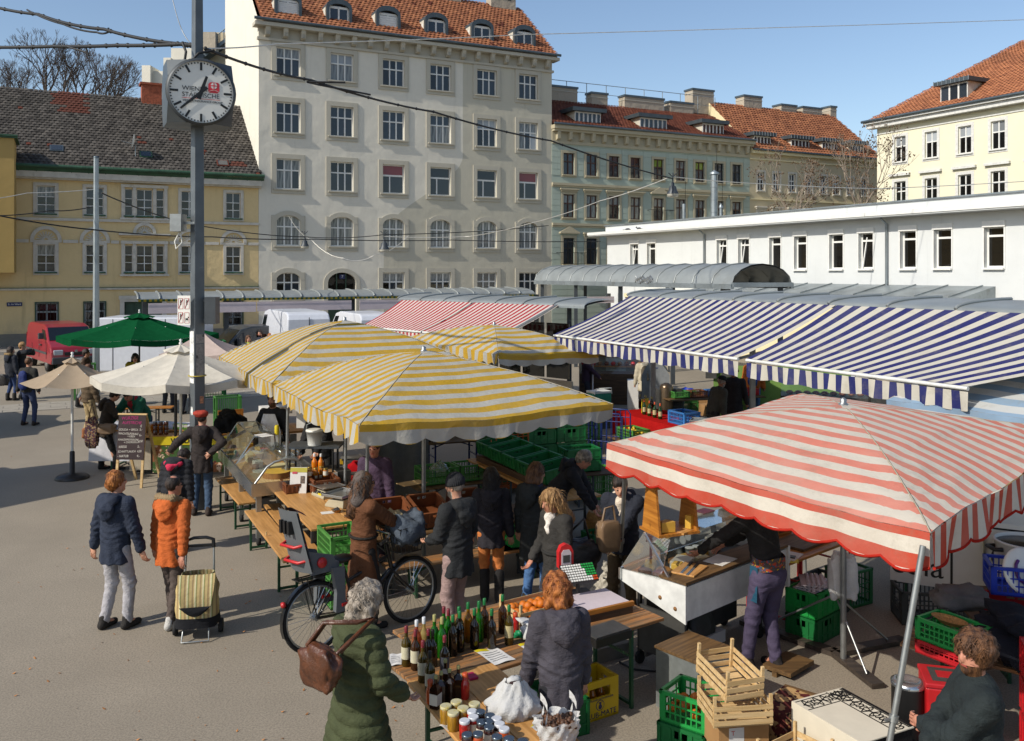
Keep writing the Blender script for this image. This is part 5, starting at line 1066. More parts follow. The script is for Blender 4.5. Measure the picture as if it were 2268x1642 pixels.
def beer_table(label,P,ang,L,Wd,z,wood_,cat='table',n=2,leg=M_LEG,group=None,legs=True,gap=.006,th=.03,inset=.35):
 """local x along the board from its near-left corner P, y across"""
 t=thing('bench' if cat == 'bench' else 'table',label,cat,(P[0],P[1],0),ang,group)
 w_=Wd/n
 for k in range(n): m=MB();m.box((L/2,w_*(k+.5),z-th/2),(L,w_-gap,th),wood_);m.build('plank',t,bevel=.006)
 if legs:
  for x in (inset,L-inset):
   m=MB();y0,y1=.05*Wd/.5,Wd-.05*Wd/.5
   for y in (y0,y1): m.bar((x,y,0),(x,y,z-th-.02),.03,.03,leg)
   m.bar((x,y0,.04),(x,y1,.04),.03,.025,leg);m.bar((x,y0,z-th-.02),(x,y1,z-th-.02),.03,.03,leg);m.bar((x,Wd/2,z-th-.12),(x+(.3 if x < L/2 else -.3),Wd/2,z-th-.02),.02,.02,leg);m.bar((x,y0,z*.62),(x,y1,z*.62),.02,.02,leg);m.build('leg',t)
 return t
_cm={}
def crate_mesh(l,w,h,mat,style='lattice'):
 key=(l,w,h,mat.name,style)
 if key in _cm: return _cm[key]
 m=MB();t=.012
 m.bb(0,l,0,w,0,.012,mat)
 def wall(a,b,hn):
  a,b=Vector(a),Vector(b);d=(b-a);Ln=d.length;d.normalize();n_=Vector((-d.y,d.x,0))
  M=Matrix(((d.x,n_.x,0,a.x),(d.y,n_.y,0,a.y),(0,0,1,0),(0,0,0,1)))
  m.bb(-.004,Ln+.004,-.004,t+.012,h-.03,h,mat,M);m.bb(0,Ln,0,t,0,.035,mat,M)
  if style == 'lattice':
   hand=Ln < .45 and hn
   nb=max(4,int(Ln/.045))
   for k in range(nb+1):
    x=Ln*k/nb;ww=.022 if k in (0,nb) else .012
    if hand and .3 < k/nb < .7: m.bb(x-ww/2,x+ww/2,.002,t-.002,.03,h*.55,mat,M)
    else: m.bb(max(0,x-ww/2),min(Ln,x+ww/2),.002,t-.002,.03,h-.03,mat,M)
   for z in (h*.36,h*.62): m.bb(0,Ln,.001,t-.001,z-.006,z+.006,mat,M)
   m.bb(0,.05,-.002,t,.03,h-.03,mat,M);m.bb(Ln-.05,Ln,-.002,t,.03,h-.03,mat,M)
  else:                                              # solid sides with a hand slot
   s0,s1=Ln*.36,Ln*.64
   m.bb(0,Ln,.002,t-.002,.035,h*.62,mat,M);m.bb(0,s0,.002,t-.002,h*.62,h-.03,mat,M);m.bb(s1,Ln,.002,t-.002,h*.62,h-.03,mat,M)
   for k in range(5): x=.02+(Ln-.04)*k/4;m.bb(x-.012,x+.012,-.008,.004,.02,h-.02,mat,M)
   m.bb(0,Ln,-.006,.004,h*.3,h*.34,mat,M)
 wall((0,0,0),(l,0,0),False);wall((l,0,0),(l,w,0),True);wall((l,w,0),(0,w,0),False);wall((0,w,0),(0,0,0),True)
 _cm[key]=m.mesh('crate');return _cm[key]
def crate(label,P,ang,mat,l=.6,w=.4,h=.24,style='lattice',group=None,rot=None,cat='crate',name='plastic_crate'):
 o=bpy.data.objects.new(name,crate_mesh(l,w,h,mat,style));COL.objects.link(o);o.location=P;o.rotation_euler=rot or (0,0,ang);tag(o,label,cat,group);return o
def wood_crate(label,P,ang,l,w,h,rows,group=None,tilt=0,bottom=True,lid=False):
 t=thing('wooden_crate',label,'crate',P,ang,group)
 if tilt: t.rotation_euler=(tilt,0,ang)
 sh=h/rows;rg=random.Random(int(l*1000+rows))
 def piece(nm,c,d): m=MB();m.box((0,0,0),d,W_PALE);m.build(nm,t,loc=c,rz=0)
 for k in range(rows):
  z=sh*(k+.45)+.01;hh=sh*.66
  for y in (0,w): piece('slat',(l/2,y,z),(l,.007,hh))
  for x in (0,l): piece('slat',(x,w/2,z+.004),(.007,w-.016,hh))
 for x in (.012,l-.012):
  for y in (.012,w-.012): piece('corner_post',(x,y,h/2+.035),(.022,.022,h+.07))
 if bottom:
  for k in range(5): piece('slat',(l/2,w*(k+.5)/5,.005),(l-.01,w/5*.8,.006))
 return t
TA=math.atan2(ax_.y,ax_.x)
# ---- benches and tables under the yellow umbrellas
def bench_from(label,u0,v0,u1,v1,z,Wd,wood_,group=None,n=1):     # near-side edge from far point to near point
 a,b=G(u0,v0,z),G(u1,v1,z);d=b-a;return beer_table(label,a,math.atan2(d.y,d.x),d.length,Wd,z,wood_,'bench',n,group=group)
BG='beer benches in front of the cheese case'
bench_from('far pine beer bench below the glass cheese case',476,1058,528,1116,.47,.27,W_BEER,BG);bench_from('left pine beer bench of the front pair with a cork on it',541,1131,627,1243,.48,.27,W_BEER,BG);bench_from('right pine beer bench of the front pair against the table',583,1118,668,1226,.482,.24,W_BEER,BG)
tp=G(590,1186,.49);m=MB();m.lathe([(.011,0),(.012,.02),(.01,.045)],W_PALE,8);tag(m.build('cork',None,loc=tp),'small cork standing on the left front bench','cork')
A0=Vector((-3.42,12.83,0));TAng=math.atan2(-ax_.y,-ax_.x)
beer_table('long pine sales table with the two scales on it',A0,TAng,2.15,1.05,.76,W_BEER,n=2,leg=M_POLED)
def onA(x,y,z=.76): return A0+(-ax_)*x+bx_*y+Vector((0,0,z))   # x toward camera, y to the right
B0=Vector((-1.72,10.62,0))
beer_table('weathered sales table carrying the brown crates',B0,TH,2.7,.75,.7,W_BROWN,n=3,leg=M_POLED)
beer_table('low plank shelf below the table with brown crates',B0+bx_*.2-ax_*.22,TH,2.3,.3,.4,W_OLD,'bench',1)
# scales
M_SCALE=mk('scale_plastic','#a39a80',.5,var=.06);M_SCALEG=mk('scale_grey','#8b8c88',.45);M_TRAY=mk('scale_tray','#a9a9a5',.28,.85,var=.06);M_YLB=mk('yellow_label','#c7b414',.6)
def scale(label,P,ang,tray_deep,group='kitchen scales on the pine table'):
 t=thing('weighing_scale',label,'scale',P,ang,group);m=MB();m.add([(-.17,-.16,0),(.17,-.16,0),(.17,.16,0),(-.17,.16,0),(-.16,-.1,.1),(.16,-.1,.1),(.16,.16,.12),(-.16,.16,.12),(-.17,-.16,.03),(.17,-.16,.03)],[(3,2,1,0),(8,9,5,4),(0,1,9,8),(4,5,6,7),(1,2,6,5,9),(0,8,4,7,3),(2,3,7,6)],M_SCALE);m.build('scale_body',t,bevel=.008)
 for k in range(3): m=MB();m.box((0,0,0),(.08,.05,.006),M_BLK,TR(-.1+k*.1,-.134,.066) @ Matrix.Rotation(math.radians(49),4,'X'));m.build('display',t)
 m=MB();m.box((.0,-.01,.124),(.2,.2,.03),M_SCALEG);m.build('tray_support',t)
 m=MB();z=.145;d=.012 if not tray_deep else .035;m.bb(-.2,.2,-.17,.17,z,z+.006,M_TRAY)
 for a in ((-.2,.2,-.18,-.17),(-.2,.2,.17,.18),(-.21,-.2,-.18,.18),(.2,.21,-.18,.18)): m.bb(*a,z,z+d,M_TRAY)
 m.build('tray',t,bevel=.004);m=MB();m.box((.05,-.15,.05),(.09,.004,.03),M_YLB,Matrix.Identity(4));m.build('price_sticker',t)
scale('scale with shallow tray, farther up the pine table',onA(.62,.62),TAng+.25,False);scale('scale with deep tray and dark displays, nearer the brown coat',onA(1.22,.66),TAng-1.0,True)
# menu stand, jars, brown boxes at the head of the table
M_PR1=mk('print_yellow','#a8a03a',.7);M_PR2=mk('print_pink','#b0404f',.7);M_PR3=mk('print_photo','#5d4f45',.7,var=.5,scale=40)
t=thing('menu_stand','white leaflet board leaning on the brown box','sign',onA(.3,.28),TAng+PI/2-.5);m=MB();Mx=Matrix.Rotation(-.18,4,'X');m.bb(-.12,.12,0,.012,0,.36,M_PAP,Mx);m.build('panel',t)
m=MB();m.bb(-.12,.12,-.003,0,.29,.355,M_PR1,Mx);m.build('heading',t)
for q in ((-.09,-.02,.27,.3,M_PR2),(.03,.09,.14,.24,M_PR3),(-.1,-.04,.07,.12,M_PR3),(.0,.04,.08,.11,M_PR3)): m=MB();m.bb(q[0],q[1],-.006,-.003,q[2],q[3],q[4],Mx);m.build('picture',t)
crate('brown open crate at the head of the pine table',onA(-.12,.12),TAng,M_BRC,.42,.3,.13,'solid');crate('brown crate holding jars and juice behind the leaflet',onA(.05,.45,.76),TAng,M_BRC,.5,.38,.2,'solid')
M_HONEY=mk('honey','#a5610e',.2,var=.2,coat=.5);M_JUICE=mk('orange_juice','#c4700f',.15,var=.05,coat=.6);M_LIDG=mk('gold_lid','#8f7838',.3,.7);M_LIDW=mk('white_lid','#c4c6ca',.35,.1);M_LIDS=mk('silver_lid','#6d757c',.25,.85);M_LBL=mk('paper_label','#c3beb0',.7,var=.05);M_LIDY=mk('lid_yellow_print','#b4ad8a',.5,dirt=('#a8921c',16,.5,.9))
_jm={}
def jar(label,P,r,h,cont,lid,lab=None,group=None,lz=0):
 t=thing('jar',label,'jar',P,rnd.uniform(0,6),group)
 def g(nm,key,fn):
  if key not in _jm: m=MB();fn(m);_jm[key]=m.mesh(nm)
  inst(_jm[key],nm,t)
 g('jar_body',('b',r,h,cont.name),lambda m: m.lathe([(r*.9,0),(r,.008),(r,h*.76),(r*.88,h*.84)],cont,14));g('lid',('l',r,h,lid.name),lambda m: m.lathe([(r*.95,h*.84),(r*.97,h*.86),(r*.97,h*.985),(r*.9,h)],lid,16))
 if lab: g('paper_label',('p',r,h,lab.name),lambda m: m.lathe([(r*1.015,h*.14),(r*1.015,h*.66)],lab,14,caps=False))
HG='honey jars on the brown crate'
for i,(x,y,lb) in enumerate(((.1,.5,'honey jar with gold lid, left front corner of the brown crate'),(.2,.56,'taller honey jar in the middle of the brown crate'),(.24,.46,'honey jar with pale label nearest the leaflet'),(.14,.66,'honey jar under the juice bottles'),(.3,.68,'patterned honey jar at the right of the crate'))): jar(lb,onA(x,y,.965),.036,.11,M_HONEY,M_LIDG,M_LBL if i in (2,4) else None,HG)
jar('single honey jar inside the open brown crate',onA(.08,.3,.78),.034,.11,M_HONEY,M_LIDG)
def bottle(label,P,r,h,body,cap,lab=None,neck=.32,group=None,shoulder=.62,square=False,lab2=None,name='bottle',capmat=None,capl=.16):
 t=thing(name,label,'bottle',P,rnd.uniform(-.4,.4)-.1,group);key=(r,h,body.name,neck,square)
 n=4 if square else 12
 def g(nm,k,fn):
  if k not in _jm: m=MB();fn(m);_jm[k]=m.mesh(nm)
  return inst(_jm[k],nm,t,rz=PI/4 if square else 0)
 if not square: g('glass_body',('bo',)+key,lambda m: m.lathe([(r*.8,0),(r,.012),(r,h*.56),(r*.9,h*.62),(r*neck*1.15,h*.72),(r*neck,h*.78),(r*neck,h*.985),(r*neck*.8,h)],body,14))
 else: g('glass_body',('bo',)+key,lambda m: (m.lathe([(r*1.25,0),(r*1.28,.01),(r*1.28,h*.6),(r*.5,h*.72),(r*neck,h*.76)],body,4,None,False),m.lathe([(r*neck,h*.76),(r*neck,h)],body,10)))
 g('cap',('ca',r,h,cap.name,neck,capl),lambda m: m.lathe([(r*neck*1.08,h*(1-capl)),(r*neck*1.1,h*.995),(r*neck*.9,h*1.008)],cap,12))
 if lab:
  rr=r*1.015 if not square else r*1.29
  def lf(m):
   if square: m.lathe([(rr,h*.12),(rr,h*.46)],lab,4,None,False,False)
   else:
    vs=[];N=9
    for z in (h*.2,h*.5):
     for q in range(N): a=-PI/2-1.15+2.3*q/(N-1);vs.append((rr*math.cos(a),rr*math.sin(a),z))
    m.add(vs,[(q,q+1,N+q+1,N+q) for q in range(N-1)],lab,True)
  g('paper_label',('la',r,h,lab.name,square),lf)
 return t
def bglass(name,c,tr=.45):
 t=NT(name);a=t.pbsdf(lin(c),.05,0,None,.6,0,.3);x=t.n('BsdfTransparent');x.inputs[0].default_value=(*[min(1,q*2.2+.05) for q in lin(c)],1);m=t.n('MixShader');m.inputs[0].default_value=tr;t.l(a,m.inputs[1]);t.l(x.outputs[0],m.inputs[2]);return t.end(m.outputs[0])
B_DARK=bglass('bottle_dark','#150f0a',.12);B_BRN=bglass('bottle_brown','#3d2410',.35);B_OLV=bglass('bottle_olive','#4a3d10',.3);B_GRN=bglass('bottle_green','#1f6a14',.45);B_CLR=bglass('bottle_white_wine','#a89a60',.5);B_ROS=bglass('bottle_rose','#a06040',.5);B_YEL=bglass('bottle_yellow_oil','#8a6410',.35);B_RED=mk('red_syrup','#a3201c',.25,var=.08,coat=.4);B_SPIR=bglass('bottle_brown_spirit','#2a160c',.2);B_ORA=mk('orange_juice_bottle','#b04a1c',.25,coat=.4)
C_RED=mk('cap_burgundy','#6a1f28',.35,dirt=('#b9a9a4',60,.6,.5));C_WHT=mk('cap_white','#c2c4c6',.4);C_GRN=mk('cap_green','#14612f',.35);C_BLK=mk('cap_black','#1b1613',.4,.3);C_ORA=mk('cap_orange','#b6481c',.4);C_COR=mk('cork_stopper','#8f8a55',.7)
for i,(x,y) in enumerate(((-.02,.6),(.04,.68))): bottle(('left' if not i else 'right')+' clear swing bottle full of orange juice behind the honey',onA(x,y,.965),.042,.27,M_JUICE,C_WHT,None,.38,'orange juice bottles')
m=MB();m.bb(-.1,.1,-.14,.14,0,.03,M_PAP);tag(m.build('white_box',None,loc=onA(-.5,.62,.86),rz=TAng),'white flat paper box behind the cheese case','box')
m=MB();m.bb(-.14,.14,-.12,.12,0,.12,M_PAP);m.bb(-.145,.145,-.122,-.118,.02,.04,M_PR1);m.bb(-.13,.13,-.11,.11,.121,.123,M_CARD);tag(m.build('carton',None,loc=onA(-.35,.88,.76),rz=TAng),'open white carton with printed sides behind the juice','carton')
m=MB();m.bb(-.4,.1,-.3,.3,0,.86,M_DKG);tag(m.build('side_cabinet',None,loc=onA(-.45,.95,0),rz=TAng),'dark low cabinet at the head of the pine table','cabinet')
def bowl(label,P,r,mat,fill=None,flat=.5):
 t=thing('basket',label,'basket',P);m=MB();m.lathe([(r*.6,0),(r*.95,r*flat),(r,r*flat),(r*.9,r*flat-.004),(r*.55,.01)],mat,18);m.build('bowl',t)
 if fill:
  f=MB()
  for k in range(22): a,q=rnd.uniform(0,6.3),rnd.uniform(0,r*.75);f.ball((q*math.cos(a),q*math.sin(a),r*flat*.7+rnd.uniform(0,.012)),rnd.uniform(.012,.018),fill,5)
  f.build('filling',t,stuff=True)
M_WICK=mk('wicker','#a67c45',.75,var=.3,scale=60,bump=.5,bscale=120);M_COIN=mk('coins','#3d3a38',.4,.5,var=.4,scale=40);M_NUTB=mk('brown_nuts','#4f321d',.6,var=.3,scale=30)
bowl('small wicker basket of pens and coins on the pine table',onA(1.52,.5),.075,M_WICK,M_COIN);bowl('flat wicker bowl of hazelnuts at the table end',onA(1.85,.58),.085,M_WICK,M_NUTB,.3)
m=MB();m.bb(-.08,.08,-.06,.06,0,.003,M_PAP);tag(m.build('paper_note',None,loc=onA(1.5,.38,.761),rz=.4),'white paper note under the coin basket','paper')
for i,(zz,lb) in enumerate(((0,'bottom green crate of the stack beside the bicycle'),(.3,'middle green crate of the stack beside the bicycle'),(.56,'top empty green crate of the stack beside the bicycle'))): crate(lb,Vector((-2.08,10.3,zz)),TA,M_GOL,.62,.42,.3 if i < 2 else .27,'lattice','green crates beside the bicycle');
for c in [o for o in bpy.data.objects if o.get('group') == 'green crates beside the bicycle']: c.location=c.location+bx_*.42
for i,(d,lb) in enumerate(((.25,'left brown crate tilted toward the customers'),(.72,'middle brown crate tilted toward the customers'),(1.28,'right brown crate half hidden by the dark haired woman'))): crate(lb,B0+bx_*(d+.42)+ax_*.12+Vector((0,0,.72)),0,M_BRC,.55,.42,.2,'solid','brown crates on the table',rot=(0,-.22,TA))
crate('blue crate behind the left brown crate',B0+bx_*.5+ax_*.85+Vector((0,0,.55)),TH,M_BCR,.5,.4,.2,'solid')
m=MB()
for k in range(7): m.box((0,(k-3)*.035,.012),(.4,.03,.006),W_PALE)
tag(m.build('wooden_rack',None,loc=G(912,1072,.72),rz=TH+.2),'slatted pale wooden rack beside the purple jacket','rack')
# crates behind: olive boxes on a rear table, stacks, tilted display
beer_table('rear bench carrying the long olive green crates',G(925,1085,.45),TH,1.7,.5,.45,W_BROWN,'bench',1,M_POLED)
crate('long olive crate with plastic bag inside at the rear',G(938,1078,.46),TH,M_GOL,.62,.42,.26,'lattice');crate('long olive crate in shade right of the bagged one',G(938,1078,.46)+bx_*.66,TH,M_GOL,.62,.42,.26,'lattice')
m=MB();m.grid(10,10,lambda i,j: (Vector(((i-.5)*.3,(j-.5)*.25,.14*math.sin(PI*i)*math.sin(PI*j)+.03*math.sin(i*17+j*9))),(0.,0.)),GL2);tag(m.build('plastic_bag',None,loc=G(960,1042,.72)+bx_*.1,rz=.3),'clear crumpled plastic bag lying in the olive crate','bag')
C0=Vector((-.78,15.2,0));beer_table('long board table holding the sloping row of green crates',C0,TAng,3.1,.75,.72,W_BEER,n=2,leg=M_POLED)
m=MB();m.bb(.2,2.6,.1,.62,.72,.82,W_DARK);tag(m.build('wooden_riser',None,loc=(C0.x,C0.y,0),rz=TAng),'dark wooden riser under the sloping green crates','riser')
od=('first','second','third','fourth','fifth')
for i in range(5): crate(od[i]+' green crate from the far end of the sloping row on the board',C0+(-ax_)*(.25+i*.48)+bx_*.1+Vector((0,0,.86-.01*i)),0,M_GCD,.46,.6,.2,'solid','sloping row of green crates',rot=(.14,.0,TAng))
for i in range(2): crate(('left' if not i else 'right')+' green crate lying tipped under the board table',C0+(-ax_)*(1.6+i*.6)+bx_*.15,0,M_GCD,.5,.4,.25,'solid','green crates under the board',rot=(.5,.1,TAng))
crate('bright green crate on the low bench by the dark haired woman',G(1134,1215,.42),TH,M_GCR,.5,.4,.28,'solid');beer_table('low grey bench under the bright green crate',G(1118,1225,.4),TH,.9,.35,.4,W_OLD,'bench',1,M_POLED)
S0=G(1178,1088)
for c in range(2):
 for k in range(5): crate(('left' if not c else 'right')+' column of the tall dark green stack, '+('bottom','second','third','fourth','top')[k]+' crate',S0+bx_*(c*.62-.1)+Vector((0,0,k*.27)),TH+rnd.uniform(-.02,.02),M_GCD,.6,.4,.26,'solid','tall stack of dark green crates')
for k in range(4): crate('row behind the orange frame, '+('bottom','second','third','top')[k]+' dark green crate',S0-bx_*.72+ax_*.3+Vector((0,0,k*.29)),TH,M_GCD,.6,.4,.28,'solid','dark green crates behind the orange frame')
crate('single green crate turned over beside the tall stack',G(1205,1092)+bx_*.45,TH+.1,M_GCD,.5,.4,.45,'solid')
def roll_cage(label,P,ang,mat,w_=.7,h=1.45,dp=.7,group=None):
 t=thing('roll_cage',label,'trolley',P,ang,group)
 for y in (0,dp):
  m=MB();m.tube([(0,y,.1),(0,y,h-.08),(.06,y,h),(w_-.06,y,h),(w_,y,h-.08),(w_,y,.1)],.014,mat,8)
  for k in range(1,6): m.tube([(w_*k/6,y,.15),(w_*k/6,y,h)],.008,mat,5)
  for z in (.16,.6,1.0): m.tube([(0,y,z),(w_,y,z)],.01,mat,5)
  m.build('side_frame',t)
 m=MB();m.bb(0,w_,0,dp,.1,.14,mat);m.build('base',t)
 for x in (.08,w_-.08):
  for y in (.08,dp-.08): m=MB();m.lathe([(.02,-.02),(.05,-.02),(.05,.02),(.02,.02)],M_RUB,10,TR(x,y,.05) @ Matrix.Rotation(PI/2,4,'X'));m.build('castor',t)
M_BLUEP=mk('blue_tube','#12275c',.4,.2);M_ORGP=mk('orange_tube','#a8501a',.4,.2)
p=G(1238,1052);roll_cage('left blue tubular roll cage beside the green stack',p,-.45,M_BLUEP,.75,1.15,.6,'blue roll cages');p=G(1318,1060);roll_cage('right blue tubular roll cage behind the scarf man',p+Vector((0,.6,0)),-.4,M_BLUEP,.6,1.15,.6,'blue roll cages');roll_cage('orange tubular cage in front of the dark green crates',S0-bx_*.72-ax_*.05,TH,M_ORGP,.62,1.4,.2)
Q0=G(1283,1030)
for k in range(4): crate('loose tower behind the blue cage, '+('bottom','second','third','top')[k]+' olive crate',Q0+Vector((.05,1.2,k*.27)),TH,M_GOL,.6,.4,.26,'lattice','olive crates behind the blue cage')
D0=G(1246,1140)+Vector((.0,.35,0));beer_table('small dark table with two green crates near the bending woman',D0-bx_*.05,TH-.3,.95,.55,.55,W_DARK,n=1,leg=M_POLED)
for k in range(2): crate(('lower' if not k else 'upper open')+' green crate beside the bending woman',D0+Vector((.1,.1,.56+k*.19)),TH-.15,M_GCD,.62,.42,.19,'solid','two green crates by the bending woman')
crate('olive crate on the floor behind the two green crates',G(1335,1140)+Vector((-.2,.8,0)),TH,M_GOL,.62,.42,.5,'lattice');crate('small green crate on the ground left of the tan bag',G(1312,1222),TH,M_GCD,.4,.3,.22,'solid')
t=thing('wicker_basket','brown wicker basket on the ground behind the tan bag','basket',G(1328,1196));m=MB();m.lathe([(.16,0),(.22,.3),(.23,.32),(.2,.3),(.14,.03)],M_WICK,18);m.build('basket_body',t);m=MB();m.lathe([(.2,.3),(.17,.2),(.19,.36),(.16,.42)],M_WICK,18);m.build('rim',t)
# rear drinks table, step ladder, bucket, red bag
beer_table('rear table with bottles and a flask on blue trestles',G(925,985,.75),TH-.1,1.5,.55,.75,W_BROWN,n=1,leg=M_BLUEP)
for i in range(3): bottle(('left','middle','right')[i]+' pale green cider bottle on the rear table',G(1000+i*11,971-i*4,.76),.035,.31,bglass('bottle_pale','#6a7438',.45) if i == 0 else bpy.data.materials['bottle_pale'],C_COR,None,.34,'cider bottles on the rear table')
t=thing('vacuum_flask','steel vacuum flask on the rear table','flask',G(960,979,.76));m=MB();m.lathe([(.06,0),(.065,.18),(.045,.23),(.05,.26)],M_CHROME,14);m.build('flask_body',t);m=MB();m.tube([(.05,0,.22),(.11,0,.2),(.11,0,.08),(.06,0,.06)],.012,M_BLK,6);m.build('handle',t)
m=MB();m.bb(-.1,.1,-.08,.08,0,.16,M_BLK);tag(m.build('black_box',None,loc=G(943,977,.76)),'black box left of the vacuum flask','box')
M_TARP=cloth('grey_tarp','#5d6060',.1,.1,100,.5,5);m=MB();m.grid(14,10,lambda i,j: (Vector(((i-.5)*.95,.05*math.sin(i*14)+.03*math.sin(j*6+i*4),j*1.35)),(0.,0.)),M_TARP);tag(m.build('wind_screen',None,loc=G(888,1105),rz=.1),'grey hanging tarp behind the woman in purple','tarp')
t=thing('step_ladder','small yellow and grey step ladder left of the purple jacket','ladder',G(772,1122)+Vector((-.12,.1,0)),TH-.2);M_YFR=mk('ladder_yellow','#b89312',.45)
for s in (0,.42):
 m=MB();m.bar((s,0,0),(s,.22,.72),.05,.025,M_YFR);m.build('rail',t);m=MB();m.bar((s,.5,0),(s,.26,.7),.03,.02,M_STEEL);m.build('rear_leg',t)
for k,z in enumerate((.24,.47,.72)): m=MB();m.box((.21,.22*z/.72+.05,z),(.42,.16 if k < 2 else .24,.025),M_STEEL);m.build('step',t)
M_RBAG=cloth('red_bag','#a01a20',.1,.1,100,.4,8)
def lump(label,name,cat,P,dims,mat,seed,amp=.15,n=28,rz=0,sq=1.4,top=None):
 rg=random.Random(seed);ph=[rg.uniform(0,6) for _ in range(9)];m=MB()
 def fn(i,j):
  th,f=2*PI*i,PI*j;x,y,z=math.sin(f)*math.cos(th),math.sin(f)*math.sin(th),math.cos(f)
  k=1+amp*(math.sin(x*4+ph[0]+y*3)+math.sin(y*5+ph[1]-z*4)+math.sin(z*6+ph[2]+x*5))/2+amp*.35*math.sin(x*13+ph[3]+z*9)+amp*.3*math.sin(y*15+ph[4]-x*7)
  s=lambda q: math.copysign(abs(q)**(1/sq),q)
  return Vector((s(x)*dims[0]/2*k,s(y)*dims[1]/2*k,max(0,dims[2]/2+s(z)*dims[2]/2*k))),(0.,0.)
 m.grid(n,n*2//3,fn,mat,True);o=m.build(name,None,loc=P,rz=rz);tag(o,label,cat);return o
lump('red plastic shopping bag standing behind the ladder','shopping_bag','bag',G(775,1105)+Vector((.05,.6,0)),(.6,.3,.5),M_RBAG,4,.1)
t=thing('bucket','white plastic bucket hanging by its handle from a table','bucket',Wp(697,985,13.6));m=MB();m.lathe([(.1,-.02),(.125,.2),(.135,.2),(.135,.225),(.11,.235)],M_DIAL,20);m.build('bucket_body',t);m=MB();m.tube([(-.13,0,.2),(-.12,0,.3),(0,0,.36),(.12,0,.3),(.13,0,.2)],.006,M_STEEL,6);m.build('handle',t)
m=MB();z0=t.location.z
for x in (-.35,.3): m.tube([(x,.25,0),(x,.25,z0-.03)],.018,M_BLK,6);m.tube([(x,-.12,0),(x,-.12,z0-.03)],.018,M_BLK,6)
m.bb(-.4,.4,-.16,.3,z0-.035,z0-.004,M_POLED);tag(m.build('side_table',None,loc=(t.location.x,t.location.y,0)),'dark folding table under the white bucket','table')
m=MB();m.bb(-.22,.22,-.15,.15,0,.4,M_PAP);o=m.build('water_boiler',None,loc=Wp(690,945,15.2));tag(o,'white catering box with red print behind the bucket','box')
# ---- glass cheese case along the left, local x toward the camera
K0=Vector((-4.99,15.28,0));kc=thing('cheese_display_case','glass cheese display case on steel legs under the yellow umbrella','display case',K0,TAng);KL=2.95;KW=.78
m=MB();m.bb(0,KL,0,KW,.74,.86,M_STEEL);m.bb(-.01,KL+.01,-.02,0,.72,.9,M_CHROME);m.bb(KL,KL+.02,0,KW,.72,.9,M_CHROME);m.build('base',kc)
m=MB();m.bb(.04,KL-.04,.03,KW-.03,.86,.875,W_BEER);m.build('display_floor',kc)
for i,(x,y) in enumerate(((.1,.1),(.1,KW-.1),(1.5,.1),(1.5,KW-.1),(KL-.1,.1),(KL-.1,KW-.1))): m=MB();m.bb(x-.035,x+.035,y-.035,y+.035,.1,.74,M_STEEL);m.lathe([(.02,-.025),(.06,-.025),(.06,.025),(.02,.025)],M_RUB,12,TR(x,y,.06) @ Matrix.Rotation(PI/2,4,'X'));m.build('leg',kc)
def glass_panel(parent,pts,th=.006,nm='glass_pane',mat=None):
 m=MB();p=[Vector(q) for q in pts];n=(p[1]-p[0]).cross(p[2]-p[0]).normalized()*th;m.add(p+[q+n for q in p],[(0,1,2,3),(7,6,5,4),(0,4,5,1),(1,5,6,2),(2,6,7,3),(3,7,4,0)],mat or GL);return m.build(nm,parent)
XM=1.45
glass_panel(kc,[(0,.02,.88),(XM,.02,.88),(XM,.3,1.3),(0,.3,1.3)]);glass_panel(kc,[(0,.3,1.3),(XM,.3,1.3),(XM,.62,1.3),(0,.62,1.3)]);glass_panel(kc,[(0,.02,.88),(0,.3,1.3),(0,.62,1.3),(0,.7,.88)])
glass_panel(kc,[(XM+.02,.02,.88),(KL,.02,.88),(KL,.22,1.12),(XM+.02,.22,1.12)]);glass_panel(kc,[(XM+.02,.22,1.12),(KL,.22,1.12),(KL,.42,1.2),(XM+.02,.42,1.2)]);glass_panel(kc,[(XM+.02,.42,1.2),(KL,.42,1.2),(KL,.66,1.18),(XM+.02,.66,1.18)])
for x in (0,XM): m=MB();m.bar((x,.02,.88),(x,.3,1.3),.022,.022,M_CHROME);m.bar((x,.3,1.3),(x,.62,1.3),.022,.022,M_CHROME);m.bar((x,.62,1.3),(x,.66,.88),.022,.022,M_CHROME);m.build('frame',kc)
m=MB();m.tube([(KL,.03,.9),(KL,.2,1.12),(KL,.3,1.18),(KL,.44,1.21),(KL,.58,1.2),(KL,.68,1.14),(KL,.7,.9)],.018,M_STEEL,8);m.build('end_hoop',kc)
for y,z in ((.3,1.3),(.62,1.3)): m=MB();m.bar((0,y,z),(XM,y,z),.02,.02,M_CHROME);m.build('rail',kc)
m=MB();m.bb(.2,KL,KW-.02,KW+.3,.84,.88,M_STEEL);m.build('work_shelf',kc)
CH1=mk('cheese_cream','#c2b48a',.6,var=.1,scale=12);CH2=mk('cheese_yellow','#c29a3c',.55,var=.1,scale=10);CH3=mk('cheese_rind','#8a5f30',.7,var=.3,scale=14);CH4=mk('cheese_white','#c9c3b2',.7,var=.06);CH5=mk('smoked_cheese','#6a3413',.5,var=.4,scale=20)
def onK(x,y,z=.876): return K0-ax_*x+bx_*y+Vector((0,0,z))
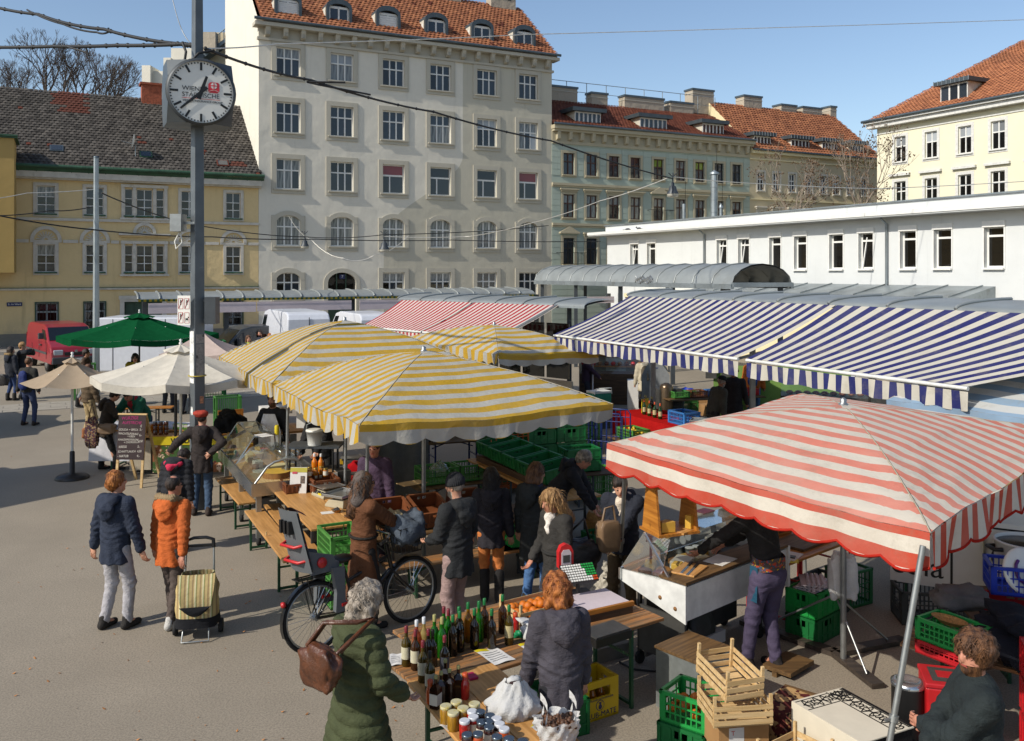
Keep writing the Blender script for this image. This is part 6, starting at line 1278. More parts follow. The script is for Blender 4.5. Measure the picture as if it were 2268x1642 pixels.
def wedge(label,P,r,h,a,mat,rind,rz,group=None):
 t=thing('cheese',label,'cheese',P,rz,group);N=max(3,int(a/.25));m=MB();m.prism([(0,0)]+[(r*math.cos(a*i/N),r*math.sin(a*i/N)) for i in range(N+1)] if a < 6 else [(r*math.cos(2*PI*i/20),r*math.sin(2*PI*i/20)) for i in range(20)],.004,h,mat);m.build('paste',t,bevel=.004)
 m=MB();N=max(6,int(a/.2));vs=[]
 for z in (0,h*1.01):
  for i in range(N+1): vs.append((r*1.01*math.cos(min(a,6.283)*i/N),r*1.01*math.sin(min(a,6.283)*i/N),z))
 m.add(vs,[(i,i+1,N+2+i,N+1+i) for i in range(N)],rind,True);m.build('rind',t)
def block(label,P,d,mat,rz,cat='cheese',name='cheese',bev=.006):
 m=MB();m.box((0,0,d[2]/2),d,mat);o=m.build(name,None,loc=P,rz=rz,bevel=bev);tag(o,label,cat);return o
block('pale cheese block at the far end of the glass case',onK(.35,.4),(.2,.13,.13),CH2,TAng+.2);block('white boxed cheese lying left in the glass case',onK(.62,.2),(.2,.1,.06),CH4,TAng);block('tall cream cheese slab standing in the glass case',onK(.85,.25),(.15,.07,.16),CH1,TAng-.2);wedge('big cut cheese wheel in the middle of the glass case',onK(1.05,.45),.17,.1,4.6,CH1,CH3,1.0);block('white paper packet among the cheeses',onK(.75,.5),(.18,.12,.05),CH4,TAng+.3);block('cream cheese brick beside the cut wheel',onK(1.28,.26),(.14,.1,.12),CH1,TAng+.1);wedge('small yellow wedge on the cut wheel',onK(1.02,.48,.98),.1,.06,.9,CH2,CH3,2.)
wedge('large yellow cheese wheel at the near end of the case',onK(2.55,.42),.2,.09,6.28,CH2,CH3,0);wedge('half cheese wheel leaning on the large yellow one',onK(2.3,.55),.2,.11,3.1,CH1,CH3,.6);block('white labelled cheese box in the near half of the case',onK(1.75,.3),(.2,.13,.1),CH4,TAng);block('small reddish rind cheese piece by the white box',onK(2.0,.22),(.09,.07,.1),CH3,TAng+.5);wedge('flat pale cheese round in front of the white box',onK(2.1,.3),.14,.03,6.28,CH4,CH4,0);block('cut cheese piece on the flat round',onK(2.15,.45),(.16,.1,.07),CH1,TAng)
t=thing('straw_mat','pale straw mat lining the near end of the glass case','mat',onK(2.5,.35,.8765),TAng);m=MB()
for k in range(16): m.box((0,(k-8)*.03,.004),(.7,.022,.007),W_PALE)
m.build('straw',t,stuff=True)
m=MB();m.bb(-.14,.14,-.1,.1,0,.004,M_PAP);tag(m.build('price_list',None,loc=onK(1.45,.46,1.306),rz=TAng+.3),'white price list lying on the glass case','paper')
lump('red pepper string at the back of the glass case','pepper','vegetable',onK(.55,.62),(.16,.08,.06),M_RED,9,.2,16)
t=thing('paper_holder','tall yellow tube with white note behind the glass case','sign',onK(.55,.85,.88));m=MB();m.lathe([(.035,0),(.04,.38),(.03,.42)],M_YLB,12);m.build('tube',t);m=MB();m.bb(-.09,.04,-.05,-.045,.08,.26,M_PAP);m.build('note',t)
lump('grey cheese slicer with shiny parts beside the apron man','cheese_slicer','slicer',onK(1.35,.9,.88),(.4,.25,.22),M_CHROME,13,.25,20)
# wooden stall block behind the case with dark coat thrown over it, folding chair
t=thing('stall_counter','pale wood framed counter behind the glass case','counter',onK(-.3,.25,0),TAng);m=MB();m.bb(-.5,.1,.0,.06,0,1.02,M_STEEL);m.bb(-.45,.05,-.01,0,.1,.92,W_BROWN);m.build('front_panel',t)
for k in range(5): m=MB();m.bb(.12,.16,.1+k*.22,.22+k*.22,.0,1.0,M_STEEL);m.build('slat',t)
m=MB();m.bb(-.5,.2,-.02,1.25,1.02,1.06,W_BEER);m.build('counter_top',t)
M_COATB=cloth('black_coat_cloth','#101114',.2,0,200,.5,10)
lump('black coat thrown over the counter and chair behind the case','coat','coat',onK(-.75,.28,1.02),(.55,.45,.34),M_COATB,17,.28,36,TAng)
beer_table('small pine table with red trestle legs behind the case',G(545,955,.75),TH,1.2,.55,.75,W_BEER,n=1,leg=M_RED)
t=thing('folding_chair','brown wooden armchair beside the black coat','chair',G(492,1010),TH)
for x in (0,.5):
 for y in (0,.45): m=MB();m.bar((x,y,0),(x,y,.9 if y else .62),.035,.035,W_HON);m.build('leg',t)
 m=MB();m.bar((x,0,.62),(x,.45,.64),.05,.025,W_HON);m.build('armrest',t)
m=MB();m.bb(0,.5,0,.45,.42,.45,W_HON);m.build('seat',t);m=MB();m.bb(0,.5,.44,.46,.62,.9,W_HON);m.build('backrest',t)
m=MB();m.bb(-.3,.3,-.2,.2,0,.14,M_PAP);tag(m.build('plastic_tub',None,loc=G(610,915,1.0),rz=TH),'stack of pale plastic tubs behind the apron man','tub')
# bicycle-stall behind column: green crate with bicycle wheel
crate('upright green crate seen through the gap right of the column',G(478,965),TH,M_GOL,.6,.4,.9,'lattice');crate('dark olive crates stacked before the white trailer',Vector((-13.2,27.0,0)),TH,M_GOL,.6,.4,1.1,'lattice');crate('tall green crates behind the pavilion',Vector((-9.6,27.5,0)),TH,M_GCD,.8,.6,1.75,'lattice')
# ---- honey stall behind the chalk board
HS=G(375,1052);t=thing('honey_stall','honey stall counter with yellow banner and farm animal picture','stall',HS,.05);M_ANIM=cloth('animal_banner','#3f5a30',.3,0,80,.1,4,pat=(('#8a5a3c',3.5,.55),('#c9b09a',5,.62),('#4a2a22',6,.63)))
m=MB();m.bb(-.75,-.35,0,.5,.1,.66,M_BEIGE);m.build('side_panel',t);m=MB();m.bb(-.75,.9,-.02,.62,.72,.75,W_BEER);m.build('counter_top',t)
m=MB();m.bb(-.3,1.1,-.04,-.03,.05,.66,M_ANIM);m.build('picture_banner',t);m=MB();m.bb(-.3,1.1,-.05,-.04,.58,.74,M_YLB);yb_=m.build('text_banner',t);text(yb_,'WEIDERIND',.14,M_BLK,TR(.42,-.055,.66) @ FACE)
for x in (-.7,.85): m=MB();m.bar((x,.3,0),(x,.3,.72),.04,.04,M_DKG);m.build('leg',t)
m=MB();m.tube([(.12,-.0,0),(.12,.0,2.15)],.03,M_BLK,8);m.build('post',t)
M_LEAF=mk('label_green','#5a8a34',.6,var=.4,scale=20)
for i in range(4): jar(('leftmost','second','third','rightmost')[i]+' big jar of orange pickles on the honey stall',HS+Vector((-.62+i*.13,.35,.75)),.055,.2,M_HONEY,M_LIDW,None,'big orange jars on the honey stall')
for k in range(3):
 for i in range(3): jar(('front','middle','back')[i]+' jar with dark lid in the '+('bottom','middle','top')[k]+' layer of the honey pyramid',HS+Vector((-.3+i*.095,.08+.03*i,.75+k*.085)),.04,.085,mk('dark_honey','#4f2410',.25,coat=.4),M_LIDS,None,'stacked dark honey jars')
for i in range(4): m=MB();m.bb(-.03,.03,-.02,.02,0,.16,M_LEAF);m.bb(-.03,.03,-.021,-.019,.1,.15,M_PAP);tag(m.build('tea_carton',None,loc=HS+Vector((-.06+i*.08,.42-.02*i,.75)),rz=.2),('leftmost','second','third','rightmost')[i]+' green and white carton in the row on the honey stall','carton','green cartons on the honey stall')
M_WCL=cloth('white_tablecloth','#c4c4c8',.05,.1,200,.5,6)
m=MB();m.grid(16,8,lambda i,j: (Vector(((i-.5)*1.9,(j-.5)*.9,.84-max(0,abs(j-.5)-.42)*8+.02*math.sin(i*13)*math.sin(j*8))),(0.,0.)),M_WCL);tag(m.build('tablecloth',None,loc=HS+Vector((-.75,.75,0))),'crumpled white cloth over the table behind the jars','tablecloth')
beer_table('table with white cloth behind the green vest',HS+Vector((-1.65,.35,0)),0,1.8,.8,.8,W_BEER,n=1)
beer_table('brown slatted bench in the background left of the column',G(238,905,.8),.12,1.4,.3,.8,W_HON,'bench',3,M_DKG)
# chalk board
M_CHALK=mk('chalkboard_brown','#2b1a1c',.75,var=.15,scale=3,dirt=('#5a4a4c',3,.5,.2));M_CW=mk('chalk_white','#c2bdb4',.9);M_CP=mk('chalk_pink','#a02a68',.9)
cbp=Vector((-6.92,16.15,0));t=thing('chalk_board','wooden easel chalk board with handwritten menu prices','sign',cbp,math.radians(-4));lean=Matrix.Rotation(-.13,4,'X')
m=MB();m.bb(-.255,.255,-.012,.012,.5,1.3,M_CHALK,lean);pnl=m.build('board_panel',t)
for x in (-.235,.235): m=MB();m.bb(x-.022,x+.022,.0,.03,0,1.3,W_PALE,lean);m.build('leg',t);m=MB();m.bar((x,.2,1.27),(x+.05,.66,0),.045,.03,W_PALE);m.build('rear_leg',t)
m=MB();m.bb(-.27,.27,-.02,.03,1.3,1.33,W_PALE,lean);m.build('top_rail',t)
for (tx,x,z,sz,mt,al) in (('WÜRZIGE',-.2,1.235,.082,M_CP,'LEFT'),('AUFSTRICHE',-.18,1.16,.074,M_CP,'LEFT'),('€',.16,1.1,.06,M_CW,'LEFT'),('GOUDA + SPECK',-.24,1.035,.056,M_CW,'LEFT'),('5,-',.15,1.04,.06,M_CW,'LEFT'),('WACHTELPOKALE',-.24,.965,.052,M_CW,'LEFT'),('+ KREN',-.07,.915,.05,M_CW,'LEFT'),('6,-',.15,.94,.06,M_CW,'LEFT'),('KNACKPFEFFERONI',-.24,.855,.05,M_CW,'LEFT'),('+ CHORIZELLA',-.13,.805,.05,M_CW,'LEFT'),('4,50',.14,.83,.056,M_CW,'LEFT'),('KRESSE',-.22,.725,.056,M_CW,'LEFT'),('5,-',.13,.735,.06,M_CW,'LEFT'),('SCHNITTLAUCH',-.23,.64,.052,M_CW,'LEFT'),('4,50',.13,.65,.056,M_CW,'LEFT'),('- NATUR',-.23,.56,.06,M_CW,'LEFT'),('4,-',.13,.57,.06,M_CW,'LEFT')):
 o=text(pnl,tx,sz,mt,lean @ TR(x,-.015,z) @ FACE @ Matrix.Rotation(rnd.uniform(-.02,.05),4,'Z'),.001,'lettering',al,.12,.86)
# ---- striped shopping trolley
TP=G(408,1418);t=thing('shopping_trolley','striped fabric shopping trolley pulled by the orange parka','shopping trolley',TP+Vector((.1,.12,0)),math.radians(12));t.scale=(1.06,1.05,.86)
STR=NT('trolley_stripes');co=STR.obj();sp=STR.n('SeparateXYZ');STR.l(co,sp.inputs[0]);f1=STR.math('FRACT',STR.math('MULTIPLY',sp.outputs[0],27.));cA=STR.mix(STR.math('LESS_THAN',f1,.38),lin('#ae9a6a'),lin('#8d7857'));f2=STR.math('FRACT',STR.math('MULTIPLY',sp.outputs[0],13.5));cA=STR.mix(STR.math('GREATER_THAN',f2,.82),cA,lin('#c3b894'));cA=STR.mix(STR.math('LESS_THAN',f2,.1),cA,lin('#7d8a52'));M_TROL=STR.end(STR.pbsdf(cA,.8,0,STR.bump(STR.noise(co,12,4),.5,.02),.2))
M_TDK=cloth('trolley_dark','#17181c',.1)
def bagprof(z): return .19*(1-.55*max(0,(z-.45)/.35)**1.4)
m=MB();N=28
def tb(i,j):
 z=.16+.62*j;a=2*PI*i;w_,d_=.205-(.05*max(0,j-.7)/.3),bagprof(z)*.85;c,s=math.cos(a),math.sin(a);q=(abs(c)**3.2+abs(s)**3.2)**(-1/3.2);k=1+.03*math.sin(a*5+j*7)+.02*math.sin(j*19+a*2)
 return Vector((c*q*w_*k,s*q*d_*k+.02*j,z)),(0.,0.)
m.grid(N,16,tb,M_TROL);m.build('bag',t)
m=MB();m.grid(N,3,lambda i,j: (tb(i,j*.2)[0]*1.0+Vector((tb(i,j*.2)[0].x*.02,tb(i,j*.2)[0].y*.02,-.004)),(0.,0.)),M_TDK);m.bb(-.18,.18,-.14,.14,.155,.165,M_TDK);m.build('dark_base',t)
m=MB();m.grid(12,8,lambda i,j: (Vector(((i-.5)*.36*(1-.25*j*j),-.165-.03*math.sin(PI*j)+.09*(1-j)*.9,.80-.4*j-.02*math.sin(PI*i))),(0.,0.)),M_TROL);m.grid(12,4,lambda i,j: (Vector(((i-.5)*.3,-.2-.012*math.sin(PI*j),.44-.12*j*math.sin(PI*i))),(0.,0.)),M_TDK);m.build('flap',t)
m=MB()
for x in (-.14,.14): m.tube([(x,.15,.12),(x,.16,.8),(x*.95,.2,1.06)],.011,M_STEEL,7)
m.build('frame',t);m=MB();m.tube([(-.133,.2,1.02),(-.13,.2,1.12),(-.06,.2,1.15),(.06,.2,1.15),(.13,.2,1.12),(.133,.2,1.02)],.02,M_BLK,8);m.bar((-.13,.2,1.05),(.13,.2,1.05),.03,.03,M_BLK);m.build('handle',t)
for x in (-.22,.22): m=MB();Mx=TR(x,.06,.085) @ Matrix.Rotation(PI/2,4,'Y');m.lathe([(.055,-.02),(.08,-.02),(.085,0),(.08,.02),(.055,.02)],M_RUB,18,Mx);w_=m.build('wheel',t);m=MB();m.lathe([(.01,-.022),(.055,-.012),(.055,.012),(.01,.022)],M_DKG,12,Mx);m.build('rim',w_)
m=MB();m.tube([(-.12,-.1,.16),(-.13,-.2,.02),(.13,-.2,.02),(.12,-.1,.16)],.01,M_STEEL,6);m.tube([(-.22,.06,.085),(.22,.06,.085)],.01,M_STEEL,6);m.build('stand',t)
# ---- bicycle with child seat
def wheel(parent,x,z,R_,y=0):
 m=MB();n=36;m.tube([(x+R_*math.cos(2*PI*i/n),y,z+R_*math.sin(2*PI*i/n)) for i in range(n)],.021,M_RUB,8,closed=True);w_=m.build('tyre',parent)
 m=MB();m.tube([(x+(R_-.03)*math.cos(2*PI*i/n),y,z+(R_-.03)*math.sin(2*PI*i/n)) for i in range(n)],.012,M_STEEL,6,closed=True);m.build('rim',w_)
 m=MB();rg=random.Random(3)
 for i in range(28): a=2*PI*i/28;b=a+(.35 if i % 2 else -.35);s=.03 if i % 4 < 2 else -.03;m.tube([(x+.025*math.cos(b),y+s,z+.025*math.sin(b)),(x+(R_-.035)*math.cos(a),y,z+(R_-.035)*math.sin(a))],.0022,M_CHROME,3,False)
 m.build('spokes',w_,stuff=True);m=MB();m.lathe([(.03,-.05),(.03,.05)],M_STEEL,10,TR(x,y,z) @ Matrix.Rotation(PI/2,4,'X'));m.build('hub',w_)
g0,g1=G(699,1443),G(915,1374);dv=g1-g0
bk_=thing('bicycle','black city bicycle with grey child seat and front basket','bicycle',g0,math.atan2(dv.y,dv.x));WB=dv.length*.985;R_=.345
bk_.rotation_euler=(math.radians(-4),0,math.atan2(dv.y,dv.x))
M_BIKE=mk('bicycle_black','#0f1113',.3,.2,coat=.4)
wheel(bk_,0,R_,R_);wheel(bk_,WB,R_,R_)
m=MB();bbk=(.45*WB-.05,0,.3);st_=(.3*WB,0,.78);hd0,hd1=(WB-.24,0,.62),(WB-.3,0,.9)
m.tube([bbk,st_],.018,M_BIKE,8);m.tube([bbk,(WB-.26,0,.62)],.03,M_BIKE,8);m.tube([(.33*WB,0,.62),(WB-.28,0,.78)],.02,M_BIKE,8);m.tube([hd0,hd1],.024,M_BIKE,8)
for s in (-.06,.06): m.tube([(0,s,R_),(bbk[0],s*.5,bbk[2])],.011,M_BIKE,6);m.tube([(0,s,R_),(.3*WB,s*.4,.7)],.009,M_BIKE,6);m.tube([hd0,(WB-.16,s,.5),(WB,s,R_)],.014,M_BIKE,6)
m.build('frame',bk_)
for nm,x,a0,a1 in (('rear_mudguard',0,.3,3.5),('front_mudguard',WB,.6,2.6)):
 m=MB();n=14;m.grid(n,2,lambda i,j,x=x,a0=a0,a1=a1: (Vector((x+(R_+.03)*math.cos(a0+(a1-a0)*i),(j-.5)*.06,R_+(R_+.03)*math.sin(a0+(a1-a0)*i)+.006*math.sin(PI*j))),(0.,0.)),M_BIKE);m.build(nm,bk_)
m=MB();m.tube([hd1,(WB-.33,0,1.02)],.016,M_BIKE,7);m.tube([(WB-.5,-.3,1.02),(WB-.38,-.2,1.06),(WB-.33,0,1.04),(WB-.38,.2,1.06),(WB-.5,.3,1.02)],.012,M_CHROME,7)
for s in (-1,1): m.tube([(WB-.46,s*.275,1.03),(WB-.58,s*.32,1.01)],.018,M_BLK,7)
m.build('handlebar',bk_)
m=MB();m.ball((.28*WB,0,.87),(.13,.1,.045),M_BLK,12);m.tube([(.3*WB,0,.75),(.29*WB,0,.86)],.014,M_STEEL,7);m.build('saddle',bk_)
m=MB()
for y in (-.06,0,.06): m.bar((-.2,y,.76),(.28,y,.76),.012,.012,M_BLK)
for x in (-.2,.28): m.bar((x,-.07,.76),(x,.07,.76),.012,.012,M_BLK)
for s in (-.065,.065): m.tube([(-.1,s,.76),(0,s,R_)],.007,M_BLK,5);m.tube([(.2,s,.76),(0,s,R_)],.007,M_BLK,5)
m.build('carrier',bk_);m=MB();m.lathe([(.0,0),(.03,0),(.03,.03),(.0,.04)],M_RED,10,TR(-.33,0,.55) @ Matrix.Rotation(-PI/2,4,'Y'));m.build('rear_reflector',bk_)
m=MB();m.lathe([(.07,-.004),(.09,-.004),(.09,.004),(.07,.004)],M_DKG,20,TR(bbk[0],-.05,bbk[2]) @ R_90 if False else TR(bbk[0],-.05,bbk[2]) @ Matrix.Rotation(PI/2,4,'X'));m.bar((bbk[0],-.07,bbk[2]),(bbk[0]+.12,-.08,bbk[2]-.12),.02,.012,M_STEEL);m.bar((bbk[0],.07,bbk[2]),(bbk[0]-.12,.08,bbk[2]+.12),.02,.012,M_STEEL);m.box((bbk[0]+.12,-.13,bbk[2]-.12),(.08,.09,.02),M_BLK);m.box((bbk[0]-.12,.13,bbk[2]+.12),(.08,.09,.02),M_BLK);m.bar((0,-.05,R_),(bbk[0],-.05,bbk[2]),.07,.012,M_BIKE);m.build('crankset',bk_)
M_SEATG=mk('seat_grey','#55595c',.55,var=.06)
cs_=thing('child_seat','grey bicycle child seat with red straps and tall back','child seat',bk_.location,bk_.rotation_euler[2]);cs_.rotation_euler=bk_.rotation_euler
m=MB();m.grid(12,14,lambda i,j: (Vector((-.1-.14*j-.05*math.sin(PI*i)*(1-.3*j),(i-.5)*(.42-.06*j),.86+.62*j)),(0.,0.)),M_SEATG);m.grid(12,14,lambda i,j: (Vector((-.13-.14*j-.05*math.sin(PI*i)*(1-.3*j),(.5-i)*(.44-.06*j),.85+.64*j)),(0.,0.)),M_SEATG)
for k in range(3): m.bb(-.31-.0*k,-.24,-.1+k*.08,-.06+k*.08,1.25,1.38,M_BLK)
m.build('seat_back',cs_)
m=MB();m.box((.06,0,.86),(.34,.3,.07),M_SEATG)
for s in (-1,1): m.prism([(-.12,.82),(.2,.82),(.14,.98),(-.14,1.06)],s*.17-.012,s*.17+.012,M_SEATG,Matrix.Rotation(PI/2,4,'X'))
m.build('seat_shell',cs_,bevel=.012)
for s in (-1,1): m=MB();m.prism([(.1,.86),(.24,.84),(.24,.5),(.34,.44),(.34,.4),(.12,.4),(.14,.6)],s*.2-.03,s*.2+.03,M_SEATG,Matrix.Rotation(PI/2,4,'X'));m.build('leg_guard',cs_,bevel=.015);m=MB();m.box((.24,s*.2,.47),(.1,.08,.03),M_RED);m.build('foot_strap',cs_);m=MB();m.lathe([(0,0),(.055,0),(.05,.02),(0,.025)],M_RED,14,TR(.0,s*.19,.93) @ Matrix.Rotation(-s*PI/2,4,'X'));m.build('reflector',cs_)
for z in (.98,1.14): m=MB();m.tube([(-.1-.14*(z-.86)/.62,-.18,z),(-.2-.14*(z-.86)/.62,-.12,z-.02),(-.22-.14*(z-.86)/.62,.12,z-.02),(-.1-.14*(z-.86)/.62,.18,z)],.016,M_RED,6);m.build('harness',cs_)
m=MB();m.grid(10,6,lambda i,j: (Vector((-.22+.1*j,(i-.5)*.26,1.47+.03*math.sin(PI*i)-.06*j)),(0.,0.)),mk('seat_cushion','#4a1420',.8));m.build('cushion',cs_)
fb=thing('handlebar_basket','black wire basket with grey and beige bag on the handlebar','basket',bk_.location,bk_.rotation_euler[2]);fb.rotation_euler=bk_.rotation_euler
m=MB()
for z in (.8,.9,1.0,1.08):
 k=.13+.05*(z-.8)/.28;m.tube([(WB-.08-k,-k*1.25,z),(WB-.08+k,-k*1.25,z),(WB-.08+k,k*1.25,z),(WB-.08-k,k*1.25,z)],.006,M_BLK,4,closed=True)
for i in range(24):
 a=2*PI*i/24;c,s=math.cos(a),math.sin(a);q=max(abs(c),abs(s));m.tube([(WB-.08+.13*c/q,.16*s/q,.8),(WB-.08+.18*c/q,.225*s/q,1.08)],.004,M_BLK,4,False)
m.bb(WB-.21,WB+.05,-.16,.16,.795,.805,M_BLK);m.build('wire_frame',fb)
Mw=Matrix.LocRotScale(bk_.location,bk_.rotation_euler,None)
M_GBAG=cloth('grey_nylon','#4c5560',.15,0,200,.5,9);M_CBAG=cloth('beige_canvas_bag','#a89a7c',.1,.1)
lump('grey blue nylon bag lying in the handlebar basket','bag','bag',Mw @ Vector((WB-.06,-.03,.86)),(.36,.42,.36),M_GBAG,23,.18,30,.5);lump('beige canvas flap of a tote in the handlebar basket','tote_bag','bag',Mw @ Vector((WB-.16,.05,.98)),(.16,.36,.26),M_CBAG,25,.2,24,.6)
# ---- wine table and jar table in the foreground
dA=math.radians(35);WT=Vector((-.66,6.72,0));beer_table('weathered beer table crowded with wine bottles',WT,dA,2.5,.62,.75,W_OLD,n=4,gap=.004)
beer_table('second weathered table behind, carrying the orange crate and tray',WT+Vector((-.573,.82,0))*.64+Vector((.82,.573,0))*.35,dA,2.0,.55,.744,W_OLD,n=3)
JT=Vector((-.863,6.99,0));beer_table('long pine table with preserve jars running to the camera',JT-ax_*.12,TAng,2.3,.74,.752,W_BEER,n=2,inset=.25)
def onT(x,y,z=.752): u,v=620.2+x/2.9765,1240.4+y/2.9765;return G(u,v,z)
WG='wine and oil bottles on the foreground table'
bl=[(832,697,B_OLV,C_RED,1,.315,'cream labelled bottle with red cap, far left of the front row'),(893,722,B_BRN,C_RED,1,.315,'cream labelled brown bottle, second from the left'),(900,640,B_ROS,C_WHT,0,.3,'rosé bottle with white cap behind the two left labels'),(948,632,B_CLR,C_WHT,0,.315,'clear white wine bottle with tall white cap'),(978,705,B_DARK,C_RED,0,.3,'dark bottle with red cap between labelled rows'),(942,803,B_OLV,C_RED,1,.315,'labelled olive bottle with red cap nearer the table edge'),(988,876,B_OLV,C_BLK,1,.31,'frontmost olive bottle with grey label and violet cap'),(1085,762,B_DARK,C_RED,1,.31,'black bottle with dark label standing alone at front'),(1006,700,B_DARK,C_BLK,0,.29,'slim black bottle behind the frontmost olive one'),(1018,627,B_GRN,C_COR,0,.33,'bright green bottle with gold cap, left of the greens'),(1068,645,B_GRN,C_COR,0,.33,'bright green bottle in the middle of the greens'),(1110,585,B_GRN,C_RED,0,.33,'green bottle with dark red cap at the back'),(1080,560,B_GRN,C_RED,0,.32,'green bottle with red cap hidden behind the greens'),(1140,630,B_DARK,C_GRN,0,.33,'stout black bottle right of the greens'),(1185,602,B_DARK,C_GRN,0,.33,'black bottle with teal green cap, centre'),(1180,560,B_OLV,C_GRN,0,.32,'olive bottle with teal cap behind the black ones'),(1240,537,B_YEL,C_GRN,0,.33,'amber oil bottle with green cap'),(1282,582,B_DARK,C_GRN,0,.33,'black bottle beside the written paper, left one'),(1312,537,B_GRN,C_GRN,0,.34,'bright green bottle with green cap, right of the amber'),(1348,508,B_BRN,C_GRN,0,.33,'brown bottle behind the right green one'),(1396,584,B_DARK,C_GRN,0,.33,'black bottle standing on the written paper'),(1468,480,B_BRN,C_GRN,0,.33,'brown bottle left of the orange crate'),(1510,555,B_OLV,C_GRN,2,.33,'olive bottle with yellow and white label by the crate')]
M_LAB2=mk('label_cream','#b9b49a',.7,dirt=('#c6c4be',10,.45,.9));M_LABY=mk('label_yellow_white','#b3a67a',.6,dirt=('#c9c6c0',8,.5,.9));M_LABD=mk('label_dark','#3a3c44',.6)
for x,y,b,c,l,h,lb in bl: bottle(lb,onT(x,y),.039,h,b,c,(None,M_LABD if b is B_DARK else M_LAB2,M_LABY)[l],.36,WG)
for x,y,lb in ((1026,975,'square spirit bottle nearest the jars on the left'),(1062,948,'square brown spirit bottle with cork, front pair'),(1090,862,'square brown spirit bottle at the back of the cluster'),(1118,930,'square brown spirit bottle beside the front pair'),(1176,905,'square brown spirit bottle right of the cluster')): bottle(lb,onT(x,y),.036,.235,B_SPIR,C_COR,M_LBL if x < 1030 else None,.36,'square spirit bottles',square=True,capl=.1)
for x,y,lb,bm_,hh in ((1221,915,'red syrup bottle with orange cap by the spirit bottles',B_RED,.19),(990,945,'slim orange juice bottle at the table edge',B_ORA,.17),(1552,492,'red syrup bottle behind the olive bottle by the crate',B_RED,.19)): bottle(lb,onT(x,y),.032,hh,bm_,C_ORA,None,.6,'juice bottles',capl=.15)
jl=[(1093,958,'y','front left jar of pickles with yellow printed lid'),(1163,930,'y','rear pickle jar with yellow printed lid'),(1142,1000,'y','frontmost pickle jar with yellow printed lid'),(1207,972,'y','right pickle jar with yellow printed lid'),(1282,943,'y','yellow lidded jar standing apart near the white bag'),(1217,1055,'w','white lidded jar of red peppers, front left'),(1275,1030,'w','white lidded jar of red peppers, second row'),(1268,992,'w','white lidded red jar at the back'),(1428,1040,'w','white lidded dark jar nearest the white bag'),(1448,1075,'w','white lidded dark jar in the right row'),(1478,1108,'w','white lidded orange jar with big label on the right'),(1320,995,'s','blue grey lidded jar behind the white lids'),(1384,1020,'s','blue grey lidded jar beside the white bag'),(1330,1062,'s','silver lidded jar in the middle of the group'),(1372,1058,'s','silver lidded jar right of the middle one'),(1378,1097,'s','silver lidded jar with label at the front'),(1233,1145,'s','silver lidded jar at the lower left edge'),(1305,1140,'o','silver lidded orange jar at the lower edge'),(1510,1172,'s','dark lidded jar cut by the lower picture edge'),(1600,1188,'s','rightmost dark lidded jar at the lower edge'),(1430,1160,'s','silver lidded dark jar behind the orange labelled one')]
M_PICK=mk('pickled_pods','#8a6414',.3,var=.5,scale=6,stretch=(60,60,3),coat=.4);M_PEP=mk('red_pepper_jar','#8f1712',.25,var=.5,scale=30,coat=.4);M_JDK=mk('dark_jam','#2e1210',.25,coat=.4);M_JOR=mk('orange_jam','#a8451a',.3,coat=.4)
for x,y,k,lb in jl: jar(lb,onT(x,y,.752+.125)-Vector((0,0,.125)),.042 if k == 'y' else .037,.125,{'y': M_PICK,'w': M_PEP if x < 1300 else (M_JOR if x > 1470 else M_JDK),'s': M_JDK,'o': M_JOR}[k],{'y': M_LIDY,'w': M_LIDW,'s': M_LIDS,'o': M_LIDS}[k],M_LBL if (k != 'y' and (x,y) not in ((1217,1055),(1268,992))) else None,'preserve jars on the foreground table')
def paper(label,pts,z=.757,mat=None,head=False):
 m=MB();p=[onT(x,y,z) for x,y in pts];c=sum(p,Vector())/4;N=6
 def fn(i,j): q=p[0].lerp(p[1],i).lerp(p[3].lerp(p[2],i),j)-c;q.z += .004*math.sin(i*7+j*4)+.004*abs(math.sin(j*5));return q,(0.,0.)
 m.grid(N,N,fn,mat or M_PAP)
 if head: m.grid(4,2,lambda i,j: (fn(i*.6,j*.16)[0]+Vector((0,0,.002)),(0.,0.)),M_YLB)
 for k in range(5): m.grid(3,1,lambda i,j,k=k: (fn(.12+i*.7,.3+k*.12+j*.02)[0]+Vector((0,0,.002)),(0.,0.)),M_LABD)
 tag(m.build('paper_sheet',None,loc=c),label,'paper','papers on the wine table')
paper('price sheet with yellow heading in the middle of the wine table',[(1275,600),(1415,575),(1555,655),(1415,695)],head=True);paper('price sheet with yellow heading under the white bag handles',[(1568,560),(1640,540),(1790,620),(1690,655)],head=True);paper('printed paper pad left of the bottles',[(722,622),(800,615),(810,690),(722,700)]);paper('small white paper under the front pickle jar',[(1048,1092),(1110,1070),(1180,1100),(1110,1132)]);paper('paper with yellow corner beside the nut bag',[(1650,1105),(1700,1060),(1760,1090),(1690,1130)],head=True)
m=MB();m.bb(-.035,.035,-.05,.05,0,.018,mk('pink_phone','#a01448',.35));tag(m.build('wallet',None,loc=onT(1262,775,.754),rz=.5),'small pink red wallet behind the syrup bottle','wallet')
lump('crumpled green plastic scrap by the red syrup bottle','plastic_scrap','bag',onT(1572,510,.752),(.07,.06,.05),mk('green_scrap','#12804f',.4),31,.35,16)
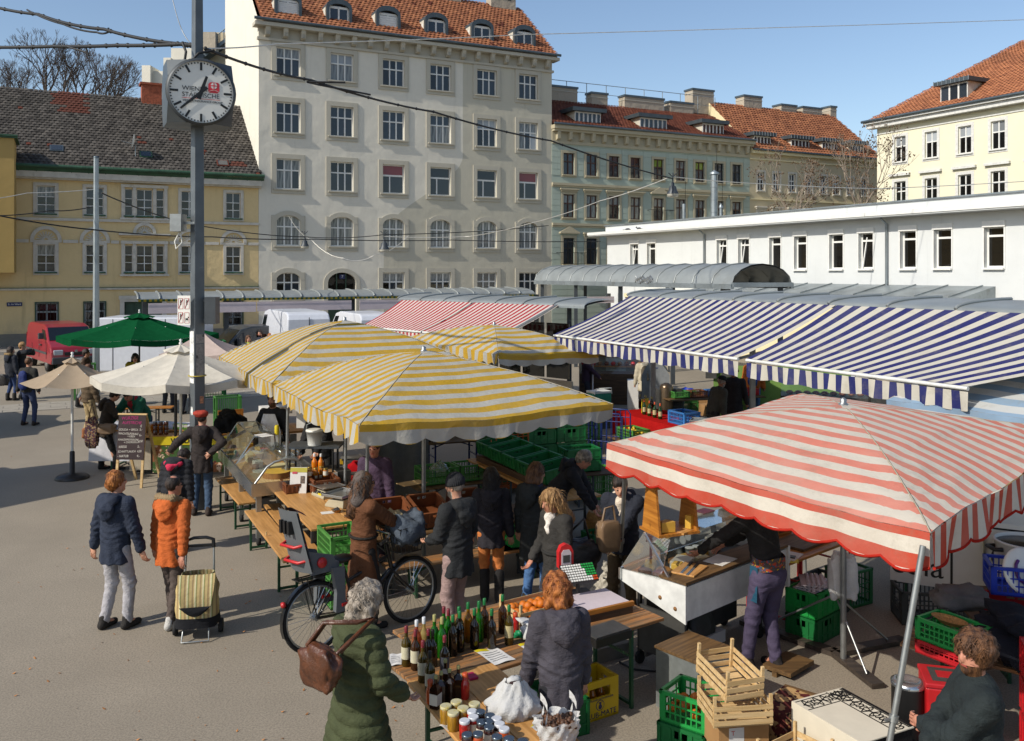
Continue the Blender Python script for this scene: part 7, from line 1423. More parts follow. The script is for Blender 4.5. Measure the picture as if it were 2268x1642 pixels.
# plastic bags
def knot_bag(label,P,w_,h,seed,rz=0,handles=True,fill=None,open_=False):
 t=thing('plastic_bag',label,'bag',P,rz);rg=random.Random(seed);ph=[rg.uniform(0,6) for _ in range(8)];m=MB()
 def fn(i,j):
  a=2*PI*i;r=w_/2*(.86+.2*math.sin(PI*min(1,j*1.6))) if not open_ else w_/2*(.8+.25*j);r *= (1-(j**(1.7))*(.62 if not open_ else .0))
  k=1+.1*math.sin(a*5+ph[0]+j*5)*(.4+j)+.07*math.sin(a*11+ph[1]-j*9)+.05*math.sin(a*19+ph[2]+j*13)
  return Vector((r*k*math.cos(a)*1.15,r*k*math.sin(a)*.9,h*j*(1+.05*math.sin(a*3+ph[3])))),(0.,0.)
 m.grid(48,18,fn,M_BAGW);m.build('bag_body',t)
 if not open_: m=MB();m.ball((0,0,h*.98),(w_*.17,w_*.13,.03),M_BAGW,10,jit=.15);m.build('knot',t)
 if fill: m=MB();[m.ball((rg.gauss(0,w_*.2),rg.gauss(0,w_*.17),h*.72+rg.uniform(0,.03)),rg.uniform(.012,.02),fill,6) for _ in range(130)];m.build('nuts',t,stuff=True)
 if handles:
  for s in (-1,1): m=MB();n=10;m.grid(n,2,lambda i,j,s=s: (Vector((s*w_*.4+.02*math.sin(9*i),(i-.5)*w_*.55,h*.92+.16*math.sin(PI*i)+(j-.5)*.05)),(0.,0.)),M_BAGW);m.build('handle',t)
 return t
kb=knot_bag('bulging white plastic bag with a small tear on the jar table',onT(1540,1010,.752),.34,.24,5,.3,False)
m=MB();m.ball((-.0,-.035,.235),(.045,.02,.012),mk('bag_hole','#2a0f10',.8),8);m.build('opening',kb)
knot_bag('open white carrier bag full of brown nuts on the jar table',onT(1830,1190,.752),.25,.16,8,.2,True,M_NUTB,True)
lump('white crumpled carrier bag lying behind the hoodie','plastic_bag','bag',onT(1710,520,.752),(.3,.22,.16),M_BAGW,41,.35,30,.4)
# orange crate with oranges
M_ORNG=mk('orange_peel','#c2680e',.45,var=.1,scale=20,bump=.3,bscale=200)
OC=onT(1585,470,.76);wood_crate('pale slatted wooden crate full of oranges on the wine table',OC,dA-.02,.56,.34,.15,3)
d0,d1=Vector((math.cos(dA),math.sin(dA),0)),Vector((-math.sin(dA),math.cos(dA),0));k=0
rowsn=('near','second','third','far')
for j in range(4):
 for i in range(6):
  m=MB();m.ball((0,0,0),.041,M_ORNG,12);hh=rnd.choice((.055,.075,.1)) if 0 < j < 3 else .06
  o=m.build('orange',None,loc=OC+d0*(.06+i*.088)+d1*(.055+j*.077)+Vector((0,0,hh+.03)));tag(o,('first','second','third','fourth','fifth','sixth')[i]+' orange from the left in the '+rowsn[j]+' row of the wooden crate','orange','oranges in the wooden crate')
m=MB();TRP=G(1312,1330,.85);m.bb(-.3,.3,-.22,.22,-.1,-.03,W_DARK);m.bb(-.29,.29,-.21,.21,-.03,.0,M_BLIND);m.bb(-.31,.31,-.23,-.2,-.03,.01,W_HON);tag(m.build('display_tray',None,loc=TRP,rz=dA-.1),'flat glass topped wooden tray on the table beside the hoodie','tray')
m=MB();m.bb(-.2,.2,-.12,.12,0,.07,M_BLK);m.bb(-.19,.19,-.11,.11,.072,.085,M_DKG);tag(m.build('cash_box',None,loc=G(1340,1415,.76),rz=dA),'black cash box in front of the hoodie woman','cash box')
# cash register scale with red display
cp=G(1275,1345,.75)+Vector((-.0,.12,0));t=thing('cash_register','shop scale with round red display and sloping keypad','cash register',cp,math.radians(20));m=MB();m.tube([(-.05,.12,.0),(-.05,.12,.3)],.015,M_RED,8);m.bb(-.18,.2,-.1,.18,0,.06,M_BLK);m.build('stand',t)
m=MB();m.prism([(-.075,0),(.075,0),(.075,.16),(.05,.215),(0,.235),(-.05,.215),(-.075,.16)],-.03,.03,M_RED,TR(-.05,.12,.3) @ Matrix.Rotation(PI/2,4,'X'));m.build('display_housing',t,bevel=.012);m=MB();m.prism([(-.05,.01),(.05,.01),(.05,.15),(.03,.18),(-.03,.18),(-.05,.15)],.031,.036,M_BLIND,TR(-.05,.12,.3) @ Matrix.Rotation(PI/2,4,'X'));m.bb(-.085,-.015,.08,.083,.36,.43,M_DKG);m.build('display',t)
Mk_=TR(.02,-.06,.3) @ Matrix.Rotation(math.radians(38),4,'X');m=MB();m.bb(-.17,.17,-.1,.1,-.02,0,M_BLK,Mk_);m.tube([(.02,-.03,.05),(.02,-.02,.27)],.02,M_BLK,7);m.build('keypad',t)
kk={}
for nm,mt in (('w',M_DIAL),('g',M_GCR),('o',C_ORA)): q=MB();q.box((0,0,.004),(.018,.018,.008),mt);kk[nm]=q.mesh('key')
kp=[o for o in t.children if o.name.startswith('keypad')][0]
for i in range(13):
 for j in range(7):
  c='g' if (i > 8 and j > 1) or (i == 8 and j > 4) else ('o' if i > 10 and j < 2 else 'w');o=inst(kk[c],'key',kp);o.matrix_local=Mk_ @ TR(-.155+i*.0258,-.083+j*.027,0)
# yellow drinks crate
YC=G(1287,1608);ya=math.atan2(.22,.35);t=thing('drinks_crate','yellow drinks crate lettered CLUB-MATE on the ground','crate',YC,ya)
m=MB();l,w_,h=.41,.31,.34;a=.02
for (x0,x1,y0,y1) in ((0,l,0,a),(0,l,w_-a,w_),(0,a,a,w_-a),(l-a,l,a,w_-a)):
 m.bb(x0,x1,y0,y1,0,h*.56,M_YCR);m.bb(x0,x1,y0,y1,h*.82,h,M_YCR);lx=x1-x0 > .1
 if lx: m.bb(x0,x0+.09,y0,y1,h*.56,h*.82,M_YCR);m.bb(x1-.09,x1,y0,y1,h*.56,h*.82,M_YCR)
 else: m.bb(x0,x1,y0,y0+.08,h*.56,h*.82,M_YCR);m.bb(x0,x1,y1-.08,y1,h*.56,h*.82,M_YCR)
m.bb(0,l,0,w_,0,.02,M_YCR);bd=m.build('crate_body',t)
text(bd,'CLUB-MATE',.066,M_BLUE,TR(l/2,-.002,.045) @ FACE,.001,sx=1.02);m=MB();m.lathe([(.046,0),(.046,.001)],M_BLUE,20,TR(l/2,-.001,.125) @ Matrix.Rotation(PI/2,4,'X'));m.lathe([(.04,0),(.04,.001)],M_YCR,20,TR(l/2,-.0025,.125) @ Matrix.Rotation(PI/2,4,'X'));m.ball((l/2,-.004,.112),(.02,.001,.022),M_BLUE,8);m.ball((l/2,-.004,.142),(.012,.001,.012),M_BLUE,8);m.bb(l/2-.026,l/2+.026,-.0045,-.0035,.15,.154,M_BLUE);m.build('emblem',bd)
text(bd,'KÖSTLICHES MATE-GETRÄNK',.022,M_BLUE,TR(l/2,-.002,.178) @ FACE,.001)
for i,(x,y) in enumerate(((.1,.1),(.2,.1),(.31,.12),(.12,.21),(.25,.2))): bottle(('near left','near middle','near right','far left','far right')[i]+' bottle of amber drink inside the yellow crate',YC+Matrix.Rotation(ya,3,'Z') @ Vector((x,y,.02)),.035,.26,M_HONEY,C_RED if i % 2 else C_WHT,None,.4,'bottles in the yellow crate')
crate('dark green crate with paper under the jar table',onT(1620,900,.25)+Vector((.0,.15,-.25)),TAng,M_GCD,.5,.35,.3,'solid');m=MB();m.bb(-.2,.2,-.12,.12,0,.14,M_STONE_ if False else P_STONE);tag(m.build('concrete_block',None,loc=G(1345,1452),rz=.5),'grey concrete block weighting the table leg','block')
m=MB();m.tube([G(1372,1470)+Vector((0,0,.015)),G(1400,1485)+Vector((0,0,.012)),G(1450,1490)+Vector((0,0,.012)),G(1530,1478)+Vector((0,0,.012)),G(1600,1470)+Vector((0,0,.012))],.01,M_CAB,6);tag(m.build('power_cable',None),'black power cable snaking on the asphalt by the metal box','cable')
# ---- cheese cart under the red umbrella; local x along the counter, y toward the customers
CA=math.radians(42);CC=Vector((1.62,8.36,0));cx_,cy_=Vector((math.cos(CA),math.sin(CA),0)),Vector((-math.sin(CA),math.cos(CA),0))
ct=thing('cheese_cart','white wheeled cheese cart with slanted glass front','cart',CC,CA);CLn,CWd=1.75,.8
m=MB();m.add([(0,0,.6),(0,CWd,.82),(0,CWd,.93),(0,.22,.97),(0,0,.97),(.02,0,.6),(.02,CWd,.82),(.02,CWd,.93),(.02,.22,.97),(.02,0,.97)],[(0,4,3,2,1),(5,6,7,8,9),(0,1,6,5),(1,2,7,6),(2,3,8,7),(3,4,9,8),(4,0,5,9)],M_DORW);m.build('end_panel',ct)
m=MB();m.bb(.02,CLn,0,.02,.63,.95,M_DORW);m.build('back_panel',ct);m=MB();m.bb(CLn,CLn+.04,-.02,CWd,.55,.98,M_DORW);m.build('end_panel',ct)
for y,z in ((.12,.72),(.3,.78)): m=MB();m.lathe([(.0,0),(.02,0),(.02,.006),(0,.01)],CH3,10,TR(0,y,z) @ Matrix.Rotation(-PI/2,4,'Y'));m.build('bolt',ct)
m=MB();m.bb(.02,CLn,.02,CWd,.8,.86,M_DKG);m.build('display_floor',ct)
m=MB();m.bb(-.02,CLn,-.02,.3,.975,1.0,W_BROWN);m.build('counter_top',ct);m=MB();m.bb(-.03,CLn,CWd-.02,CWd,.84,.95,M_CHROME);m.build('front_rail',ct)
glass_panel(ct,[(0,CWd,.94),(CLn,CWd,.94),(CLn,CWd-.3,1.36),(0,CWd-.3,1.36)]);glass_panel(ct,[(0,CWd,.94),(0,CWd-.3,1.36),(0,CWd-.62,1.36),(0,.3,.94)]);glass_panel(ct,[(.55,CWd-.62,1.36),(CLn,CWd-.62,1.36),(CLn,CWd-.3,1.36),(.55,CWd-.3,1.36)])
m=MB();m.bar((.0,.18,.98),(.0,.5,1.36),.025,.015,M_CHROME);m.bar((CLn,.18,.98),(CLn,.5,1.36),.025,.015,M_CHROME);m.build('strut',ct)
for x in (.12,CLn-.2):
 for y in (.2,.65): m=MB();m.bar((x,y,.12),(x,y,.8),.035,.035,M_BLK);m.lathe([(.03,-.02),(.06,-.02),(.065,0),(.06,.02),(.03,.02)],M_RUB,14,TR(x,y,.065) @ Matrix.Rotation(PI/2,4,'X'));m.build('castor_leg',ct)
m=MB();m.bb(.1,CLn-.1,.55,.58,.1,.75,M_DKG);m.bb(.05,.08,.05,.6,.18,.62,M_DKG);m.build('skirt_panel',ct)
m=MB();m.lathe([(.1,0),(.19,0),(.19,.05),(.1,.05)],M_DKG,20,TR(.7,.35,.3) @ Matrix.Rotation(1.3,4,'X'));m.bb(.5,1.0,.25,.5,.1,.22,M_PAP);tag(m.build('plastic_basin',None,loc=CC,rz=CA),'white plastic basin with hose under the cheese cart','basin')
def onC(x,y,z=.862): return CC+cx_*x+cy_*y+Vector((0,0,z))
for x,y,k,lb in ((.15,.62,'s','dark smoked cheese at the left front corner of the cart'),(.3,.66,'y','yellow ball cheese behind the smoked one'),(.32,.5,'b','brown crusted cheese beside the yellow ball'),(.2,.45,'s','second dark smoked cheese nearest the end panel')):
 lump(lb,'cheese','cheese',onC(x,y),(.17,.12,.09) if k != 'y' else (.12,.12,.13),{'s': CH5,'y': CH2,'b': CH3}[k],int(x*90),.12,18)
for x,y,d,mt,lb in ((.42,.42,(.12,.09,.13),CH2,'yellow cheese block with brown side by the strut'),(.58,.48,(.26,.18,.12),CH4,'big white soft cheese loaf in the cart'),(.8,.62,(.14,.1,.08),CH2,'orange cheese slab in the second row of the cart'),(.85,.45,(.16,.11,.1),CH1,'cream cheese block right of the white loaf'),(1.0,.56,(.16,.1,.09),CH2,'golden cheese block before the small tubs'),(1.2,.6,(.18,.13,.14),CH4,'tall white cheese with pyramid top'),(1.36,.66,(.18,.12,.16),CH4,'white wrapped cheese at the right end of the cart'),(.7,.68,(.1,.08,.05),CH3,'thin brown cheese slice at the glass')): block(lb,onC(x,y),d,mt,CA+rnd.uniform(-.4,.4))
for i,(x,y) in enumerate(((1.02,.72),(1.12,.7))): m=MB();m.lathe([(.035,0),(.045,.08),(.048,.08),(.048,.09)],M_DIAL,14);tag(m.build('yoghurt_tub',None,loc=onC(x,y)),('left' if not i else 'right')+' small white tub in the cheese cart','tub','white tubs in the cart')
m=MB();m.bb(-.18,.18,-.12,.12,0,.018,W_BEER);tag(m.build('cutting_board',None,loc=onC(.3,.18,1.001),rz=CA+.25,bevel=.004),'small cutting board with knives on the cart counter','cutting board')
for i in range(2):
 t=thing('knife',('upper' if i else 'lower')+' black handled knife on the small cutting board','knife',onC(.32,.15+.07*i,1.022),CA+.35,'knives on the board');m=MB();m.bar((.02,0,0),(.16,0,0),.024,.014,M_BLK);m.build('handle',t);m=MB();m.bar((-.2,0,-.002),(.02,0,-.002),.028,.003,M_CHROME);m.build('blade',t)
m=MB();m.bb(-.15,.15,-.11,.11,0,.004,M_PAP);tag(m.build('wrapping_paper',None,loc=onC(.78,.16,1.001),rz=CA+.1),'pink tinted wrapping paper under the vendor hand','paper')
# wooden shelf stand on the cart
def shelf(label,P,rz,h=.46,wd=.46,d=.16):
 t=thing('wooden_shelf',label,'shelf',P,rz,'honey wood shelf stands')
 for y in (0,wd): m=MB();m.prism([(-.16,0),(.16,0),(.09,h),(-.09,h)],y-.012,y+.012,W_HON,Matrix.Rotation(PI/2,4,'X'));m.build('side',t)
 m=MB();m.bb(-.1,.1,-wd-.03,.03,h,h+.025,W_HON);m.build('top_board',t);m=MB();m.bb(-.17,.2,-wd-.02,.02,-.025,0,W_HON);m.build('bottom_board',t);return t
shelf('honey wood shelf stand with cheese on the cart corner',onC(.02,.42,1.385),CA+PI/2-.35,.42,.42);shelf('second honey wood shelf stand at the far end of the cart',onC(1.5,.5,1.385),CA+PI/2,.42,.42)
wedge('large yellow cheese wedge on the wooden shelf',onC(.02,.3,1.386),.15,.1,.9,CH2,CH3,.3);block('upright square cheese with brown rind on the shelf edge',onC(.36,.22,1.39),(.07,.07,.13),CH2,CA);lump('small round yellow cheese behind the wedge','cheese','cheese',onC(.16,.36,1.386),(.12,.1,.09),CH2,77,.08,14);m=MB();m.bb(-.15,.15,-.08,.08,-.02,.0,W_BEER);tag(m.build('cutting_board',None,loc=onC(.32,.25,1.389),rz=CA+.1),'board with cheese sticking out of the shelf','cutting board')
for i in range(2): m=MB();m.lathe([(.05,0),(.06,.06),(.055,.065)],M_DIAL,14);tag(m.build('bowl',None,loc=onC(1.32+.12*i,.5,1.39)),('left' if not i else 'right')+' white bowl by the second shelf stand','bowl','white bowls on the cart');
m=MB();m.bb(-.1,.1,-.07,.07,0,.003,M_RED);tag(m.build('red_leaflet',None,loc=onC(1.05,.55,1.37),rz=CA),'red leaflet lying on the cart glass','paper')
# vendor side table, crates under it
VT=Vector((2.95,9.52,0));beer_table('vendor side table with knives on red trestles',VT,CA-.03,1.75,.85,.8,W_HON,n=3,leg=M_RED);beer_table('brown table continuing to the right on dark legs',VT+cx_*1.8-cy_*.1,CA-.75,1.6,.5,.78,W_BROWN,n=2,leg=M_LEG)
def onV(x,y,z=.8): return VT+cx_*x+cy_*y+Vector((0,0,z))
m=MB();m.bb(-.3,.3,-.2,.2,0,.03,W_BROWN);tag(m.build('cutting_board',None,loc=onV(.75,.3),rz=CA),'large dark cutting board on the vendor table','cutting board')
for i in range(3): t=thing('knife',('shortest','middle','longest')[i]+' knife lying on the vendor table','knife',onV(.5+i*.3,.55+.1*i,.815),CA-.2*i,'knives on the vendor table');m=MB();m.bar((.0,0,0),(.13,0,0),.025,.018,M_BLK);m.build('handle',t);m=MB();m.bar((-.16-.07*i,0,0),(0,0,0),.03,.003,M_STEEL);m.build('blade',t)
m=MB();m.bb(-.15,.15,-.1,.1,0,.012,M_PAP);tag(m.build('order_pad',None,loc=onV(.2,.12),rz=CA+.2),'white order pad on the vendor table corner','paper');m=MB();m.bb(-.08,.08,-.1,.1,0,.006,M_YLB);tag(m.build('yellow_folder',None,loc=onV(.08,.06),rz=CA+.6),'yellow folder under the order pad','folder');m=MB();m.bb(-.04,.04,-.07,.07,0,.012,M_BLK);tag(m.build('phone',None,loc=onV(.15,.1,.813),rz=CA+.4),'black phone on the order pad','phone')
m=MB();m.bb(-.15,.15,-.1,.1,0,.2,W_HON);m.bb(-.12,.12,-.102,-.1,.03,.17,W_BROWN);tag(m.build('wooden_box',None,loc=onV(.9,.7),rz=CA),'wooden box at the back of the vendor table','box')
crate('lower green crate beside the red trestle',VT+cx_*.02-cy_*.3,CA,M_GCD,.48,.36,.26,'solid','green crates by the trestle');crate('upper green crate with egg trays beside the red trestle',VT+cx_*.02-cy_*.3+Vector((0,0,.27)),CA,M_GCR,.48,.36,.26,'solid','green crates by the trestle')
for i in range(3): m=MB();[m.ball((-.15+.06*a,-.1+.05*b,.02),(.028,.023,.02),M_BLIND,6) for a in range(6) for b in range(4)];m.bb(-.18,.18,-.13,.13,0,.012,M_BLIND);tag(m.build('egg_tray',None,loc=VT+cx_*.26-cy_*.12+Vector((0,0,.52+.03*i)),rz=CA+.3*i),('bottom','middle','top')[i]+' grey egg tray in the upper green crate','egg tray','egg trays')
crate('grey lattice crate behind the green ones under the vendor table',VT+cx_*.6-cy_*.05,CA,M_GYC,.6,.4,.4,'lattice');crate('dark green bottle crate standing under the right table',G(1880,1352),CA-.2,M_GCD,.42,.34,.42,'lattice');crate('grey lattice crate right of the table legs',G(1998,1385),CA-.85,M_GYC,.7,.42,.36,'lattice')
# apron on the mast
t=lump('white apron knotted on the mast of the red umbrella','apron','apron',G(1860,1452)+Vector((0,-.08,.6)),(.26,.14,.46),cloth('white_apron','#cccbc8',.05,.1,200,.6,12),52,.16,30,0,2.2)
# ---- boxes at the lower right
t=thing('metal_box','zinc sided box with brown wooden top beside the wooden crates','box',Vector((1.6,7.7,0)),CA);m=MB();m.bb(0,.48,0,.46,0,.52,mk('zinc','#8f9492',.4,.55,var=.15,scale=5));m.build('box_body',t);m=MB();m.bb(-.01,.49,-.01,.47,.52,.545,W_BROWN);m.build('lid',t)
GC=Vector((1.2,7.28,0));gr=math.atan2(-.23,.29)
for k in range(2): crate(('lower closed' if not k else 'upper orange filled')+' green crate left of the wooden crates',GC+Vector((0,0,k*.255))-Vector((.02,0,0))*(1-k),gr,M_GCD if not k else M_GCR,.42,.36,.25,'solid' if not k else 'lattice','green crates by the metal box')
gx,gy=Vector((math.cos(gr),math.sin(gr),0)),Vector((-math.sin(gr),math.cos(gr),0))
for i in range(9): m=MB();m.ball((0,0,0),.042,M_ORNG,12);o=m.build('orange',None,loc=GC+gx*(.08+.1*(i % 3))+gy*(.07+.1*(i//3))+Vector((0,0,.36+.03*(i % 2))));tag(o,('left','middle','right')[i % 3]+' orange in the '+('near','middle','far')[i//3]+' row of the green crate','orange','oranges in the green crate')
for i,(z,sz,lb) in enumerate(((0,.42,'lower cardboard box with red printed label'),(.25,.4,'upper cardboard box with white label under the crates'))):
 t=thing('cardboard_box',lb,'box',Vector((1.56,6.75,z)),.12+.05*i,'cardboard boxes under the wooden crates');m=MB();m.bb(0,sz,0,sz*.8,0,.24,M_CARD);m.build('carton',t);m=MB();m.bb(sz*.2,sz*.5,-.002,0,.08,.2,M_PAP);lo=m.build('label',t);text(lo,'T',.05,M_RED,TR(sz*.28,-.004,.16) @ FACE,.0005)
wood_crate('lower empty slatted wooden crate of the stack',Vector((1.5,6.66,.5)),.12,.46,.38,.16,3,'stacked wooden crates');wood_crate('upper empty slatted wooden crate tilted in the stack',Vector((1.6,6.7,.67)),.3,.32,.46,.17,3,'stacked wooden crates',.1)
wood_crate('upturned slatted wooden crate at the lower picture edge',Vector((1.95,6.15,.35)),CA-.1,.45,.34,.13,2)
m=MB();m.bb(-.22,.22,-.17,.17,0,.33,M_DKG);tag(m.build('box',None,loc=Vector((2.15,6.45,0)),rz=CA),'dark box carrying the upturned crate','box')
# celtic cloth box: black knot bands on white
M_CEL=mk('cream_print_cloth','#c3bba8',.85,var=.04);M_BK2=cloth('black_cloth','#0e0d0d',.2)
bx0=Vector((2.16,6.86,0));ba=math.radians(-64);t=thing('cloth_box','box covered by cream cloth with black knotwork bands','box',bx0,ba);Lc,Wc,Hc=.66,.5,.6
m=MB();m.bb(0,Lc,0,Wc,0,Hc,M_BK2);m.build('box_body',t);m=MB();m.bb(-.012,Lc+.012,-.012,Wc+.004,Hc,Hc+.008,M_CEL);m.bb(-.014,0,-.012,Wc,Hc-.22,Hc+.002,M_CEL);m.bb(-.012,Lc,-.014,0,Hc-.3,Hc+.002,M_CEL);m.build('cloth',t)
m=MB();zt=Hc+.0085
def knot(p0,dirv,perp,n,wd,up):
 for i in range(n):
  for s in (1,-1):
   pts=[];
   for k in range(13): a=k/12;q=p0+dirv*((i+a)*wd)+perp*(s*.045*math.sin(PI*a)*(1 if i % 2 else -1)+.018*math.sin(4*PI*a)*s);pts.append(q+up*.001)
   m.tube(pts,.0045,M_BK2,4)
  c=p0+dirv*((i+.5)*wd);m.tube([c+dirv*.022*math.cos(2*PI*k/10)+perp*.022*math.sin(2*PI*k/10)+up*.001 for k in range(10)],.004,M_BK2,4,closed=True)
X,Y_,Z_=Vector((1,0,0)),Vector((0,1,0)),Vector((0,0,1))
knot(Vector((.01,Wc-.1,zt)),X,Y_,7,.092,Z_);knot(Vector((.08,.02,zt)),Y_,X,5,.092,Z_);knot(Vector((-.0145,.02,Hc-.1)),Y_,Z_,5,.092,-X)
for y in (Wc-.17,Wc-.03): m.bb(.0,Lc,y-.005,y+.005,zt-.001,zt+.0015,M_BK2)
for x in (.015,.15): m.bb(x-.004,x+.004,.0,Wc-.18,zt-.001,zt+.0015,M_BK2)
m.bb(0,Lc,Wc-.02,Wc+.006,zt-.001,zt+.002,M_BK2);m.build('knotwork',t)
RUG=cloth('patterned_rug','#4f1f1c',.2,0,120,.2,6,pat=(('#a8875a',9,.5),('#2a1512',12,.6),('#7a5a34',16,.66)))
t=thing('rug_box','low box draped with a patterned red brown rug','box',Vector((2.0,7.12,0)),math.radians(-40));m=MB();m.bb(0,.75,0,.4,0,.46,M_DKG);m.build('box_body',t);m=MB();m.grid(10,12,lambda i,j: (Vector((.76*i-.005,.41-.46*min(1,j*1.6)-.02*max(0,j-.62),.468-max(0,j-.625)*.9+.006*math.sin(i*15))),(0.,0.)),RUG);m.build('rug',t);m=MB();m.bb(.0,.75,.39,.42,.42,.475,W_BROWN);m.build('edge_board',t)
m=MB();m.bar(G(1720,1500)+Vector((0,0,.06)),G(1772,1470)+Vector((0,0,.06)),.3,.04,W_BROWN);m.bar(G(1715,1500),G(1765,1472),.05,.1,W_BROWN);tag(m.build('foot_stand',None),'low wooden step behind the vendor','step')
# bin, red crates, bench, green crate with basket
t=thing('waste_bin','narrow black metal bin with lid beside the tent pole','bin',Vector((3.28,7.42,0)));m=MB();m.lathe([(.115,0),(.13,.02),(.13,.48)],M_BLK,24);m.build('bin_body',t);m=MB();m.lathe([(.135,.48),(.135,.51),(.09,.53),(.08,.5),(0,.5)],M_CHROME,24);m.build('rim',t)
beer_table('worn bench under the red and green crates at the right',Vector((3.55,8.2,0)),math.radians(-38),1.5,.45,.5,W_OLD,'bench',2)
RB0=Vector((3.6,8.0,.505));ra=math.radians(-58)
crate('flat red crate under the green one on the worn bench',RB0,ra,M_RCR,.5,.36,.12,'lattice');crate('bright green crate with wicker tray on the worn bench',RB0+Vector((0,0,.125)),ra,M_GCR,.5,.36,.19,'lattice')
t=thing('wicker_tray','oval wicker tray inside the bright green crate','basket',RB0+Vector((.28,-.06,.27)),ra);m=MB();m.lathe([(.5,0),(.95,.4),(1,.4),(.9,.36),(.45,.05)],M_WICK,20,Matrix.Diagonal((.17,.09,.12,1)));m.build('tray_body',t)
t=thing('plastic_box','tall smooth red plastic box left of the man in the dark sweater','box',Vector((3.36,7.25,0)),math.radians(-15));m=MB();m.box((.2,.18,.27),(.4,.36,.54),mk('scuffed_red','#b01a1e',.4,var=.15,scale=3,dirt=('#c9a8a4',5,.6,.35)),None,1.04);m.build('box_body',t,bevel=.02);m=MB();m.box((.2,.18,.555),(.43,.39,.04),M_RCR);m.build('rim',t,bevel=.01);m=MB();m.bb(.05,.35,.05,.31,.576,.58,M_DKG);m.bb(.1,.3,.12,.24,.58,.585,M_RCR);m.build('top_recess',t)
for k in range(3): crate(('bottom','middle','top')[k]+' red crate stacked at the right picture edge',Vector((4.05,7.0,k*.3)),math.radians(-20),M_RCR,.6,.42,.29,'solid','red crates at the right edge')
DK=cloth('dark_coat','#10131c',.25,0,150,.6,8)
lump('dark blue coats heaped behind the green crate','coat_pile','coat',Vector((4.55,7.7,.5)),(.95,.7,.42),DK,61,.25,40,-.5);lump('grey fleece lying on top of the coat heap','fleece','coat',Vector((4.2,8.4,.74)),(.5,.3,.2),cloth('grey_fleece','#5a5654',.15),67,.2,26)
beer_table('low table under the blue crate and pot at the right',Vector((4.35,8.45,0)),math.radians(-10),1.9,1.0,.62,W_BROWN,n=2)
crate('deep red tray crate with shoes below the blue crate',Vector((4.45,8.45,.63)),math.radians(-25),M_RCR,.6,.42,.14,'solid')
for i in range(2): lump(('left' if not i else 'right')+' white slipper in the red tray crate','slipper','shoe',Vector((4.62+.16*i,8.4-.03*i,.66)),(.12,.2,.09),M_DIAL,70+i,.1,16,.5)
bottle('small green wine bottle standing in the red tray crate',Vector((4.95,8.32,.65)),.04,.24,B_GRN,C_BLK,None,.36)
crate('deep blue crate holding a white plastic lid',Vector((4.6,8.6,.8)),math.radians(-18),M_BCR,.62,.42,.27,'lattice')
t=thing('plastic_dish','big white round dish with purple ring in the blue crate','dish',Vector((4.92,8.62,1.02)));Ml=Matrix.Rotation(1.25,4,'X') @ Matrix.Rotation(.2,4,'Y');m=MB();m.lathe([(.21,-.02),(.22,0),(.2,.015),(.0,.02)],M_DIAL,28,Ml);m.build('lid_disc',t);m=MB();m.tube([Ml @ Vector((.11*math.cos(a),.12*math.sin(a),.035)) for a in [2.2+q*.42 for q in range(12)]],.016,mk('purple_ring','#4a1a6a',.4),8);m.build('ring_handle',t)
t=thing('cooking_pot','tall white enamel pot with dark contents and side handle','pot',Vector((5.38,9.35,.62)));m=MB();m.lathe([(.3,0),(.31,.02),(.31,.46),(.325,.47),(.3,.48),(.3,.44)],M_DIAL,30);m.build('pot_body',t);m=MB();m.lathe([(.3,.44),(.0,.45)],mk('mulled_wine','#1a0a0a',.2),24);m.build('contents',t);m=MB();m.tube([(-.3,-.08,.4),(-.38,-.07,.4),(-.38,.07,.4),(-.3,.08,.4)],.022,M_BLK,8);m.build('handle',t)
bottle('clear carafe standing on the pot rim',Vector((5.55,9.2,1.08)),.05,.16,B_CLR,C_WHT,None,.3)
# banner and stone cheeses wall behind
t=thing('banner','white banner with black outline and letters la below the red umbrella','banner',Vector((4.35,10.3,0)),math.radians(-28));m=MB();m.bb(0,2.1,0,.02,.35,1.15,M_DIAL);bnp=m.build('banner_cloth',t)
m=MB();m.bb(.02,2.1,-.004,0,1.08,1.1,M_BLK);m.bb(.62,.645,-.004,0,.4,1.08,M_BLK);m.bar((.15,-.003,.85),(.15,-.003,1.05),.03,.004,M_BLK);m.build('frame_line',t);text(bnp,'cola',.34,M_BLK,TR(.28,-.004,.56) @ FACE,.001);m=MB();m.bar((.95,-.004,.6),(.95,-.004,.98),.2,.004,mk('olive_print','#7f8040',.7));m.build('bottle_print',t);m=MB();m.ball((1.12,-.004,.78),(.1,.003,.13),mk('print_dark','#241418',.5),12);m.build('glass_print',t)
M_RIND=mk('stone_cheese','#7a6a48',.85,var=.35,scale=16,bump=.8,bscale=50)
t=thing('cheese_rack','market counter top piled with rough brown cheese bricks','counter',Vector((5.6,11.4,0)),math.radians(-30));m=MB();m.bb(-.3,2.2,0,.8,0,1.15,M_DIAL);m.build('counter_body',t);m=MB();[m.bb(-.3+k*.1,-.25+k*.1,-.01,.03,1.15,1.17,M_BLK if k % 2 else M_DIAL) for k in range(25)];m.build('check_trim',t)
for r in range(4):
 for k in range(6): o=block(('first','second','third','fourth','fifth','sixth')[k]+' cheese brick in the '+('lowest','second','third','top')[r]+' row of the rough pile',Matrix.LocRotScale(t.location,t.rotation_euler,None) @ Vector((.05+k*.34+(r % 2)*.15,.3,1.17+r*.16)),(.31,.26,.15),M_RIND,math.radians(-30)+rnd.uniform(-.06,.06),bev=.03);o['group']='rough cheese bricks'
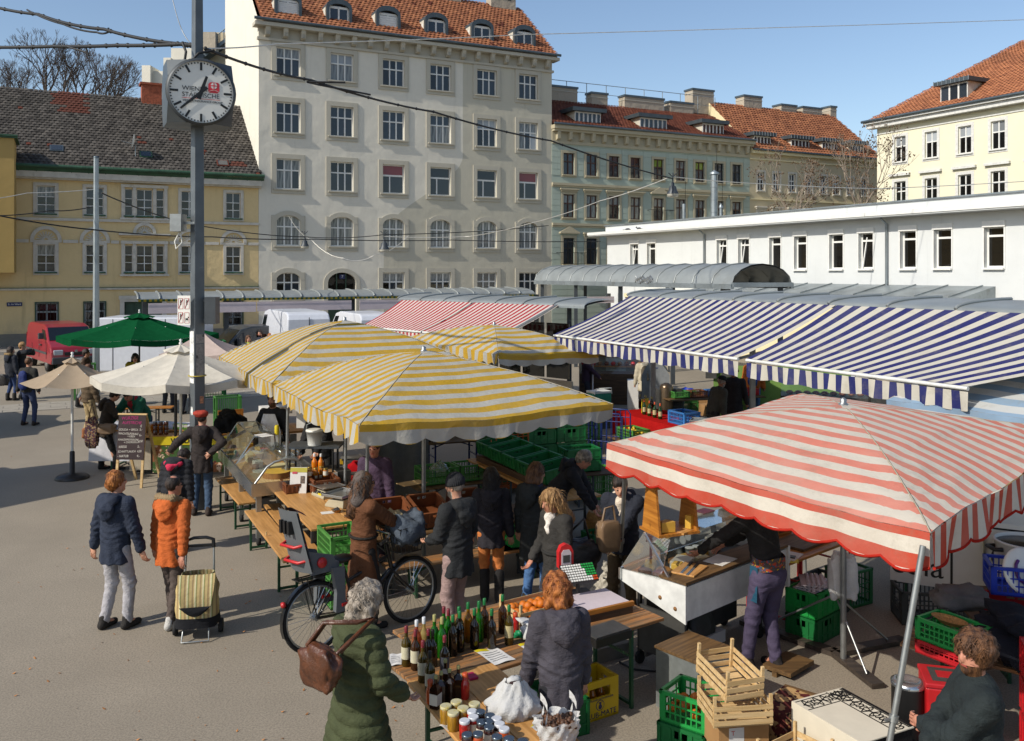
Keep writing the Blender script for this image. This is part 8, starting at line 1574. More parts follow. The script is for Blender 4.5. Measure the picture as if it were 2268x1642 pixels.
# ---- red table, far goods under the blue awning
RT=Vector((2.24,19.9,0));t=thing('red_table','long table under a red cloth with bottles and a blue basket','table',RT,TAng);M_RCL=cloth('red_tablecloth','#a81d1c',.1,.1,200,.4,5);m=MB();m.bb(0,4.6,0,1.1,.76,.8,M_RCL);m.build('tabletop',t);m=MB();m.grid(30,4,lambda i,j: (Vector((4.6*i,-.01-.03*j*math.sin(i*40),.8-.7*j)),(0.,0.)),M_RCL);m.build('cloth',t)
def onR(x,y,z=.8): return RT-ax_*x+bx_*y+Vector((0,0,z))
for i in range(4): bottle(('leftmost','second','third','rightmost')[i]+' green bottle with orange label on the red table',onR(.7+i*.22,.35-.02*i),.045,.33,bglass('bottle_deep_green','#143a14',.2) if i == 0 else bpy.data.materials['bottle_deep_green'],C_ORA,M_LABY,.34,'green bottles on the red table')
for i in range(5): bottle(('first','second','third','fourth','fifth')[i]+' dark bottle at the back left of the red table',onR(-.1+i*.12,.8+.05*(i % 2)),.038,.31,B_DARK,C_COR,None,.34,'dark bottles on the red table')
m=MB();m.bb(-.12,.12,-.006,.006,0,.3,M_YLB);tag(m.build('price_card',None,loc=onR(.45,.55),rz=TAng+PI/2+.3),'yellow price card standing on the red table','sign')
crate('light blue wire basket on the red table',onR(1.75,.2),TAng,M_LBCR,.55,.4,.26,'lattice');scale('steel scale with square pan on the red table',onR(2.6,.35),TAng-.8,True,'far scales')
for i in range(2): crate(('left' if not i else 'right')+' green crate of lemons below the red table',onR(.9+i*1.25,-.5,.42),TAng,M_GOL,.62,.42,.22,'lattice','lemon crates below the red table')
M_LEMN=mk('lemon','#b59a1c',.45)
for i in range(2):
 m=MB();[m.ball((rnd.uniform(.05,.55),rnd.uniform(.05,.36),rnd.uniform(.08,.2)),(.04,.03,.03),M_LEMN,6) for _ in range(26)];o=m.build('lemons',None,loc=onR(.9+i*1.25,-.5,.42),rz=TAng);tag(o,('left' if not i else 'right')+' heap of yellow lemons in a green crate','lemons');o['kind']='stuff'
beer_table('low plank shelf with lemon crates below the red table',onR(.5,-.6,0),TAng,3.2,.6,.4,W_BROWN,'bench',2,M_POLED)
M_TEAL=mk('cooler_teal','#0f7a62',.45);t=thing('cool_box','teal cool box with white handle behind the far yellow umbrella','cool box',onR(-2.3,1.1,.45),TH);m=MB();m.bb(-.25,.25,-.18,.18,0,.42,M_TEAL);m.build('box_body',t,bevel=.02);m=MB();m.bb(-.26,.26,-.19,.19,.42,.47,M_DIAL);m.build('lid',t);m=MB();m.tube([(-.25,-.19,.4),(-.22,-.22,.55),(.22,-.22,.55),(.25,-.19,.4)],.014,M_DIAL,6);m.build('handle',t)
m=MB();m.bb(-.3,.3,-.25,.25,0,.45,M_DKG);tag(m.build('box',None,loc=onR(-2.3,1.1,0),rz=TH),'dark box under the teal cool box','box')
M_LIME=cloth('lime_tarp','#71904c',.06,.15,200,.3,3);lm=W(0,0,0) if False else None
t=thing('tarp_wall','lime green tarp wall under the blue awning','tarp',Vector((5.0,23.6,0)),math.radians(-14));m=MB();m.grid(20,8,lambda i,j: (Vector((3.4*i+.3,.06*math.sin(i*18)*j,.1+1.35*j)),(0.,0.)),M_LIME);m.build('tarp',t)
for x,z in ((.1,1.1),(.5,1.15)): m=MB();m.bb(x,x+.28,-.08,-.06,z,z+.4,M_DKG);m.build('window_patch',t)
m=MB();m.lathe([(.17,0),(.17,.55),(.14,.62),(.05,.66)],mk('boiler_steel','#6a5a48',.3,.8),20);tag(m.build('steel_boiler',None,loc=Wp(1476,880,22.5)-Vector((0,0,.3))),'polished steel boiler beside the beige coat','boiler')
m=MB();m.bb(-.3,.3,-.3,.3,0,.95,M_DKG);tag(m.build('box',None,loc=G(1476,942),rz=.2),'dark plinth under the steel boiler','box')
m=MB();m.grid(10,10,lambda i,j: (Vector(((i-.5)*.75+.15*j*0,.2*math.sin(PI*i),1.5*j*(1-.25*(2*i-1)**2))),(0.,0.)),cloth('grey_cover','#6d7072',.1));tag(m.build('grey_cover',None,loc=G(1452,925)),'grey cloth cover standing left of the boiler','cover')
for i,(u,v,w_,h,mt,lb) in enumerate(((1505,905,.5,.35,M_BEIGE,'beige box under the lime tarp'),(1500,888,.4,.3,M_PAP,'white box on the beige one'),(1536,890,.45,.3,M_GYC,'grey tub right of the boxes'),(1590,905,.7,.3,M_CARD,'brown carton behind the black cap man'))): m=MB();m.bb(-w_/2,w_/2,-.2,.2,0,h,mt);tag(m.build('box',None,loc=G(u,v+22,.3 if i in (1,) else 0)+Vector((0,.6,0)),rz=.3),lb,'box')
lump('dark blue sack on the grey tub','sack','bag',G(1536,915)+Vector((0,.7,.35)),(.4,.3,.25),M_BCR,81,.2,18)
# far meat stall below the first blue awning
t=thing('meat_stall','far meat stall with glass front and shelves of red goods under the awning','stall',Vector((2.0,26.4,0)),math.radians(-8));m=MB();m.bb(0,2.5,0,.8,0,.9,W_DARK);m.build('counter_body',t);glass_panel(t,[(0,0,.9),(2.5,0,.9),(2.5,.2,1.35),(0,.2,1.35)])
for k in range(3): m=MB();m.bb(.05,2.4,.9,1.15,1.0+k*.35,1.04+k*.35,W_HON);m.build('shelf_board',t);m=MB();[m.ball((.15+q*.2,1.02,1.1+k*.35),(.08,.08,.07),(CH5,M_RED,CH3)[(q+k) % 3],7) for q in range(12)];m.build('sausages',t,stuff=True)
m=MB();m.bb(-.1,2.6,1.15,1.2,0,2.2,M_BEIGE);m.build('back_wall',t)
for i,(x,y,w_,h,mt,lb) in enumerate(((3.2,27.6,.7,1.5,M_BEIGE,'beige cabinet at the right end of the far meat stall'),(3.5,25.2,.5,.85,M_PAP,'white box on the floor in front of the beige cabinet'),(5.1,24.9,.6,.5,M_CARD,'flat brown carton left of the lime tarp'),(5.8,24.3,.5,.7,M_GYC,'dark grey container in front of the lime tarp'))): m=MB();m.bb(-w_/2,w_/2,-.25,.25,0,h,mt);m.bb(-w_/2+.05,w_/2-.05,-.257,-.25,.1,h-.1,M_DORW if mt is M_BEIGE else mt);tag(m.build('box',None,loc=(x,y,0),rz=-.1),lb,'box')
for i in range(3): crate(('bottom','middle','top')[i]+' olive crate of the pile under the blue awning',Vector((4.3,23.2,.26*i)),.3,M_GOL,.6,.4,.25,'lattice','olive crate pile under the awning')
beer_table('long goods table below the blue awning',Vector((3.9,21.9,0)),TAng+PI/2-.2,2.6,.8,.75,W_BROWN,n=2,leg=M_POLED)
for i in range(5): crate(('first','second','third','fourth','fifth')[i]+' small crate of produce on the long goods table',Vector((4.05,22.05,.76))+Matrix.Rotation(TAng+PI/2-.2,3,'Z') @ Vector((i*.48,.1,0)),TAng+PI/2-.2,(M_GOL,M_BRC,M_LBCR,M_GOL,M_RCR)[i],.42,.36,.16,'lattice','produce crates on the goods table')
# butcher display counter at the right end of the awning
bc=G(1745,905);t=thing('butcher_counter','dark glass fronted butcher counter under the blue awning','counter',Vector((6.4,21.3,0)),math.radians(-16));m=MB();m.bb(0,2.6,0,.8,0,.95,M_DKG);m.build('counter_body',t);glass_panel(t,[(0,0,.95),(2.6,0,.95),(2.6,.25,1.35),(0,.25,1.35)]);m=MB();m.bb(-.03,2.63,.2,.6,1.35,1.39,M_BEIGE);m.build('top_shelf',t);m=MB();[m.ball((.2+k*.2,.35,1.0),(.09,.14,.05),CH5,8) for k in range(11)];m.build('meat',t,stuff=True)
# hand truck beside the beige coat lady
ht=thing('hand_truck','blue tubular hand truck with red grips beside the beige coat','hand truck',G(1432,918)+Vector((.12,-.3,0)),-.1);m=MB()
for x in (-.2,.2): m.tube([(x,0,.1),(x,-.02,1.2),(x*.8,-.02,1.3)],.018,M_BLUEP,7);m.tube([(x,0,.45),(x,-.01,.75)],.024,M_RED,7)
m.tube([(-.16,-.02,1.3),(.16,-.02,1.3)],.018,M_BLUEP,7);m.bar((-.2,0,.5),(.2,0,.5),.03,.03,M_BLUEP);m.bar((-.2,0,.85),(.2,0,.85),.03,.03,M_BLUEP);m.build('frame',ht)
for x in (-.24,.24): m=MB();m.lathe([(.04,-.03),(.12,-.03),(.13,0),(.12,.03),(.04,.03)],M_RUB,16,TR(x,0,.13) @ Matrix.Rotation(PI/2,4,'Y'));m.build('wheel',ht)
# off-frame parasol inferred from its shadow; unseen truck added to cast the broad shade
parasol('dark green parasol standing outside the left edge of the picture',Vector((-16.2,20.6,0)),2.6,10,2.2,2.7,G_CAN,M_POLED,.3,.1,None)
t=thing('shade_truck','unseen white truck added outside the left picture edge to cast shade','truck',Vector((-15.2,8.5,0)),math.radians(55));m=MB();m.bb(0,6.5,0,2.4,.6,4.3,M_VWHITE);m.build('box_body',t);m=MB();m.bb(6.6,7.6,.1,2.3,.5,2.4,M_VWHITE);m.build('cab',t)
for x in (1,5.2,7.1):
 for y in (.2,2.2): m=MB();m.lathe([(.2,-.12),(.42,-.12),(.45,0),(.42,.12),(.2,.12)],M_RUB,16,TR(x,y,.45) @ Matrix.Rotation(PI/2,4,'X'));m.build('wheel',t)
# ================================================================ PEOPLE AND THE DOG
A_=lambda *v: np.array(v,np.float32)
def cap(a,b,ra,rb,k=.03,fl=1.,fw=None,sub=False): return ('c',np.array(a,np.float32),np.array(b,np.float32),ra,rb,k,fl,fw,sub)
def ell(c,r,k=.03,R=None,sub=False): return ('e',np.array(c,np.float32),np.array(r,np.float32),R,0,k,1.,None,sub)
def sdf_mesh(prims,h,cuts=(),disp=None):
 lo=np.full(3,9e9);hi=-lo
 for p in prims:
  if p[8]: continue
  if p[0] == 'c': r=max(p[3],p[4]);lo=np.minimum(lo,np.minimum(p[1],p[2])-r);hi=np.maximum(hi,np.maximum(p[1],p[2])+r)
  else: r=p[2].max();lo=np.minimum(lo,p[1]-r);hi=np.maximum(hi,p[1]+r)
 lo -= 3*h+.03;hi += 3*h+.03;n=np.ceil((hi-lo)/h).astype(int)+1;phi=np.full(n,.5,np.float32);ax=[(lo[i]+h*np.arange(n[i])).astype(np.float32) for i in range(3)]
 for kd,a,b,ra,rb,k,fl,fw,sub in prims:
  if kd == 'c': r=max(ra,rb);l,u=np.minimum(a,b)-r,np.maximum(a,b)+r
  else: r=float(b.max());l,u=a-r,a+r
  mg=k+2.5*h;i0=np.clip(((l-mg-lo)/h).astype(int),0,n-1);i1=np.clip(((u+mg-lo)/h).astype(int)+2,1,n);sl=tuple(slice(i0[q],i1[q]) for q in range(3))
  X=ax[0][sl[0]][:,None,None];Y=ax[1][sl[1]][None,:,None];Z=ax[2][sl[2]][None,None,:]
  if kd == 'c':
   ba=b-a;L2=float(ba@ba)+1e-9;t=np.clip(((X-a[0])*ba[0]+(Y-a[1])*ba[1]+(Z-a[2])*ba[2])/L2,0,1);dx,dy,dz=X-a[0]-t*ba[0],Y-a[1]-t*ba[1],Z-a[2]-t*ba[2]
   if fl != 1: c=(dx*fw[0]+dy*fw[1]+dz*fw[2])*(1/fl-1);dx,dy,dz=dx+fw[0]*c,dy+fw[1]*c,dz+fw[2]*c
   d=np.sqrt(dx*dx+dy*dy+dz*dz)-(ra+(rb-ra)*t)
   if fl != 1: d=d*(.5+.5*fl)
  else:
   dx,dy,dz=X-a[0],Y-a[1],Z-a[2]
   if ra is not None: q=[dx*ra[0][i]+dy*ra[1][i]+dz*ra[2][i] for i in range(3)]
   else: q=[dx,dy,dz]
   e=np.sqrt((q[0]/b[0])**2+(q[1]/b[1])**2+(q[2]/b[2])**2);d=(e-1)*float(b.min())
  o=phi[sl]
  if sub: phi[sl]=np.maximum(o,-d)
  else: w_=np.clip(.5+.5*(o-d)/k,0,1);phi[sl]=o*(1-w_)+d*w_-k*w_*(1-w_)
 for nv,off in cuts: phi=np.maximum(phi,ax[0][:,None,None]*nv[0]+ax[1][None,:,None]*nv[1]+ax[2][None,None,:]*nv[2]-off)
 s=phi < 0;cs=[s[i:n[0]-1+i,j:n[1]-1+j,k:n[2]-1+k] for i in (0,1) for j in (0,1) for k in (0,1)];su=sum(c.astype(np.int8) for c in cs);act=np.nonzero((su > 0) & (su < 8))
 co=np.stack([phi[act[0]+i,act[1]+j,act[2]+k] for i in (0,1) for j in (0,1) for k in (0,1)],1);P=np.zeros((len(co),3));cnt=np.zeros(len(co));of=[(i,j,k) for i in (0,1) for j in (0,1) for k in (0,1)]
 for q in range(8):
  for axn,st in ((0,4),(1,2),(2,1)):
   if of[q][axn]: continue
   f0,f1=co[:,q],co[:,q+st];m=(f0 < 0) != (f1 < 0);t=np.where(m,f0/np.where(m,f0-f1,1),0)
   for c in range(3): P[:,c] += np.where(m,of[q][c]+(t if c == axn else 0),0)
   cnt += m
 P /= cnt[:,None];g=np.stack([co[:,[4,5,6,7]].sum(1)-co[:,:4].sum(1),co[:,[2,3,6,7]].sum(1)-co[:,[0,1,4,5]].sum(1),co[:,[1,3,5,7]].sum(1)-co[:,[0,2,4,6]].sum(1)],1);g /= np.linalg.norm(g,axis=1)[:,None]+1e-9
 V=(P+np.stack(act,1))*h+lo
 if disp is not None: V=V+g*disp(V)[:,None]
 ids=np.full(n-1,-1,np.int64);ids[act]=np.arange(len(V));F_=[]
 for axn in range(3):
  b_,c_=(axn+1) % 3,(axn+2) % 3;sh=[slice(1,n[i]-1) for i in range(3)];sh[axn]=slice(0,n[axn]-1);s2=list(sh);s2[axn]=slice(1,n[axn]);x=s[tuple(sh)] != s[tuple(s2)];I=np.stack(np.nonzero(x),1)
  I[:,b_] += 1;I[:,c_] += 1;ins=s[I[:,0],I[:,1],I[:,2]]
  def at(db,dc): J=I.copy();J[:,b_] += db;J[:,c_] += dc;return ids[J[:,0],J[:,1],J[:,2]]
  q=np.stack([at(-1,-1),at(0,-1),at(0,0),at(-1,0)],1);q[~ins]=q[~ins][:,::-1];F_.append(q)
 return V,np.concatenate(F_)
def np_obj(name,V,Fq,mats,parent,mi=None,extra=None,label=None):
 if extra:
  for ev,ef in extra: Fq=np.concatenate([Fq,np.array(ef)+len(V)]);mi=None if mi is None else np.concatenate([mi,np.zeros(len(ef),np.int32)]);V=np.concatenate([V,np.array(ev)])
 me=bpy.data.meshes.new(name);me.vertices.add(len(V));me.vertices.foreach_set('co',V.astype(np.float32).ravel());me.loops.add(Fq.size);me.loops.foreach_set('vertex_index',Fq.astype(np.int32).ravel());me.polygons.add(len(Fq));me.polygons.foreach_set('loop_start',np.arange(0,Fq.size,4,dtype=np.int32))
 for m in mats: me.materials.append(m)
 if mi is not None: me.polygons.foreach_set('material_index',mi.astype(np.int32))
 me.polygons.foreach_set('use_smooth',np.ones(len(Fq),bool));me.update(calc_edges=True);o=bpy.data.objects.new(name,me);COL.objects.link(o);o.parent=parent
 if label: o['label']=label
 return o
def tubeq(pts,rr,n=6):
 m=MB();m.tube(pts,rr,M_SKIN[0],n);q=[f for f in m.f if len(f) == 4];e=pts[-1];i=len(m.v);return m.v,q+[[len(m.v)-n+a,len(m.v)-n+(a+1) % n,len(m.v)-n+(a+2) % n,len(m.v)-n+(a+3) % n] for a in (0,3)]
def skin_mat(nm,c): t=NT(nm);co=t.obj();cc=t.mix(t.ramp(t.noise(co,22,3),.35,.7),lin(c),mul(lin(c),.8));return t.end(t.pbsdf(cc,.5,0,t.bump(t.noise(co,300,2),.1,.002),.35))
M_SKIN=[skin_mat('skin_fair','#c08e74'),skin_mat('skin_rosy','#b57d66'),skin_mat('skin_tan','#a06c50')]
M_EYE=mk('eye','#3a2a24',.3);M_LIP=mk('lip','#93453e',.5)
def hairm(nm,c,c2): t=NT(nm);co=t.obj();cc=t.mix(t.ramp(t.noise(co,26,4,.7,(1,1,.22)),.35,.65),lin(c),lin(c2));return t.end(t.pbsdf(cc,.55,0,t.bump(t.noise(co,60,4,.7,(1,1,.2)),.7,.02),.4))
HAIR={'ginger': hairm('hair_ginger','#6e3d18','#a86a30'),'dark': hairm('hair_dark','#15100d','#33261f'),'brown': hairm('hair_brown','#3a2415','#69462a'),'grey': hairm('hair_grey','#6a6054','#a3988a'),'blond': hairm('hair_blond','#6a4a28','#a58152'),'black': hairm('hair_black','#0c0a0a','#221d1c'),'red': hairm('hair_red','#6a3518','#a8662e')}
def ik(a,b,l1,l2,hint):
 d=b-a;L=min(np.linalg.norm(d),(l1+l2)*.999);u=d/(np.linalg.norm(d)+1e-9);b=a+u*L;x=(l1*l1-l2*l2+L*L)/(2*L);h=math.sqrt(max(0,l1*l1-x*x));w_=hint-u*(hint@u);w_=w_/(np.linalg.norm(w_)+1e-9);return a+u*x+w_*h,b
_ct={}
def fab(c,pat=None):
 if isinstance(c,str):
  if c not in _ct: q=lin(c);_ct[c]=cloth('cloth_'+c.lstrip('#'),tuple(x*1.25+.009 for x in q),.16,0,260,.6,12)
  return _ct[c]
 return c
pno=[0]
def person(label,loc,face,ht=1.7,lean=0,yaw=0,pitch=0,rh=None,lh=None,feet=None,hair=('brown','short'),top=('#202430','coat',.62),quilt=0,legs='#30343c',shoe='#151413',boots=0,skin=0,hood=None,hat=None,scarf=None,fur=None,beard=None,belt=None,rhint=None,lhint=None,slim=1.,group=None,apron=None,glasses=False,dz=0,flare=1.,pack=None,hood_up=False):
 pno[0] += 1;rg=np.random.RandomState(pno[0]);k=ht/1.72;Y=loc[1];h=.0115 if Y < 11 else (.015 if Y < 16 else (.021 if Y < 22 else .03));h /= k
 t=thing('person',label,'person',(loc[0],loc[1],dz),-math.radians(face),group);t.scale=(k,k,k);la=math.radians(lean)
 u=A_(0,math.sin(la),math.cos(la));f=A_(0,math.cos(la),-math.sin(la));X=A_(1,0,0);P0=A_(0,-.12*math.sin(la),.93);CH=P0+u*.34;NK=P0+u*.52;sw=.172*slim
 ha=la*.6+math.radians(pitch);ya=-math.radians(yaw);hu=A_(0,math.sin(ha),math.cos(ha));hf0=A_(0,math.cos(ha),-math.sin(ha));hf=hf0*math.cos(ya)-X*math.sin(ya);hr=np.cross(hf,hu);HC=NK+hu*.165+f*.02;R3=[hr,hf,hu];R=np.array(R3)
 Rm=[[R3[j][i] for j in range(3)] for i in range(3)]
 SH=[P0+u*.475+X*(s*sw) for s in (-1,1)];HN=[lh,rh];EL=[];WR=[]
 for i,s in enumerate((-1,1)):
  tg=np.array(HN[i],np.float32) if HN[i] is not None else P0+A_(s*(.27*slim),.05+.1*math.sin(la),-.12);hint=(rhint if s > 0 else lhint);hint=np.array(hint,np.float32) if hint is not None else A_(s*.5,-.9,-.3);e,w_=ik(SH[i],tg,.285,.255,hint);EL.append(e);WR.append(w_)
 ft=feet or ((-.1,-.03),(.1,.06));HP=[P0+A_(s*.09,0,-.03) for s in (-1,1)];KN=[];AN=[]
 for i in (0,1): a=A_(ft[i][0],ft[i][1],.09);e,w_=ik(HP[i],a,.42,.405,A_(0,1,0));KN.append(e);AN.append(w_)
 H=lambda x,y,z: HC+hr*x+hf*y+hu*z
 pr=[cap(P0-u*.02,P0+u*.18,.125,.118,.05,.75,f),cap(P0+u*.2,CH+u*.05,.12,.135,.06,.72,f),cap(CH,NK,.05,.055,.05),cap(NK-u*.03,HC-hu*.03,.055,.052,.02)]
 pr += [ell(H(0,-.012,.03),(.075,.092,.092),.03,R),ell(H(0,.03,-.045),(.056,.062,.07),.04,R),ell(H(0,.098,-.012),(.011,.016,.02),.012,R),ell(H(0,.095,.008),(.008,.012,.03),.012,R),ell(H(0,.07,-.09),(.022,.02,.016),.02,R)]
 for s in (-1,1): pr += [ell(H(s*.076,-.005,-.005),(.009,.02,.032),.008,R),ell(H(s*.03,.085,.012),(.018,.012,.012),.01,R,True) if h < .013 else ell(H(s*.03,.075,.012),(.01,.01,.01),.01,R),ell(H(s*.03,.077,.01),(.014,.013,.012),.004,R)]
 ex=[]
 for i,s in enumerate((-1,1)):
  pr += [cap(SH[i],EL[i],.052,.042,.04),cap(EL[i],WR[i],.041,.029,.02)];d=WR[i]-EL[i];d=d/(np.linalg.norm(d)+1e-9);side=np.cross(d,A_(0,1,0) if abs(d[1]) < .8 else A_(0,0,1));side /= np.linalg.norm(side)+1e-9;nn=np.cross(d,side);pc=WR[i]+d*.055;pr.append(ell(pc,(.04,.045,.018),.02,[[side[0],d[0],nn[0]],[side[1],d[1],nn[1]],[side[2],d[2],nn[2]]] if False else np.array([side,d,nn]).T))
  inn=nn if (nn@A_(-s,.4,0)) > 0 else -nn;nf=6
  for q,(o,L_) in enumerate(((-.03,.07),(-.01,.08),(.01,.075),(.03,.058))):
   b=pc+d*.04+side*o;p1=b+d*L_*.45+inn*.008;p2=p1+d*L_*.3+inn*.02;p3=p2+d*L_*.12+inn*.02;ex.append(tubeq([b-d*.02,b,p1,p2,p3],[.009,.009,.0085,.0075,.006],nf))
  ts=1 if (side@A_(0,1,0)) > 0 else -1;b=pc-d*.02+side*ts*.032;ex.append(tubeq([b,b+side*ts*.022+d*.025+inn*.01,b+side*ts*.026+d*.055+inn*.018],[.011,.0095,.007],nf))
  pr += [cap(HP[i],KN[i],.078,.055,.05),cap(KN[i],AN[i],.054,.036,.03),cap(AN[i],AN[i]+A_(0,.12,-.05),.035,.03,.03)]
 V,Q_=sdf_mesh(pr,h);fc=(V[Q_].mean(1)-HC) @ R.T;mi=np.zeros(len(Q_),np.int32);fr=fc[:,1] > .05
 for s in (-1,1): mi[fr & (np.hypot(fc[:,0]-s*.03,fc[:,2]-.012) < .0075+h*.2)]=1;mi[fr & (np.abs(fc[:,0]-s*.031) < .017) & (np.abs(fc[:,2]-.037) < .003+h*.15)]=3
 mi[fr & (np.abs(fc[:,0]) < .024) & (np.abs(fc[:,2]+.052) < .006+h*.25)]=2
 HM=HAIR[hair[0]]
 if beard: mi[(fc[:,2] < -.042) & (fc[:,2] > -.13) & (fc[:,1] > .01) & ~((np.abs(fc[:,0]) < .02) & (np.abs(fc[:,2]+.052) < .008))]=3
 np_obj('body',V,Q_,[M_SKIN[skin],M_EYE,M_LIP,HM],t,mi,ex if Y < 18 else None)
 ph=rg.uniform(0,6,12)
 def folds(a):
  rdg=lambda x: 1-2*np.abs(np.sin(x))**.7
  return lambda V: a*(rdg(V[:,2]*24+V[:,0]*13+ph[0]+2.2*np.sin(V[:,1]*15+V[:,0]*9+ph[1]))*.55+rdg(V[:,0]*21-V[:,2]*15+ph[2]+1.8*np.sin(V[:,2]*13+ph[7]))*.4+np.sin(V[:,1]*36-V[:,2]*31+ph[3])*.35+np.sin(V[:,2]*61+V[:,0]*37+ph[8]+2*np.sin(V[:,0]*22))*.25)
 tc,kind,hem=top;inf={'coat': .035,'jacket': .04,'shirt': .016,'puffer': .05}[kind];TM=fab(tc)
 cl=[cap(P0+u*.1,CH+u*.06,.125*slim+inf,.138*slim+inf,.06,.78,f),cap(SH[0]-u*.03,SH[1]-u*.03,.05+inf*.6,.05+inf*.6,.05),cap(CH+u*.08,NK-u*.015,.075+inf*.5,.058+inf*.4,.05)]
 if hem < .9: cl.append(cap(P0+u*.1,A_(0,P0[1]*.4-.005,hem-.02),.13*slim+inf,(.13+.05*max(0,.9-hem)/.4)*slim*flare+inf,.06,.8,A_(0,1,0)))
 for i in (0,1): cl += [cap(SH[i],EL[i],.055+inf*.75,.046+inf*.7,.035),cap(EL[i],EL[i]+(WR[i]-EL[i])*.93,.046+inf*.7,.036+inf*.6,.02)]
 if hood and not hood_up: cl += [cap(NK+X*.085+f*.03-u*.01,NK+X*.07-f*.08+u*.02,.032,.04,.03),cap(NK-X*.085+f*.03-u*.01,NK-X*.07-f*.08+u*.02,.032,.04,.03)]
 elif not scarf: cl += [cap(NK+X*.06-f*.04,NK-X*.06-f*.04+u*.0,.035,.035,.03),cap(NK+X*.065-f*.03,NK+X*.03+f*.06-u*.02,.028,.025,.03),cap(NK-X*.065-f*.03,NK-X*.03+f*.06-u*.02,.028,.025,.03)]
 f0=folds(.0036 if kind != 'shirt' else .003)
 def fd(V):
  o=f0(V)+.0075*np.sin(np.arctan2(V[:,0],V[:,1]-P0[1])*8+ph[9]+1.2*np.sin(V[:,2]*7+ph[10]))*np.clip((1.12-V[:,2])/.4,0,1)*(np.abs(V[:,0]) < .3)
  for i in (0,1):
   for q,b_,am in ((EL[i],.016,.0065),(EL[i]*.45+SH[i]*.55,.01,.0025),(WR[i]*.75+EL[i]*.25,.006,.0035)):
    d=WR[i]-SH[i];d=d/np.linalg.norm(d);r=V-q;o=o+am*np.exp(-(r*r).sum(1)/b_)*np.sin(r@d*92+ph[11]+i*2+3.2*np.sin(r[:,0]*26+r[:,1]*21+ph[4]))
  return o+.006*np.exp(-((V[:,2]-1.06)/.07)**2)*np.sin(V[:,2]*95+3*np.sin(V[:,0]*13+ph[6]))
 dq=(lambda V: fd(V)*.45+.024*(np.abs(np.sin(PI*((V-P0)@u+.02*np.sin(V[:,0]*9))/quilt))**.45-.75)) if quilt else fd
 V,Q_=sdf_mesh(cl,h*1.1,[(A_(0,0,-1),-hem)] if hem < .9 else [(-u,-float(P0@u)-(hem-.93))],dq);cuff={'coat': 'coat','jacket': 'jacket','shirt': 'shirt','puffer': 'puffer_jacket'}[kind];np_obj(cuff,V,Q_,[TM],t)
 if hood: V,Q_=sdf_mesh([cap(NK-f*.1+X*.075+u*.01,NK-f*.1-X*.075+u*.01,.055,.055,.04),ell(NK-f*(.125+inf*.6)-u*.09,(.125,.055,.12),.04),cap(NK-f*(.13+inf*.6)-u*.1,NK-f*(.14+inf*.6)-u*.2,.06,.02,.04),cap(NK+X*.1+f*.0,NK+X*.09-f*.1,.035,.05,.03),cap(NK-X*.1+f*.0,NK-X*.09-f*.1,.035,.05,.03)],h,(),folds(.008));np_obj('hood',V,Q_,[TM],t)
 if legs:
  tr=[cap(P0-u*.03,P0+u*.06,.13*slim,.125*slim,.05,.8,f)]
  for i in (0,1): tr += [cap(HP[i],KN[i],.094*slim,.07,.04),cap(KN[i],AN[i]+A_(0,0,.0 if not boots else boots),.069,.056 if not boots else .05,.03)]
  V,Q_=sdf_mesh(tr,h*1.1,[(A_(0,0,-1),-.055)],(lambda V,g=folds(.003): g(V)+sum(.0055*np.exp(-((V-q)**2).sum(1)/b_)*np.sin((V[:,2]-q[2])*78+ph[5]+i*2+3*np.sin(V[:,0]*27+V[:,1]*22+ph[7])) for i in (0,1) for q,b_ in ((KN[i],.016),(AN[i]+A_(0,0,.06),.012),(HP[i]-A_(0,0,.06),.01)))));np_obj('trousers',V,Q_,[fab(legs)],t)
 SM=fab(shoe)
 for i in (0,1):
  a=AN[i];o=(ft[i][0]*.25);sp=[cap(a+A_(0,-.04,-.045),a+A_(o*.3,.15,-.055),.046,.038,.03,1.),cap(a+A_(0,-.01,0),a+A_(0,-.01,boots or .03),.05 if not boots else .062,.048 if not boots else .066,.03)];V,Q_=sdf_mesh(sp,h*1.1,[(A_(0,0,-1),-.004)]);np_obj('boot' if boots else 'shoe',V,Q_,[SM],t)
 hs=hair[1];hd=(lambda a: (lambda V: a*(np.sin(V[:,0]*90+ph[4]+3*np.sin(V[:,2]*25))+np.sin(V[:,1]*85+ph[5]+V[:,2]*40)+np.sin(V[:,2]*70+V[:,0]*40+ph[6]))*.5))
 if hs:
  th={'short': .014,'crop': .008,'long': .016,'bob': .02,'curly': .03,'wild': .026,'bald': .006}[hs]
  hp=[ell(H(0,-.018,.036),(.077+th,.092+th,.09+th),.02,R)]
  if hs == 'long': hp += [cap(H(0,-.07,.02),H(0,-.13,-.3),.075,.085,.05),cap(H(.06,-.04,0),H(.075,-.06,-.26),.04,.05,.04),cap(H(-.06,-.04,0),H(-.075,-.06,-.26),.04,.05,.04)]
  if hs in ('bob','curly'): hp += [cap(H(.07,-.02,0),H(.075,-.02,-.1 if hs == 'bob' else -.08),.03+th*.4,.035+th*.5,.04),cap(H(-.07,-.02,0),H(-.075,-.02,-.1 if hs == 'bob' else -.08),.03+th*.4,.035+th*.5,.04),cap(H(0,-.08,0),H(0,-.085,-.11),.06,.06,.04)]
  if hs in ('short','wild'): hp += [ell(H(0,-.05,-.02),(.078,.065,.075),.02,R)]
  if hs == 'wild': hp += [ell(H(0,.05,.1),(.06,.045,.035),.03,R)]
  hp += [ell(H(0,.098,-.03),(.066,.07,.095),.01,R,True),ell(H(0,.16,-.1),(.12,.14,.12),.01,R,True)]
  if hs == 'bald': hp.append(ell(H(0,.0,.15),(.055,.085,.06),.01,R,True))
